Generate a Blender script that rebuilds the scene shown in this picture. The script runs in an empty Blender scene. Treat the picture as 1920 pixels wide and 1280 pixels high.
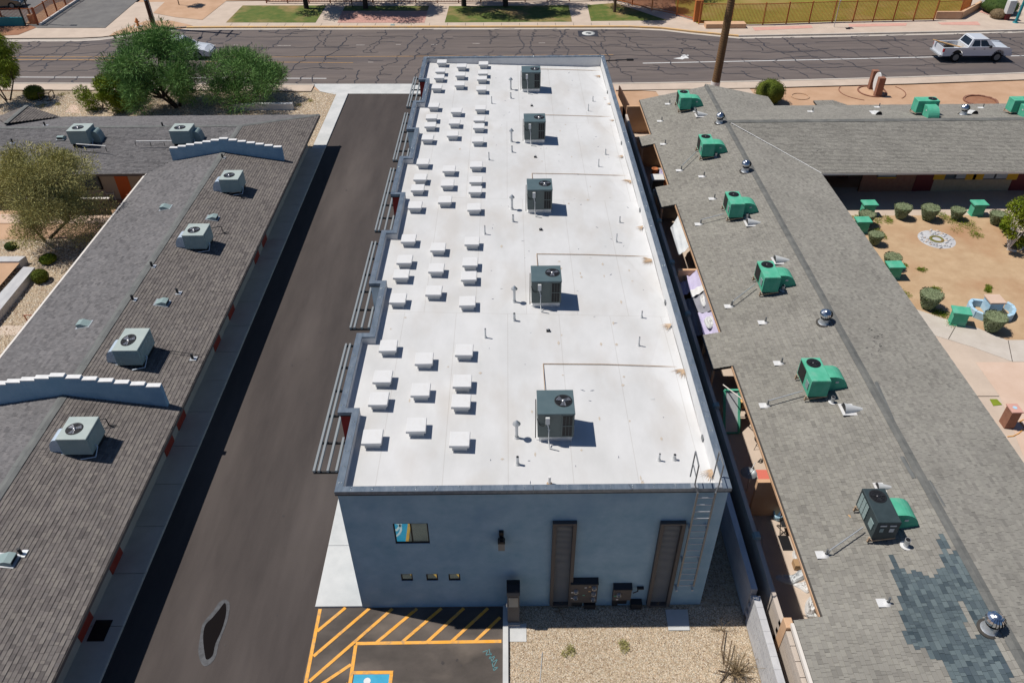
import bpy, math, random
import numpy as np
from mathutils import Vector, Matrix
R = random.Random(7)
S = bpy.context.scene
COL = S.collection
# ------------------------------------------------------------------ camera
YAW, PITCH, ROLL, FOC, CH = .0015, .674, -.0083, 1455.25, 23.016
def _basis():
    cy, sy = math.cos(YAW), math.sin(YAW)
    f = Vector((sy*math.cos(PITCH), cy*math.cos(PITCH), -math.sin(PITCH)))
    r = Vector((cy, -sy, 0)); u = r.cross(f)
    c, s = math.cos(ROLL), math.sin(ROLL)
    return c*r+s*u, -s*r+c*u, f
CR, CU, CF = _basis()
cam = bpy.data.objects.new('camera', bpy.data.cameras.new('camera')); COL.objects.link(cam)
cam.data.sensor_width = 36; cam.data.lens = 36*FOC/1920; cam.data.clip_end = 2000; cam.data.clip_start = .5
cam.matrix_world = Matrix(((CR.x, CU.x, -CF.x, 0), (CR.y, CU.y, -CF.y, 0), (CR.z, CU.z, -CF.z, CH), (0, 0, 0, 1)))
S.camera = cam
# ------------------------------------------------------------------ light
SUN = Vector((-.553, .132, 1)).normalized()      # towards the sun
elev = math.asin(SUN.z); az = math.atan2(SUN.x, SUN.y)
w = bpy.data.worlds.new('World'); S.world = w; w.use_nodes = True
nt = w.node_tree; bg = nt.nodes['Background']
sky = nt.nodes.new('ShaderNodeTexSky'); sky.sky_type = 'NISHITA'; sky.sun_disc = False
sky.sun_elevation = elev; sky.sun_rotation = az; sky.ozone_density = 8.0; sky.air_density = 1.0; sky.dust_density = .3
nt.links.new(sky.outputs[0], bg.inputs[0]); bg.inputs[1].default_value = .058
sd = bpy.data.lights.new('sun', 'SUN'); sd.energy = 4.6; sd.angle = math.radians(.5); sd.color = (1, .95, .87)
sun = bpy.data.objects.new('sun', sd); COL.objects.link(sun); sun.location = (0, 0, 60)
sun.rotation_euler = (-SUN).to_track_quat('-Z', 'Y').to_euler()
S.view_settings.view_transform = 'Standard'; S.view_settings.look = 'None'
S.view_settings.exposure = 0; S.view_settings.gamma = 1; S.view_settings.use_curve_mapping = False
S.cycles.max_bounces = 5; S.cycles.diffuse_bounces = 3

# ------------------------------------------------------------------ survey: a bearing from the drone meets a real plane
def ray(px, py): return CF + (px-960)/FOC*CR - (py-640)/FOC*CU
def G(px, py, z=0):
    d = ray(px, py); t = (CH-z)/-d.z; return Vector((d.x*t, d.y*t, z))
def GX(px, py, x):
    d = ray(px, py); t = x/d.x; return Vector((x, d.y*t, CH+d.z*t))
def GY(px, py, y):
    d = ray(px, py); t = y/d.y; return Vector((d.x*t, y, CH+d.z*t))
# ------------------------------------------------------------------ materials
def mat(name, a, b=None, rough=.85, metal=0, scale=3, bump=0, bscale=40, stretch=(1, 1, 1), spec=.3, detail=6, coat=0, contrast=(.35, .65), layer=None):
    """a/b: base colours blended by noise; layer=(colour, scale, amount) adds a second blotch"""
    m = bpy.data.materials.new(name); m.use_nodes = True; t = m.node_tree; N = t.nodes; L = t.links
    p = N['Principled BSDF']; p.inputs['Roughness'].default_value = rough; p.inputs['Metallic'].default_value = metal
    p.inputs['Specular IOR Level'].default_value = spec; p.inputs['Coat Weight'].default_value = coat
    a = (*a, 1)
    if b is None and not bump and layer is None:
        p.inputs['Base Color'].default_value = a; return m
    b = (*(b or a[:3]), 1)
    tc = N.new('ShaderNodeTexCoord'); mp = N.new('ShaderNodeMapping'); mp.inputs['Scale'].default_value = stretch
    L.new(tc.outputs['Object'], mp.inputs[0])
    n = N.new('ShaderNodeTexNoise'); n.inputs['Scale'].default_value = scale; n.inputs['Detail'].default_value = detail; n.inputs['Roughness'].default_value = .65
    L.new(mp.outputs[0], n.inputs['Vector'])
    r = N.new('ShaderNodeValToRGB'); r.color_ramp.elements[0].position = contrast[0]; r.color_ramp.elements[1].position = contrast[1]
    r.color_ramp.elements[0].color = a; r.color_ramp.elements[1].color = b
    L.new(n.outputs['Fac'], r.inputs[0]); out = r.outputs[0]
    if layer:
        n2 = N.new('ShaderNodeTexNoise'); n2.inputs['Scale'].default_value = layer[1]; n2.inputs['Detail'].default_value = 4
        L.new(mp.outputs[0], n2.inputs['Vector'])
        r2 = N.new('ShaderNodeValToRGB'); r2.color_ramp.elements[0].position = .5; r2.color_ramp.elements[1].position = .72
        r2.color_ramp.elements[0].color = (0, 0, 0, 1); r2.color_ramp.elements[1].color = (layer[2],)*3+(1,)
        L.new(n2.outputs['Fac'], r2.inputs[0])
        mx = N.new('ShaderNodeMix'); mx.data_type = 'RGBA'; L.new(r2.outputs[0], mx.inputs[0]); L.new(out, mx.inputs[6])
        mx.inputs[7].default_value = (*layer[0], 1); out = mx.outputs[2]
    L.new(out, p.inputs['Base Color'])
    if bump:
        nb = N.new('ShaderNodeTexNoise'); nb.inputs['Scale'].default_value = bscale; nb.inputs['Detail'].default_value = 4
        L.new(tc.outputs['Object'], nb.inputs['Vector'])
        bp = N.new('ShaderNodeBump'); bp.inputs['Strength'].default_value = bump; bp.inputs['Distance'].default_value = .02
        L.new(nb.outputs['Fac'], bp.inputs['Height']); L.new(bp.outputs[0], p.inputs['Normal'])
    return m
def tintmat(name, cols, src, rough=.95, grain=.17, gscale=60):
    """piece to piece colour: src 'tint' face attribute, or 'obj' for the random value of each object"""
    m = bpy.data.materials.new(name); m.use_nodes = True; t = m.node_tree; N = t.nodes; L = t.links
    p = N['Principled BSDF']; p.inputs['Roughness'].default_value = rough; p.inputs['Specular IOR Level'].default_value = .2
    if src == 'obj': o = N.new('ShaderNodeObjectInfo').outputs['Random']
    else:
        at = N.new('ShaderNodeAttribute'); at.attribute_name = 'tint'; o = at.outputs['Fac']
    r = N.new('ShaderNodeValToRGB'); e = r.color_ramp.elements
    for i, c in enumerate(cols):
        q = i/(len(cols)-1)
        el = e[0] if i == 0 else (e[-1] if i == len(cols)-1 else e.new(q))
        el.position = q; el.color = (*c, 1)
    L.new(o, r.inputs[0])
    gpos = N.new('ShaderNodeNewGeometry')
    n = N.new('ShaderNodeTexNoise'); n.inputs['Scale'].default_value = gscale; n.inputs['Detail'].default_value = 3
    n2 = N.new('ShaderNodeTexNoise'); n2.inputs['Scale'].default_value = .6; n2.inputs['Detail'].default_value = 5
    L.new(gpos.outputs['Position'], n.inputs['Vector']); L.new(gpos.outputs['Position'], n2.inputs['Vector'])
    ad = N.new('ShaderNodeMath'); ad.operation = 'ADD'; L.new(n.outputs['Fac'], ad.inputs[0]); L.new(n2.outputs['Fac'], ad.inputs[1])
    mr = N.new('ShaderNodeMapRange'); mr.inputs[1].default_value = .6; mr.inputs[2].default_value = 1.4; mr.inputs[3].default_value = 1-grain; mr.inputs[4].default_value = 1+grain
    L.new(ad.outputs[0], mr.inputs[0])
    mx = N.new('ShaderNodeVectorMath'); mx.operation = 'SCALE'; L.new(r.outputs[0], mx.inputs[0]); L.new(mr.outputs[0], mx.inputs['Scale'])
    L.new(mx.outputs[0], p.inputs['Base Color'])
    return m
M = {}
def mm(k, *a, **kw): M[k] = mat(k, *a, **kw)
mm('dirt', (.45, .28, .175), (.52, .34, .225), scale=.6, bump=.4, bscale=12, layer=((.36, .22, .13), .35, .5))
mm('yard_dirt', (.42, .285, .17), (.50, .355, .22), scale=1.2, bump=.5, bscale=15, layer=((.36, .19, .10), .25, .8))
mm('street', (.118, .098, .092), (.155, .128, .118), scale=1.5, stretch=(.15, 1, 1), bump=.3, bscale=30, layer=((.085, .075, .08), .55, .8))
mm('drive', (.050, .041, .039), (.068, .056, .052), scale=.9, stretch=(1, .18, 1), bump=.4, bscale=60, layer=((.11, .092, .085), .42, .65))
mm('lot', (.062, .053, .047), (.10, .084, .075), scale=.9, stretch=(.6, 1, 1), bump=.3, bscale=60, layer=((.22, .18, .15), .7, .6))
mm('seal', (.045, .045, .055), rough=.5)
mm('concrete', (.47, .42, .37), (.54, .49, .44), scale=1.1, bump=.15, bscale=50)
mm('new_concrete', (.46, .47, .47), (.58, .58, .575), scale=.8, bump=.15, bscale=50)
mm('pink_concrete', (.55, .40, .31), (.61, .46, .37), scale=.8, bump=.1)
mm('tan_concrete', (.48, .39, .32), (.55, .45, .37), scale=.8, bump=.1)
mm('paver', (.55, .30, .25), (.60, .35, .29), scale=2)
mm('grass', (.07, .115, .018), (.14, .15, .035), scale=1.2, bump=.6, bscale=30, layer=((.33, .21, .10), .30, 1))
mm('field', (.17, .16, .02), (.24, .21, .035), scale=.6, bump=.5, bscale=30, layer=((.32, .22, .08), .22, .9))
mm('dry_grass', (.10, .13, .02), (.24, .17, .06), scale=2, bump=.6)
mm('bark_chip', (.26, .12, .07), (.34, .17, .10), scale=2, bump=.6)
mm('yellow', (.80, .35, .03), (.78, .42, .12), scale=2.2, rough=.7, contrast=(.3, .8), layer=((.30, .22, .14), 6, .7))
mm('old_yellow', (.50, .28, .10), (.34, .22, .12), scale=3)
mm('white_paint', (.72, .72, .72), (.62, .62, .62), scale=4, rough=.6)
mm('worn_white', (.45, .42, .40), (.3, .26, .24), scale=5)
mm('blue_paint', (.03, .30, .48), (.05, .36, .55), scale=3, rough=.6)
mm('kerb_yellow', (.68, .42, .16), (.55, .38, .22), scale=2)
mm('stucco', (.20, .34, .45), (.32, .46, .57), scale=1.0, bump=.5, bscale=70, layer=((.17, .29, .42), .45, .8), contrast=(.3, .7), detail=9)
mm('stucco_white', (.62, .62, .62), (.68, .68, .68), scale=2, bump=.2)
mm('stucco_red', (.22, .018, .014), (.26, .025, .02), scale=3)
mm('coping', (.13, .17, .22), (.22, .26, .31), scale=6, rough=.42, metal=.4, stretch=(1, .3, 1))
mm('screw', (.6, .62, .62), rough=.25, metal=.9)
mm('steel_grey', (.20, .21, .22), rough=.45, metal=.5)
mm('black', (.012, .012, .014), rough=.5)
mm('dark_metal', (.03, .032, .036), rough=.5, metal=.3)
mm('bronze', (.085, .078, .076), rough=.6)
mm('galv', (.50, .52, .54), (.60, .62, .64), scale=8, rough=.4, metal=.6)
mm('bright_metal', (.75, .77, .80), rough=.22, metal=1)
mm('pvc', (.55, .56, .56), rough=.6)
mm('rust', (.32, .21, .13), (.50, .38, .27), scale=9, contrast=(.3, .7))
mm('dust', (.46, .39, .32), (.50, .45, .39), scale=5)
mm('ac_slate', (.075, .115, .13), (.09, .13, .145), scale=3, rough=.5)
mm('ac_slate_side', (.10, .125, .12), (.12, .145, .14), scale=3, rough=.5)
mm('ac_beige', (.33, .39, .38), (.40, .45, .43), scale=2, rough=.5)
mm('ac_dull', (.22, .30, .30), (.27, .34, .34), scale=2, rough=.5)
mm('ac_green', (.065, .36, .23), (.11, .45, .31), scale=2, rough=.75, layer=((.20, .42, .32), 2.5, .55))
mm('ac_black', (.03, .045, .05), (.04, .058, .065), scale=3, rough=.5)
mm('duct', (.42, .50, .60), (.50, .58, .66), scale=2, rough=.45, metal=.3)
mm('fan', (.05, .05, .055), rough=.35, metal=.6)
mm('blade', (.45, .45, .46), rough=.3, metal=.8)
mm('paint_tan', (.55, .34, .20), (.60, .39, .25), scale=1.5, bump=.2)
mm('paint_beige', (.42, .36, .30), (.46, .40, .34), scale=1.5, bump=.2)
mm('brick_red', (.24, .11, .075), (.30, .15, .10), scale=5, bump=.3)
mm('brick_tan', (.34, .27, .19), (.40, .32, .23), scale=5, bump=.3)
mm('block', (.42, .42, .44), (.52, .52, .53), scale=3, stretch=(1, .4, 1), bump=.3, bscale=60)
mm('block_tan', (.44, .38, .33), (.52, .45, .39), scale=3, stretch=(1, .3, 1), bump=.3, bscale=60)
mm('fascia', (.66, .62, .58), rough=.7)
mm('fascia_dark', (.13, .11, .10), rough=.7)
mm('trellis_grey', (.24, .26, .275), rough=.5, metal=.1)
mm('ridge_grey', (.115, .12, .12), (.165, .17, .165), scale=4, stretch=(1, .4, 1), bump=.4)
mm('ridge_dark', (.105, .108, .105), (.165, .165, .155), scale=2, bump=.4)
mm('red_door', (.30, .03, .015), (.34, .05, .03), scale=3, rough=.5)
mm('orange_door', (.55, .12, .03), rough=.5)
mm('maroon', (.13, .018, .022), rough=.5)
mm('yellow_wood', (.60, .33, .02), rough=.6)
mm('glass_dark', (.10, .12, .14), rough=.08, spec=.8)
mm('glass_mirror', (.34, .46, .48), rough=.03, metal=.92)
mm('window_blind', (.38, .40, .44), rough=.3)
mm('curtain', (.50, .53, .56), (.58, .60, .62), scale=2)
mm('lavender', (.42, .38, .55), (.50, .46, .62), scale=2)
mm('grey_tarp', (.22, .22, .26), (.28, .28, .31), scale=2)
mm('white_plastic', (.60, .60, .60), (.68, .68, .69), scale=1.4, rough=.5, layer=((.48, .45, .41), 3, .5))
mm('car_white', (.62, .65, .70), rough=.28, coat=.6, spec=.5)
mm('car_teal', (.006, .035, .045), rough=.2, coat=1, spec=.5)
mm('car_glass', (.012, .016, .022), rough=.06, spec=.8)
mm('tyre', (.012, .012, .013), rough=.8)
mm('lamp_red', (.5, .01, .015), rough=.25)
mm('bark', (.10, .065, .04), (.17, .115, .075), scale=6, stretch=(1, 1, .3), bump=.6)
mm('bark_palm', (.13, .075, .035), (.22, .13, .065), scale=9, stretch=(.6, .6, 3), bump=1)
mm('bark_dark', (.035, .027, .022), (.06, .045, .035), scale=6)
mm('pole_wood', (.06, .028, .018), (.09, .045, .03), scale=4, stretch=(1, 1, .2))
mm('fence_orange', (.50, .17, .05), rough=.6)
mm('fence_rust', (.30, .085, .035), rough=.6)
mm('hydrant', (.62, .24, .08), rough=.5)
mm('teal', (.02, .22, .26), rough=.45)
mm('plank', (.48, .29, .13), (.56, .36, .18), scale=5)
mm('pool_blue', (.30, .50, .66), (.45, .62, .74), scale=3)
mm('terracotta', (.42, .15, .06), rough=.8)
mm('puddle_wet', (.009, .007, .006), rough=.12, spec=.15)
mm('puddle_damp', (.034, .036, .042), (.075, .078, .088), scale=6, rough=.5)
mm('chalk_blue', (.10, .22, .24), rough=.9)
mm('cardboard', (.38, .24, .13), rough=.9)
mm('red_mat', (.60, .16, .12), rough=.9)
def leafmat(name, a, b):
    m = mat(name, a, b, rough=.8, scale=.9, spec=.15, contrast=(.3, .7))
    return m
M['leaf_mesquite'] = leafmat('leaf_mesquite', (.09, .19, .055), (.18, .31, .09))
M['leaf_olive'] = leafmat('leaf_olive', (.28, .27, .10), (.46, .42, .17))
M['leaf_lime'] = leafmat('leaf_lime', (.12, .18, .015), (.22, .27, .03))
M['leaf_citrus'] = leafmat('leaf_citrus', (.10, .17, .012), (.24, .26, .02))
M['leaf_hedge'] = leafmat('leaf_hedge', (.15, .19, .10), (.24, .27, .16))
M['leaf_round'] = leafmat('leaf_round', (.07, .10, .012), (.12, .14, .02))
M['leaf_dark'] = leafmat('leaf_dark', (.03, .06, .015), (.06, .09, .02))
M['twig'] = leafmat('twig', (.20, .15, .09), (.30, .22, .13))

# gravel: coloured pebbles by voronoi cells
def gravelmat(name, cols, sc):
    m = bpy.data.materials.new(name); m.use_nodes = True; t = m.node_tree; N = t.nodes; L = t.links
    p = N['Principled BSDF']; p.inputs['Roughness'].default_value = .9; p.inputs['Specular IOR Level'].default_value = .2
    tc = N.new('ShaderNodeTexCoord'); v = N.new('ShaderNodeTexVoronoi'); v.inputs['Scale'].default_value = sc
    L.new(tc.outputs['Object'], v.inputs['Vector'])
    s = N.new('ShaderNodeSeparateColor'); L.new(v.outputs['Color'], s.inputs[0])
    r = N.new('ShaderNodeValToRGB'); e = r.color_ramp.elements
    for i, c in enumerate(cols):
        q = i/(len(cols)-1); el = e[0] if i == 0 else (e[-1] if i == len(cols)-1 else e.new(q)); el.position = q; el.color = (*c, 1)
    L.new(s.outputs[0], r.inputs[0])
    mr = N.new('ShaderNodeMapRange'); mr.inputs[1].default_value = 0; mr.inputs[2].default_value = .5/sc*1.6; mr.inputs[3].default_value = 1.25; mr.inputs[4].default_value = .7  # pebble middles lightened, crevices darkened: shade between stones painted into the colour
    L.new(v.outputs['Distance'], mr.inputs[0])
    mx = N.new('ShaderNodeVectorMath'); mx.operation = 'SCALE'; L.new(r.outputs[0], mx.inputs[0]); L.new(mr.outputs[0], mx.inputs['Scale'])
    L.new(mx.outputs[0], p.inputs['Base Color'])
    bp = N.new('ShaderNodeBump'); bp.inputs['Strength'].default_value = .9; bp.inputs['Distance'].default_value = .03; bp.invert = True
    L.new(v.outputs['Distance'], bp.inputs['Height']); L.new(bp.outputs[0], p.inputs['Normal'])
    return m
M['gravel'] = gravelmat('gravel', [(.30, .22, .15), (.52, .40, .27), (.62, .49, .34), (.66, .58, .46), (.46, .34, .23)], 24)
M['pebble'] = tintmat('pebble', [(.36, .27, .19), (.60, .47, .33), (.68, .55, .40), (.72, .66, .56), (.44, .30, .20)], 'tint', grain=.1)
# white roof membrane with welded seams
def membrane():
    m = mat('membrane', (.53, .53, .53), (.61, .61, .615), scale=.7, rough=.6, stretch=(1, .5, 1), layer=((.48, .45, .42), .8, .5), detail=9)
    t = m.node_tree; N = t.nodes; L = t.links; p = N['Principled BSDF']
    tc = N.new('ShaderNodeTexCoord'); b = N.new('ShaderNodeTexBrick'); b.inputs['Scale'].default_value = 1; b.inputs['Brick Width'].default_value = 1.95
    b.inputs['Row Height'].default_value = 9.1; b.inputs['Mortar Size'].default_value = .018; b.inputs['Mortar Smooth'].default_value = .6
    b.inputs['Color1'].default_value = b.inputs['Color2'].default_value = (1, 1, 1, 1); b.inputs['Mortar'].default_value = (.86, .845, .83, 1); b.offset = .37
    L.new(tc.outputs['Object'], b.inputs['Vector'])
    old = p.inputs['Base Color'].links[0].from_socket
    mx = N.new('ShaderNodeMix'); mx.data_type = 'RGBA'; mx.blend_type = 'MULTIPLY'; mx.inputs[0].default_value = 1
    L.new(old, mx.inputs[6]); L.new(b.outputs['Color'], mx.inputs[7]); L.new(mx.outputs[2], p.inputs['Base Color'])
    return m
M['membrane'] = membrane()
WC = [(0.1, 0.097, 0.102), (0.139, 0.134, 0.138), (0.159, 0.154, 0.159), (0.181, 0.173, 0.176), (0.126, 0.121, 0.126)]
LC = [(0.094, 0.084, 0.082), (0.129, 0.115, 0.11), (0.153, 0.137, 0.13), (0.177, 0.159, 0.146), (0.12, 0.109, 0.108)]
RC = [(0.182, 0.174, 0.158), (0.228, 0.217, 0.196), (0.248, 0.237, 0.214), (0.269, 0.258, 0.23), (0.208, 0.199, 0.181)]
DC = [(0.043, 0.062, 0.076), (0.072, 0.095, 0.11), (0.098, 0.128, 0.142), (0.128, 0.162, 0.173), (0.06, 0.081, 0.1)]
for k, c in (('L', LC), ('R', RC), ('D', DC), ('W', WC)):
    M['sh_'+k] = tintmat('shingles_'+k, c, 'tint'); M['sho_'+k] = tintmat('shingle_'+k, c, 'obj')
M['felt'] = mat('roof_felt', (.06, .055, .05))

# ------------------------------------------------------------------ mesh builder
class MB:
    def __init__(s): s.v = []; s.f = []; s.smooth = set()
    def add(s, vs, fs, smooth=False):
        n = len(s.v); s.v += [tuple(v) for v in vs]
        for f in fs:
            if smooth: s.smooth.add(len(s.f))
            s.f.append(tuple(i+n for i in f))
        return s
    def quad(s, *p): return s.add(p, [tuple(range(len(p)))])
    def box(s, x0, x1, y0, y1, z0, z1):
        v = [(x, y, z) for z in (z0, z1) for y in (y0, y1) for x in (x0, x1)]
        return s.add(v, [(0, 2, 3, 1), (4, 5, 7, 6), (0, 1, 5, 4), (2, 6, 7, 3), (0, 4, 6, 2), (1, 3, 7, 5)])
    def cbox(s, x0, x1, y0, y1, z0, z1, c=.03):
        """box with chamfered top edges"""
        v = [(x0, y0, z0), (x1, y0, z0), (x1, y1, z0), (x0, y1, z0), (x0, y0, z1-c), (x1, y0, z1-c), (x1, y1, z1-c), (x0, y1, z1-c),
             (x0+c, y0+c, z1), (x1-c, y0+c, z1), (x1-c, y1-c, z1), (x0+c, y1-c, z1)]
        return s.add(v, [(0, 3, 2, 1), (0, 1, 5, 4), (1, 2, 6, 5), (2, 3, 7, 6), (3, 0, 4, 7), (4, 5, 9, 8), (5, 6, 10, 9), (6, 7, 11, 10), (7, 4, 8, 11), (8, 9, 10, 11)])
    def tube(s, a, b, r, r2=None, n=8, caps=True):
        a = Vector(a); b = Vector(b); r2 = r if r2 is None else r2; d = (b-a)
        if d.length < 1e-6: return s
        q = d.to_track_quat('Z', 'Y'); vs = []
        for p, rr in ((a, r), (b, r2)):
            for i in range(n):
                t = 2*math.pi*i/n; vs.append(p+q @ Vector((rr*math.cos(t), rr*math.sin(t), 0)))
        s.add(vs, [(i, (i+1) % n, n+(i+1) % n, n+i) for i in range(n)], True)
        if caps: s.add(vs, [tuple(range(n-1, -1, -1)), tuple(range(n, 2*n))])
        return s
    def path(s, pts, r, n=6):
        for a, b in zip(pts, pts[1:]): s.tube(a, b, r, n=n)
        return s
    def bar(s, a, b, w, h):
        """rectangular bar"""
        a = Vector(a); b = Vector(b); d = (b-a).normalized(); side = d.cross(Vector((0, 0, 1)))
        if side.length < 1e-4: side = Vector((1, 0, 0))
        side.normalize(); up = side.cross(d)
        vs = [p+side*x*w/2+up*y*h/2 for p in (a, b) for x, y in ((-1, -1), (1, -1), (1, 1), (-1, 1))]
        return s.add(vs, [(0, 1, 2, 3), (7, 6, 5, 4), (0, 4, 5, 1), (1, 5, 6, 2), (2, 6, 7, 3), (3, 7, 4, 0)])
    def poly(s, pts, z): return s.add([(p[0], p[1], z) for p in pts], [tuple(range(len(pts)))])
    def prism(s, pts, axis, c0, c1):
        """2D outline extruded along axis ('x': pts are (y,z), 'y': (x,z), 'z': (x,y))"""
        def P(p, c): return (c, p[0], p[1]) if axis == 'x' else ((p[0], c, p[1]) if axis == 'y' else (p[0], p[1], c))
        n = len(pts); vs = [P(p, c0) for p in pts]+[P(p, c1) for p in pts]
        return s.add(vs, [tuple(range(n-1, -1, -1)), tuple(range(n, 2*n))]+[(i, (i+1) % n, n+(i+1) % n, n+i) for i in range(n)])
    def lathe(s, prof, c=(0, 0, 0), n=20):
        vs = []; m = len(prof)
        for i in range(n):
            t = 2*math.pi*i/n
            vs += [(c[0]+r*math.cos(t), c[1]+r*math.sin(t), c[2]+z) for r, z in prof]
        return s.add(vs, [(i*m+j, ((i+1) % n)*m+j, ((i+1) % n)*m+j+1, i*m+j+1) for i in range(n) for j in range(m-1)], True)
    def blob(s, c, rx, ry, rz, n=14, m=8, jit=.08, flat=None):
        vs = []; fs = []
        for j in range(m+1):
            ph = math.pi*j/m
            for i in range(n):
                t = 2*math.pi*i/n; k = 1+R.uniform(-jit, jit)
                z = math.cos(ph)*rz*k
                if flat is not None: z = min(z, flat)
                vs.append((c[0]+rx*k*math.sin(ph)*math.cos(t), c[1]+ry*k*math.sin(ph)*math.sin(t), c[2]+z))
        for j in range(m):
            for i in range(n): fs.append((j*n+i, (j+1)*n+i, (j+1)*n+(i+1) % n, j*n+(i+1) % n))
        return s.add(vs, fs, True)
ORG = {}
def link(o, parent=None):
    COL.objects.link(o)
    if parent is not None: o.parent = parent
    return o
def thing(name, label, cat, loc=(0, 0, 0), group=None, frame=None):
    """Empty at the thing's base; its parts are given in world coordinates unless frame is (0,0,0)"""
    o = link(bpy.data.objects.new(name, None)); o.location = loc; o['label'] = label; o['category'] = cat
    o.empty_display_size = .2
    if group: o['group'] = group
    ORG[o] = Vector(loc) if frame is None else Vector(frame)
    return o
def part(name, mb, m, parent=None, label=None, stuff=False):
    me = bpy.data.meshes.new(name); org = ORG.get(parent, Vector())
    me.from_pydata([tuple(Vector(v)-org) for v in mb.v], [], mb.f); me.materials.append(M[m])
    if mb.smooth:
        me.polygons.foreach_set('use_smooth', [i in mb.smooth for i in range(len(mb.f))])
    me.update()
    o = link(bpy.data.objects.new(name, me), parent)
    ORG[o] = org
    if label: o['label'] = label
    if stuff: o['kind'] = 'stuff'
    return o
def solo(name, mb, m, label, cat, loc=(0, 0, 0), group=None):
    """a thing that is a single mesh with its origin at loc; mb in world coordinates"""
    dummy = Vector(loc)
    me = bpy.data.meshes.new(name); me.from_pydata([tuple(Vector(v)-dummy) for v in mb.v], [], mb.f); me.materials.append(M[m])
    if mb.smooth: me.polygons.foreach_set('use_smooth', [i in mb.smooth for i in range(len(mb.f))])
    me.update(); o = link(bpy.data.objects.new(name, me)); o.location = loc; o['label'] = label; o['category'] = cat
    if group: o['group'] = group
    ORG[o] = dummy
    return o
def struct(name, mb, m, parent=None):
    o = part(name, mb, m, parent)
    if parent is None: o['kind'] = 'structure'
    return o
def dup(root, loc, rz=None, label=None, scale=None):
    r = root.copy(); COL.objects.link(r); r.location = loc
    if rz is not None: r.rotation_euler = (0, 0, rz)
    if scale is not None: r.scale = (scale,)*3 if not isinstance(scale, tuple) else scale
    if label: r['label'] = label
    for ch in list(root.children):
        c = ch.copy(); COL.objects.link(c); c.parent = r
        for g in list(ch.children):
            d = g.copy(); COL.objects.link(d); d.parent = c
    ORG[r] = ORG.get(root, Vector())
    return r
def place(root, loc, rz=0, scale=None):
    root.location = loc; root.rotation_euler = (0, 0, rz)
    if scale is not None: root.scale = (scale,)*3 if not isinstance(scale, tuple) else scale

# ================================================================== GROUND
def gpoly(name, pxs, z, m, par=None, extra=None):
    pts = [G(*p) if len(p) == 2 else Vector(p) for p in pxs]
    return struct(name, MB().poly(pts, z), m, par)
def wpoly(name, pts, z, m, par=None): return struct(name, MB().poly(pts, z), m, par)
def xpoly(pts): return [(p[0], p[1]) for p in pts]
b = MB().poly([(-400, -60), (400, -60), (400, 600), (-400, 600)], -.012); ground = struct('ground', b, 'dirt')
# street: near and far kerb lines surveyed, continued outside the picture
near = [(-200, 66.5), (-60, 63.6)] + [tuple(G(*p)[:2]) for p in ((0, 157.5), (300, 158), (590, 160), (900, 160), (1150, 158), (1400, 154), (1700, 146), (1920, 138))] + [(80, 65.6), (200, 70)]
far = [(-200, 78), (-60, 75)] + [tuple(G(*p)[:2]) for p in ((0, 76), (150, 75), (190, 73), (300, 58), (350, 54), (430, 53.5), (800, 53), (1180, 52.5), (1240, 55), (1300, 62), (1385, 70), (1600, 66), (1920, 59))] + [(80, 77), (200, 82)]
wpoly('street', near+far[::-1], 0, 'street')
# kerb and far pavement
def offset_strip(line, d0, d1):
    a = [(x, y+d0) for x, y in line]; c = [(x, y+d1) for x, y in line]; return a, c
def kerb(name, line, d0, d1, h, m):
    a, c = offset_strip(line, d0, d1); mb = MB()
    for i in range(len(a)-1):
        p, q, r, s = a[i], a[i+1], c[i+1], c[i]
        mb.add([(*p, 0), (*q, 0), (*r, 0), (*s, 0), (*p, h), (*q, h), (*r, h), (*s, h)], [(4, 5, 6, 7), (0, 1, 5, 4), (2, 3, 7, 6)])
    return struct(name, mb, m)
kerb('gutter', far[2:-2], -.45, 0, .006, 'concrete')
kerb('kerb', far[2:6], 0, .22, .03, 'concrete')
kerb('kerb', far[6:-4], 0, .28, .14, 'kerb_yellow')
kerb('kerb', far[-5:], 0, .2, .14, 'concrete')
fs = [(x, y+.28) for x, y in far[2:-1]]
wpoly('pavement', fs+[(80, 90), (22, 90), (22, 86.6), (-50, 86.6)], .1, 'tan_concrete')
kerb('kerb', near[:5], -.2, 0, .1, 'concrete')
kerb('kerb', near[5:], -.2, 0, .1, 'concrete')
# near pavements (left and right of the driveway)
a, c = offset_strip(near[:5], -1.5, -.2); wpoly('pavement', a+c[::-1], .075, 'tan_concrete')
a, c = offset_strip([(8.4, near[6][1])]+near[7:], -1.5, -.2); wpoly('pavement', a+c[::-1], .075, 'tan_concrete')
gpoly('pavement', [(1170, 164), (1400, 160), (1440, 210), (1395, 215), (1345, 175), (1235, 180), (1230, 172), (1172, 168)], .02, 'tan_concrete')
gpoly('driveway_apron', [(585, 158), (800, 158), (800, 176.5), (640, 176.5), (628, 178), (600, 172)], .026, 'new_concrete')
# driveway and parking lot
wpoly('driveway', [(-12.72, -5), (-5.0, -5), (-5.0, 60.45), (-12.72, 60.45)], .004, 'drive')
wpoly('parking_lot', [(-6.5, -5), (-.35, -5), (-.35, 14.68), (-6.5, 14.68)], .008, 'lot')
mb = MB().box(-13.62, -12.72, 50.2, 60.4, -.01, .09); struct('concrete_strip', mb, 'new_concrete')
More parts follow.
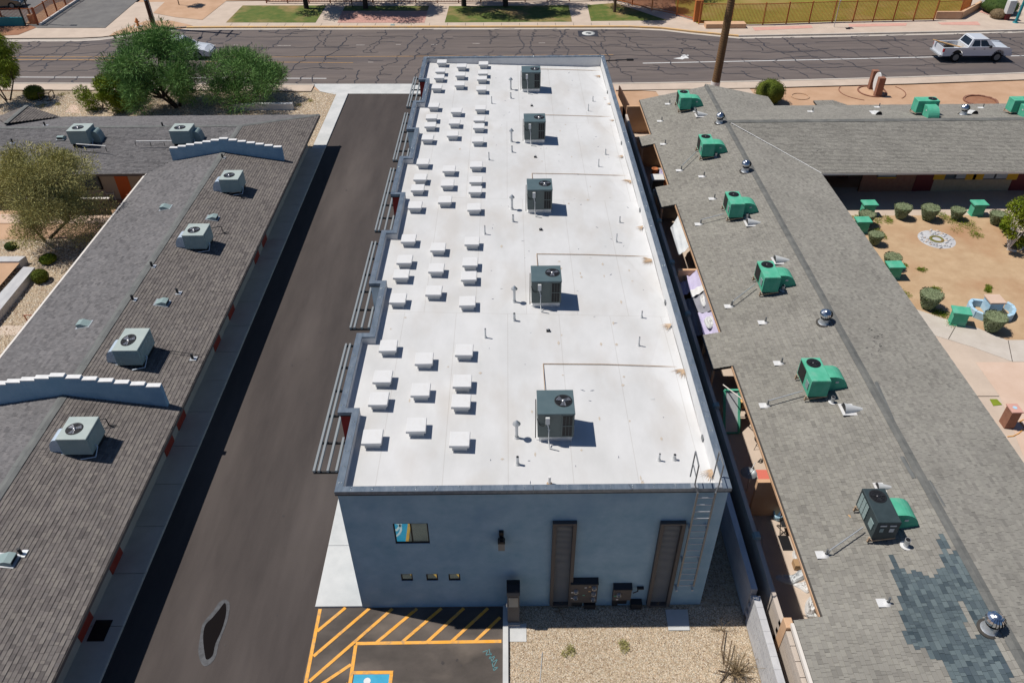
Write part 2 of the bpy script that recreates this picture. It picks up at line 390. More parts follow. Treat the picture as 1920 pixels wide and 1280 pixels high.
# side pavement under the left eave in slabs
sl = thing('side_pavement', 'narrow concrete pavement along the doors of the long left building', 'pavement', (-13.2, 30, 0))
sl['kind'] = 'structure'
del sl['category'], sl['label']
for i in range(24):
    y = 2+i*2.01
    part('slab', MB().cbox(-13.85, -12.72, y, y+1.995, -.02, .10, .012), 'concrete', sl)
cw = thing('corner_walk', '', '', (-6, 30, 0)); cw['kind'] = 'structure'; del cw['category'], cw['label']
for i in range(15):
    y = 14.72+i*2.45
    part('slab', MB().cbox(-6.6, -5.03, y, y+2.44, -.02, .07, .012), 'new_concrete', cw)
# gravel yards
def gravel(name, pts, z, m='gravel'): return wpoly(name, pts, z, m)
gravel('gravel_bed', [(-.18, -5), (7.55, -5), (7.55, 52), (6.2, 52), (6.2, 14.7), (-.18, 14.7)], .012)
# front yard of left building towards the street
gravel('gravel_bed', [(-60, 50), (-13.62, 50), (-13.62, 60.4)]+[tuple(G(*p)[:2]) for p in ((600, 172), (585, 166))]+[(-60, 61.6)], .006)
gravel('gravel_bed', [(-60, 2), (-18, 2), (-18, 38.6), (-60, 38.6)], .006)
kb = MB().box(-.35, -.18, -5, 14.66, -.01, .13); struct('kerb', kb, 'new_concrete')
gpoly('driveway_slab', [(943, 1176), (987, 1168), (987, 1203), (945, 1203)], .03, 'new_concrete')
gpoly('stepping_slab', [(1247, 1143), (1289, 1143), (1293, 1182), (1253, 1182)], .04, 'new_concrete')

# loose pebbles on the nearest gravel: too many to count
def pebbles(name, x0, x1, y0, y1, n, rmin, rmax, z, avoid=None):
    rng = np.random.default_rng(3); c = np.stack([rng.uniform(x0, x1, n), rng.uniform(y0, y1, n)], 1)
    if avoid is not None: c = c[~avoid(c)]
    n = len(c); r = rng.uniform(rmin, rmax, n); ang = rng.uniform(0, 6.28, n)
    base = np.array([(1, 0, 0), (.2, .8, 0), (-.9, .5, 0), (-.8, -.6, 0), (.3, -.8, 0), (.1, .1, .75)])
    f = np.array([(0, 1, 5), (1, 2, 5), (2, 3, 5), (3, 4, 5), (4, 0, 5)])
    ca, sa = np.cos(ang), np.sin(ang)
    V = np.zeros((n, 6, 3)); V[:, :, 0] = c[:, None, 0]+r[:, None]*(ca[:, None]*base[:, 0]-sa[:, None]*base[:, 1])
    V[:, :, 1] = c[:, None, 1]+r[:, None]*(sa[:, None]*base[:, 0]+ca[:, None]*base[:, 1]); V[:, :, 2] = z+r[:, None]*base[:, 2]
    F = (f[None]+6*np.arange(n)[:, None, None]).reshape(-1, 3)
    me = fastmesh(name, V.reshape(-1, 3), F, np.repeat(rng.uniform(0, 1, n), 5)); me.materials.append(M['pebble'])
    o = link(bpy.data.objects.new(name, me)); o['kind'] = 'stuff'; o['label'] = 'loose tan and white landscaping gravel'
    return o
def fastmesh(name, V, F, tint=None, mats=None):
    k = F.shape[1]; me = bpy.data.meshes.new(name); me.vertices.add(len(V)); me.vertices.foreach_set('co', np.ascontiguousarray(V, dtype=np.float32).ravel())
    me.loops.add(F.size); me.loops.foreach_set('vertex_index', F.ravel().astype(np.int32))
    me.polygons.add(len(F)); me.polygons.foreach_set('loop_start', (np.arange(len(F))*k).astype(np.int32)); me.polygons.foreach_set('loop_total', np.full(len(F), k, np.int32))
    if tint is not None:
        at = me.attributes.new('tint', 'FLOAT', 'FACE'); at.data.foreach_set('value', tint.astype(np.float32))
    if mats is not None: me.polygons.foreach_set('material_index', mats.astype(np.int32))
    me.update(calc_edges=True); me.shade_flat(); return me
pebbles('gravel', -.15, 7.5, 9.5, 14.6, 34000, .010, .024, .014, lambda c: (c[:, 0] > 5.0) & (c[:, 0] < 5.8) & (c[:, 1] > 13.7) & (c[:, 1] < 14.55))
pebbles('gravel', -36, -21, 23, 38.5, 26000, .03, .07, .008)
pebbles('gravel', -44, -13.7, 50.5, 60.6, 36000, .03, .07, .008)

# painted lines on the lot
def stripe(mb, p, q, w, z):
    p = Vector((p[0], p[1], 0)); q = Vector((q[0], q[1], 0)); d = (q-p).normalized(); n = Vector((-d.y, d.x, 0))*w/2
    mb.quad((*(p-n)[:2], z), (*(q-n)[:2], z), (*(q+n)[:2], z), (*(p+n)[:2], z))
mb = MB()
XL, XR_, YT = -6.42, -.4, 13.41
stripe(mb, (-6.43, 14.66), (-6.36, 9.0), .11, .016)
stripe(mb, (-5.06, YT), (XR_, YT+.03), .11, .016)
stripe(mb, (-5.05, YT-.06), (-5.0, 9), .11, .016)
for p, q in (((648, 1139), (595, 1183)), ((693, 1140), (588, 1230)), ((736, 1141), (580, 1277)), ((782, 1141), (704, 1206)), ((828, 1140), (751, 1206)),
             ((870, 1140), (799, 1205)), ((915, 1140), (845, 1204)), ((938, 1157), (891, 1202))):
    stripe(mb, G(*p), G(*q), .105, .020)
for k in range(1, 6):
    y0 = 12.15-.62*k+.62
    stripe(mb, (-5.1, y0+.55), (-6.3, y0-.38), .105, .020)
struct('road_marking', mb, 'yellow')
# accessible parking symbol panel
x0, x1, y1, y0 = -5.0, -3.80, 12.43, 11.15
mb = MB(); stripe(mb, (x0, y1), (x1+.05, y1), .11, .024); stripe(mb, (x1, y1-.06), (x1, y0+.06), .11, .024); stripe(mb, (x0, y0), (x1+.05, y0), .11, .024)
struct('road_marking', mb, 'yellow')
wpoly('road_marking', [(x0+.05, y0+.05), (x1-.05, y0+.05), (x1-.05, y1-.05), (x0+.05, y1-.05)], .014, 'blue_paint')
mb = MB(); cx, cy = -4.42, 11.68
for i in range(20):     # wheel arc of the symbol
    t0, t1 = [math.radians(200+i*11+j*11) for j in (0, 1)]
    mb.quad(*[(cx+r*math.cos(t), cy-.05+r*math.sin(t), .020) for r, t in ((.30, t0), (.38, t0), (.38, t1), (.30, t1))])
stripe(mb, (cx-.1, cy+.33), (cx-.08, cy-.05), .1, .020); stripe(mb, (cx-.08, cy-.02), (cx+.22, cy-.04), .09, .024); stripe(mb, (cx+.2, cy-.04), (cx+.32, cy-.32), .09, .020)
mb.poly([(cx-.1+.11*math.cos(t*.5236), cy+.48+.11*math.sin(t*.5236)) for t in range(12)], .020)
struct('road_marking', mb, 'white_paint')
# chalky survey scrawl by the kerb
mb = MB()
pts = [G(905, 1222), G(915, 1218), G(911, 1228), G(922, 1224), G(917, 1235), G(928, 1229), G(921, 1243), G(933, 1235), G(924, 1252), G(934, 1250), G(926, 1257), G(917, 1216)]
for p, q in zip(pts, pts[1:]): stripe(mb, p, q, .025, .013)
struct('chalk_mark', mb, 'chalk_blue')
# puddle
def closed(pxs): return [tuple(G(*p)[:2]) for p in pxs]
def catmull(pts, n=6):
    out = []
    for i in range(len(pts)):
        p0, p1, p2, p3 = [Vector((*pts[(i+j-1) % len(pts)], 0)) for j in range(4)]
        for k in range(n):
            t = k/n; v = .5*((2*p1)+(-p0+p2)*t+(2*p0-5*p1+4*p2-p3)*t*t+(-p0+3*p1-3*p2+p3)*t**3); out.append((v.x, v.y))
    return out
pud = catmull(closed([(422, 1130), (424, 1150), (416, 1180), (404, 1207), (399, 1228), (388, 1236), (384, 1225), (381, 1195), (385, 1172), (398, 1158), (409, 1145)]))
damp = catmull(closed([(424, 1124), (431, 1134), (426, 1165), (411, 1204), (404, 1232), (390, 1247), (379, 1245), (372, 1222), (376, 1190), (381, 1168), (399, 1146), (412, 1128)]))
wpoly('puddle', damp, .0125, 'puddle_damp'); wpoly('puddle', pud, .0165, 'puddle_wet')

# street paint
def gline(m, pxs, wd, z=.008, name='road_marking'):
    mb = MB(); ps = [G(*p) for p in pxs]
    for p, q in zip(ps, ps[1:]): stripe(mb, p, q, wd, z)
    return struct(name, mb, m)
gline('white_paint', [(1205, 119), (1500, 113), (1765, 107)], .14); gline('white_paint', [(1893, 105.5), (1990, 103)], .14)
gline('white_paint', [(25, 145), (200, 145.5), (400, 146.5), (612, 147.5)], .12)
gline('old_yellow', [(0, 106.5), (225, 107)], .1); gline('old_yellow', [(0, 112), (225, 113)], .16)
gline('old_yellow', [(385, 108), (700, 106.5), (1150, 103)], .09); gline('old_yellow', [(385, 116), (662, 118)], .1)
for x0_, x1_, y_ in ((395, 405, 85), (438, 446, 85), (520, 545, 86), (668, 684, 85), (742, 752, 84), (690, 700, 117), (808, 820, 84), (886, 900, 82), (1010, 1022, 81), (1155, 1167, 113), (470, 480, 122)):
    gline('worn_white', [(x0_, y_), (x1_, y_)], .12)
# turn arrows (painted)
def arrow(pxs, name='road_marking'): struct(name, MB().poly([G(*p) for p in pxs], .009), 'white_paint')
arrow([(182, 15.5), (187, 13), (193, 9.5), (189, 8.5), (199, 5.5), (200, 11), (196, 11.2), (190, 15)])
arrow([(1262, 110), (1276, 108), (1278, 104), (1284, 102.5), (1292, 104), (1289, 107), (1292, 110), (1284, 110), (1280, 112)])
# tar crack sealing, long and cross
def wig(p, q, n, amp):
    p = Vector((p[0], p[1], 0)); q = Vector((q[0], q[1], 0)); d = q-p; nn = Vector((-d.y, d.x, 0)).normalized(); out = []; off = 0
    for i in range(n+1):
        off = off*.6+R.uniform(-amp, amp); out.append(p+d*i/n+nn*(0 if i in (0, n) else off))
    return out
mb = MB()
def nearY(x):
    for (xa, ya), (xb, yb) in zip(near, near[1:]):
        if xa <= x <= xb: return ya+(yb-ya)*(x-xa)/(xb-xa)
    return 62
def farY(x):
    for (xa, ya), (xb, yb) in zip(far, far[1:]):
        if xa <= x <= xb: return ya+(yb-ya)*(x-xa)/(xb-xa)
    return 76
def seal(pts, w0, w1):
    for a, b_ in zip(pts, pts[1:]): stripe(mb, a, b_, R.uniform(w0, w1), .0115+R.random()*.002)
for f in (.26, .47, .62, .83):
    x = -46
    while x < 56:
        ln = R.uniform(3, 9); y = nearY(x)+f*(farY(x)-nearY(x)); y2 = nearY(x+ln)+f*(farY(x+ln)-nearY(x+ln))
        if R.random() < .78: seal(wig((x, y), (x+ln, y2+R.uniform(-.2, .2)), 9, .16), .05, .11)
        x += ln
x = -46
while x < 58:
    yy = nearY(x)+.1; yF_ = farY(x)-.5; cur = x
    while yy < yF_:
        ln = R.uniform(1.6, 4.2)
        y2 = min(yy+ln, yF_); drift = (-.42 if x > 10 else .08)*(y2-yy)+R.uniform(-.6, .6)
        if R.random() < .7: seal(wig((cur, yy), (cur+drift, y2), 8, .26), .035, .12)
        if R.random() < .3: seal(wig((cur+drift, y2), (cur+drift+R.uniform(1, 2.4), y2+R.uniform(-.3, .3)), 5, .12), .06, .11)
        yy = y2; cur += drift
    x += R.uniform(1.4, 2.5)
o = struct('crack_seal', mb, 'seal'); o['kind'] = 'stuff'; o['label'] = 'black tar lines sealing cracks in the street'
# utility patches and manhole in the far lane
struct('asphalt_patch', MB().poly([G(*p) for p in ((1083, 58), (1119, 57.5), (1123, 69), (1085, 69))], .0055), 'seal')
mh = thing('manhole_cover', 'round pale concrete manhole collar set in a dark patch of the far lane', 'manhole', tuple(G(1103.5, 63)))
c = G(1103.5, 63); part('collar', MB().lathe([(.28, .02), (.62, .02), (.62, -.02)], (c.x, c.y, 0), 24), 'new_concrete', mh); part('lid', MB().lathe([(0, .018), (.27, .018), (.27, -.02)], (c.x, c.y, 0), 20), 'steel_grey', mh)

# far verge: lawns, brick, dirt
gpoly('lawn', [(424, 44.8), (455.5, 12.7), (612, 12.7), (592, 45)], .11, 'grass')
gpoly('lawn', [(647.5, 13.5), (805, 13.5), (802, 22.8), (642.5, 22.8)], .11, 'grass')
gpoly('lawn', [(834, 44.7), (842, 14), (1066, 12.3), (1072.5, 43.3)], .11, 'grass')
gpoly('lawn', [(1107.7, 42), (1101, 12), (1154, 8), (1251, 40.6)], .11, 'grass')
bp = thing('brick_paving', '', '', tuple(G(632, 45))); bp['kind'] = 'structure'; del bp['category'], bp['label']
q0, q1, q2, q3 = [G(*p) for p in ((632.7, 45.3), (796, 45.3), (802, 23.4), (642, 23.2))]
part('bedding', MB().poly([q0, q1, q2, q3], .108), 'paver', bp)
mb = MB(); nu, nv = 60, 26
for i in range(nu):
    for j in range(nv):
        def B(u, v): p = (q0*(1-u)+q1*u)*(1-v)+(q3*(1-u)+q2*u)*v; return (p.x, p.y)
        u0, u1, v0, v1 = (i+.05)/nu, (i+.95)/nu, (j+.06)/nv, (j+.94)/nv
        zz = .116+R.random()*.004
        mb.quad((*B(u0, v0), zz), (*B(u1, v0), zz), (*B(u1, v1), zz), (*B(u0, v1), zz))
part('brick', mb, 'paver', bp, stuff=True)
for pxs in ([(1415, 60), (1410, 54), (1520, 50), (1524, 55)], [(1592, 53), (1590, 48), (1700, 46), (1698, 51)], [(1765, 49), (1757, 45), (1832, 43), (1838, 50)]):
    gpoly('brick_band', pxs, .112, 'paver')
# dirt and bark beyond
wpoly('field', [tuple(G(*p, .11)[:2]) for p in ((1306, 44), (1370, 46), (1430, 45.5), (1560, 41), (1750, 37), (1752, 31), (1800, 29))]+[(50, 90), (70, 130), (17.5, 130)], .11, 'field')
gpoly('lawn', [(1268, 27), (1304, 36), (1315, -40), (1262, -40)], .114, 'field')
wpoly('bark_bed', [(-24, 86.6), (17.5, 84.8), (17.5, 130), (-24, 130)], .09, 'bark_chip')
gpoly('bark_bed', [(1140, 0), (1268, 26), (1262, -40), (1140, -40)], .117, 'bark_chip')
wpoly('lawn', [(-18, 89), (12, 89), (12, 120), (-18, 120)], .1, 'field')
# top-left driveway of the facility across the street
gpoly('side_road', [(71, 55), (198, 55), (262, 0), (295, -60), (60, -60), (-60, -60), (-60, 30), (0, 30)], .13, 'street').data.materials[0] = mat('grey_asphalt', (.13, .125, .125), (.17, .165, .16), scale=.7, bump=.3)
gpoly('dirt_verge', [(205, 70), (215, 63), (274, 41.5), (322, 41.5), (362, 50.5), (300, 56)], .12, 'dirt')
gpoly('dirt_verge', [(288, 27), (318, -2), (345, -40), (600, -40), (500, 3), (425, 4), (380, 40), (330, 35)], .12, 'dirt')
gpoly('planting_bed', [(0, 50), (52, 50), (70, 46), (75, 52), (35, 68), (0, 70)], .12, 'bark_chip')
for xx in range(22):
    p0 = G(430+xx*34, 52.5); gx = p0.x
    struct('pavement_joint', MB().poly([(gx, farY(gx)+.3), (gx+.03, farY(gx)+.3), (gx+.03, farY(gx)+1.25), (gx, farY(gx)+1.25)], .104), 'bark_dark')

# ---- right courtyard
wpoly('courtyard_walk', [(9.5, 5), (60, 5), (60, 44), (9.5, 44)], .004, 'tan_concrete')
yd = [G(*p) for p in ((1560, 405), (1810, 404), (1886, 403), (1935, 470), (2100, 480), (2100, 640), (1887, 637.5), (1835, 616), (1777, 600), (1715, 579), (1640, 540), (1560, 480))]
court = wpoly('courtyard_dirt', yd, .010, 'yard_dirt')
gpoly('courtyard_walk', [(1560, 556), (1715, 579), (1777, 600), (1835, 616), (1887, 637.5), (2100, 638), (2100, 679), (1898, 678), (1823, 650.5), (1749, 628), (1600, 585)], .014, 'concrete')
gpoly('courtyard_pad', [(1829, 679), (2100, 679), (2100, 960), (1960, 960), (1875, 743)], .012, 'pink_concrete')
for a_, b_ in (((1791, 613), (1778, 636)), ((1890, 638), (1898, 678)), ((1832, 743), (1873, 743))):
    gline('bark_dark', [a_, b_], .03, .0185, 'slab_joint')
gpoly('grate', [(1855, 748.5), (1869, 748.5), (1879, 759), (1862, 761)], .022, 'leaf_lime')
# alley between the buildings and the tenants' patios
wpoly('alley_floor', [(7.76, 5), (8.3, 5), (8.3, 53), (7.76, 53)], .002, 'bark_dark')
wpoly('patio_floor', [(8.3, 5), (10.4, 5), (10.4, 53), (8.3, 53)], .009, 'tan_concrete')

# ================================================================== MAIN BUILDING
XA, XB, XE, YF0, YB0, HT = -5.07, -5.53, 6.255, 14.66, 51.40, 5.89
STEP = [(17.92, 22.0), (25.16, 29.2), (32.48, 36.5), (39.85, 43.85), (47.26, YB0)]   # bays that stand proud on the drive side
def outline(dx=0., dA=0.):
    """plan outline, inset by dx (clockwise from the near right corner)"""
    pts = [(XE-dx, YF0+dx), (XA+dx, YF0+dx)]
    for a, b_ in STEP:
        pts += [(XA+dx, a+dx), (XB+dx, a+dx)]
        if b_ < YB0: pts += [(XB+dx, b_-dx), (XA+dx, b_-dx)]
    pts += [(XB+dx, YB0-dx), (XE-dx, YB0-dx)]
    return pts
bld = thing('commercial_building', 'long two storey grey stucco building with flat white roof in the middle', 'building', (0.6, YF0, 0))
def zroof(x): return 5.545-(x+4.8)*.034
W0 = .045
op = outline(W0); mb = MB(); n = len(op)
for i in range(n):
    p, q = op[i], op[(i+1) % n]
    if abs(p[1]-q[1]) < 1e-6 and abs(p[1]-(YF0+W0)) < 1e-6: continue       # front wall built apart, it has openings
    south = abs(p[1]-q[1]) < 1e-6 and p[0] > q[0] and p[0] < 0
    if south: continue
    mb.add([(*p, 0), (*q, 0), (*q, HT-.05), (*p, HT-.05)], [(0, 3, 2, 1)])
part('wall', mb, 'stucco', bld)
for k, (a, b_) in enumerate(STEP):
    part('return_wall', MB().box(XB+W0, XA+W0+.02, a+W0-.004, a+W0+.05, 0, HT-.06), 'stucco_red' if k % 2 == 0 else 'stucco_white', bld, 'dark red end wall' if k % 2 == 0 else 'pale end wall')
# front wall with openings
def wall_grid(x0, x1, z0, z1, y, holes, depth, name, m, parent):
    xs = sorted({x0, x1, *[h[0] for h in holes], *[h[1] for h in holes]}); zs = sorted({z0, z1, *[h[2] for h in holes], *[h[3] for h in holes]})
    mb = MB()
    for i in range(len(xs)-1):
        for j in range(len(zs)-1):
            cx_, cz_ = (xs[i]+xs[i+1])/2, (zs[j]+zs[j+1])/2
            if any(h[0] < cx_ < h[1] and h[2] < cz_ < h[3] for h in holes): continue
            mb.quad((xs[i], y, zs[j]), (xs[i+1], y, zs[j]), (xs[i+1], y, zs[j+1]), (xs[i], y, zs[j+1]))
    for h in holes:
        d = depth
        mb.quad((h[0], y, h[2]), (h[0], y, h[3]), (h[0], y+d, h[3]), (h[0], y+d, h[2]))
        mb.quad((h[1], y, h[2]), (h[1], y+d, h[2]), (h[1], y+d, h[3]), (h[1], y, h[3]))
        mb.quad((h[0], y, h[2]), (h[0], y+d, h[2]), (h[1], y+d, h[2]), (h[1], y, h[2]))
        mb.quad((h[0], y, h[3]), (h[1], y, h[3]), (h[1], y+d, h[3]), (h[0], y+d, h[3]))
    return part(name, mb, m, parent)
FW = YF0+W0
def fy(px, py): v = GY(px, py, FW); return v.x, v.z
holes = []
for (l, t), (r_, b_) in (((736, 981), (802, 1019)), ((751, 1075.5), (773, 1088.5)), ((798.5, 1075.5), (820.5, 1088)), ((840.5, 1075.5), (862.5, 1088))):
    x0, z1 = fy(l, t); _, z0 = fy(l, b_); x1 = fy(r_, t)[0]
    holes.append((x0, x1, z0, z1))
slots = []
for (l, t), (r_, b_) in (((1042, 976), (1076, 1129)), ((1244, 976), (1280, 1131))):
    x0, z1 = fy(l, t); x1, _ = fy(r_, t); _, z0 = fy(1040 if l < 1100 else 1220, b_)
    slots.append((x0, x1, max(z0, .12), z1))
wall_grid(XA+W0, XE-W0, 0, HT-.05, FW, holes+slots, .10, 'front_wall', 'stucco', bld)
for k, h in enumerate(holes):
    w_ = part('window', MB().box(h[0], h[1], FW+.02, FW+.06, h[2], h[2]+.04).box(h[0], h[1], FW+.02, FW+.06, h[3]-.04, h[3]).box(h[0], h[0]+.04, FW+.02, FW+.06, h[2]+.04, h[3]-.04).box(h[1]-.04, h[1], FW+.02, FW+.06, h[2]+.04, h[3]-.04), 'black', bld, 'square upper window mirroring the parking lot' if k == 0 else None)
    if k == 0: part('mullion', MB().box((h[0]+h[1])/2-.02, (h[0]+h[1])/2+.02, FW+.022, FW+.062, h[2]+.04, h[3]-.04), 'black', w_)
    xm = (h[0]+h[1])/2
    for (u0, u1) in (((h[0]+.04, xm-.02), (xm+.02, h[1]-.04)) if k == 0 else ((h[0]+.04, h[1]-.04),)):
        part('pane', MB().quad((u0, FW+.04, h[2]+.04), (u1, FW+.04, h[2]+.04), (u1, FW+.04, h[3]-.04), (u0, FW+.04, h[3]-.04)), 'glass_mirror', w_)
for h in slots:
    f = part('louvre_recess', MB().box(h[0]-.09, h[0]+.02, FW-.14, FW+.1, h[2], h[3]+.02).box(h[1]-.02, h[1]+.09, FW-.14, FW+.1, h[2], h[3]+.02).box(h[0]+.02, h[1]-.02, FW-.14, FW+.1, h[3]-.05, h[3]+.02).box(h[0]+.02, h[1]-.02, FW-.14, FW+.1, h[2]-.04, h[2]+.05), 'bronze', bld)
    part('mesh_panel', MB().box(h[0]+.02, h[1]-.02, FW+.03, FW+.06, h[2]+.05, h[3]-.05), 'ac_slate', f)
    mb = MB(); nz = int((h[3]-h[2]-.1)/.06)
    for i in range(nz):
        z = h[2]+.06+i*.06; mb.box(h[0]+.022, h[1]-.022, FW+.0, FW+.028, z, z+.026)
    part('louvre', mb, 'trellis_grey', f, stuff=True)
# roof deck, following the stepped parapet
ip = outline(.20)
mb = MB(); mb.add([(x, y, zroof(x)) for x, y in ip], [tuple(range(len(ip)-1, -1, -1))]); part('roof_deck', mb, 'membrane', bld)
# parapet: inner upstand (white membrane) and metal coping with outer drip
mb = MB(); n = len(ip)
for i in range(n):
    p, q = ip[i], ip[(i+1) % n]
    mb.add([(*p, zroof(p[0])-.02), (*q, zroof(q[0])-.02), (*q, HT-.03), (*p, HT-.03)], [(0, 1, 2, 3)])
part('parapet_upstand', mb, 'stucco_white', bld)
o1 = outline(-.012); o2 = outline(.205)
for i in range(n):
    p, q, r_, s_ = o1[i], o1[(i+1) % n], o2[(i+1) % n], o2[i]
    L_ = math.dist(p, q); k = max(1, round(L_/3.0))
    for j in range(k):
        def mix(a_, b_, t): return (a_[0]*(1-t)+b_[0]*t, a_[1]*(1-t)+b_[1]*t)
        g = .006/L_; t0, t1 = j/k+(g if j else 0), (j+1)/k-(g if j < k-1 else 0)
        a0, a1, c0, c1 = mix(p, q, t0), mix(p, q, t1), mix(s_, r_, t0), mix(s_, r_, t1)
        part('coping', MB().add([(*a0, HT), (*a1, HT), (*c1, HT-.012), (*c0, HT-.012), (*a0, HT-.13), (*a1, HT-.13), (*c1, HT-.07), (*c0, HT-.07)],
             [(0, 3, 2, 1), (0, 1, 5, 4), (3, 7, 6, 2)]), 'coping', bld)
mb = MB()    # coping screws
for i in range(n):
    p, q = o1[i], o1[(i+1) % n]; L_ = math.dist(p, q); d = ((q[0]-p[0])/L_, (q[1]-p[1])/L_); nx, ny = d[1], -d[0]
    s0 = .35
    while s0 < L_-.2:
        for e in (.07, .15):
            x, y = p[0]+d[0]*s0, p[1]+d[1]*s0
            cxx, cyy = x+(-d[1])*-e, y+d[0]*-e
            mb.lathe([(0, .012), (.016, .008), (.018, 0)], (cxx, cyy, HT-.004), 6)
        s0 += .62
part('screw', mb, 'screw', bld, stuff=True)
mb = MB()    # dark drip edge
for i in range(n):
    p, q = o1[i], o1[(i+1) % n]
    mb.add([(*p, HT-.131), (*q, HT-.131), (*q, HT-.17), (*p, HT-.17)], [(0, 1, 2, 3)])
part('drip_edge', mb, 'black', bld)
# slab crickets along the right parapet: shallow folded triangles
for k in range(5):
    yc = 17.2+7.33*k; xr = 6.03
    part('roof_cricket', MB().add([(xr, yc, zroof(xr)+.004), (xr, yc+7.0, zroof(xr)+.004), (xr-1.15, yc+3.5, zroof(xr-1.15)+.006), (xr, yc+3.5, zroof(xr)+.085)], [(0, 3, 2), (3, 1, 2)]), 'membrane', bld)
# rust and dust stains washed towards the drains
def stain(c, spread, ang, w_):
    x, y = c; zz = zroof(x)+.095 if x > 5.3 else zroof(x)+.006
    mb = MB(); k = 9
    def zz_(xx): return zroof(xx)+.0055+max(0, (xx-4.88)/1.15)*.09
    rim = []
    for i in range(2*k):
        a_ = ang+(i/(2*k-1)-.5)*w_; l_ = spread*(R.uniform(.55, 1) if i % 2 else R.uniform(.2, .5))
        rim.append((x+l_*math.cos(a_), y+l_*math.sin(a_)))
    for p, q in zip(rim, rim[1:]): mb.quad((x, y, zz_(x)+.012), (*p, zz_(p[0])+.012), (*q, zz_(q[0])+.012))
    return part('stain', mb, 'rust', bld)
for px, py, sp, an, ww in ((1125, 142, .55, 3.9, 1.5), (1145, 194, .45, 3.7, 1.2), (1152, 226, .4, 3.4, 1.1), (1168, 292, .5, 3.9, 1.2), (1183, 339, .55, 3.7, 1.9), (1206, 424, .6, 3.9, 1.0), (1222, 487, .6, 3.6, 2.1), (1259, 608, .6, 3.7, 1.2), (1282, 693, .65, 3.9, 1.7), (1334, 880, .6, 4.1, 1.5), (1137, 185, .3, 2.9, .8)):
    v = G(px, py, 5.25); stain((v.x, v.y), sp, an, ww)
mb = MB()
for px, py in ((1048, 487), (1052, 500), (1088, 508), (1090, 515), (1130, 490), (1133, 512), (1180, 500), (1186, 520), (994, 565), (1053, 625), (1047, 640), (1127, 640), (1156, 640), (1055, 700), (1170, 700), (1168, 716), (1181, 783), (1051, 770), (997, 770), (1124, 780), (1003, 850), (1202, 890), (1205, 900), (939, 240), (940, 462), (1060, 230), (1066, 200), (1050, 242), (1016, 300), (1072, 290), (1066, 378), (1107, 345), (1102, 370), (840, 690), (884, 500), (837, 556), (768, 755), (733, 622), (815, 500), (893, 365), (862, 282), (760, 600), (900, 700), (941, 860), (1241, 815), (1090, 840), (1150, 600), (1165, 560)):
    v = G(px, py, 5.4); L_ = R.uniform(.06, .28); wd = R.uniform(.02, .055); z = zroof(v.x)+.006
    mb.quad((v.x-wd, v.y, z), (v.x+wd*.3, v.y-L_*.5, z), (v.x+wd*1.4, v.y+L_*.1, z), (v.x+wd*.2, v.y+L_*.5, z))
part('stain', mb, 'dust', bld, stuff=True)
part('roof_patch', MB().poly([G(1221, 738, 5.41), G(1228, 738, 5.41), G(1228, 741, 5.41), G(1221, 741, 5.41)], zroof(5)+.02), 'pvc', bld)
# scupper heads along the right parapet
for k in range(5):
    y = 17.25+7.33*k
    part('scupper', MB().box(6.01, 6.05, y-.1, y+.1, zroof(6)+.0, zroof(6)+.14), 'steel_grey', bld)
# steel shade trellises on the drive side
for k in range(5):
    y0 = 16.45+7.33*k; y1 = y0+6.35 if k < 4 else y0+5.0; zt = 4.7
    xo, xi = -6.20, -5.15
    tr = thing('shade_trellis', ['nearest', 'second nearest', 'middle', 'second farthest', 'farthest'][k]+' grey steel slat trellis jutting over the drive from the stucco building', 'trellis', (xo, y0, zt), 'steel shade trellises along the drive')
    for x in (xo, xo+.15, xo+.43, xo+.70, xo+.97 if k == 0 else xo+.94):
        proud = any(a < (y0+y1)/2 < b2 for a, b2 in STEP)
        if x > XB-.04:
            part('slat', MB().box(x-.035, x+.035, y0, STEP[k][0]-.02, zt, zt+.09), 'trellis_grey', tr)
            continue
        part('slat', MB().box(x-.035, x+.035, y0, y1, zt, zt+.09), 'trellis_grey', tr)
    for j in range(6):
        y = y0+.02+j*(y1-y0-.06)/5
        xe = XA+.02 if y < STEP[k][0] else XB+.03
        part('crossbar', MB().box(xo-.03, xe, y, y+.05, zt-.08, zt-.002), 'dark_metal', tr)
# wall lamp and meters on the near wall
lp = part('wall_lamp', MB().box(.0, 0, 0, 0, 0, 0), 'black', bld)
bpy.data.objects.remove(lp)
x, z = fy(940, 998)
lp = part('wall_lamp', MB().box(x-.07, x+.07, FW-.10, FW, z-.05, z+.12).box(x-.03, x+.03, FW-.2, FW-.02, z-.12, z-.05).prism([(x-.05, z-.12), (x+.05, z-.12), (x+.11, z-.22), (x-.11, z-.22)], 'y', FW-.26, FW-.05), 'black', bld)
part('lamp_cage', MB().box(x-.1, x+.1, FW-.25, FW-.06, z-.56, z-.22), 'steel_grey', lp)
def meters(name, pl, pr, zt, zb, dots, lab):
    x0 = pl; x1 = pr
    c_ = part(name, MB().prism([(FW, zt+.1), (FW-.16, zt), (FW-.16, zb), (FW, zb)], 'x', x0, x1), 'bronze', bld, lab)
    part('hood', MB().prism([(FW, zt+.12), (FW-.2, zt+.02), (FW-.2, zt-.01), (FW, zt+.05)], 'x', x0-.01, x1+.01), 'dark_metal', c_)
    for u, v_, col in dots:
        x = x0+(x1-x0)*u; z = zb+(zt-zb)*v_
        if col == 'm':
            d = part('meter', MB().tube((x, FW-.16, z), (x, FW-.24, z), .075, .07, 14), 'galv', c_)
            part('meter_glass', MB().tube((x, FW-.24, z), (x, FW-.27, z), .055, .045, 12), 'glass_dark', c_)
        else: part('tag', MB().box(x-.035, x+.035, FW-.168, FW-.161, z-.02, z+.02), col, c_)
xa, zt_ = fy(1070, 1086); xb, _ = fy(1121, 1086); _, zb_ = fy(1070, 1121)
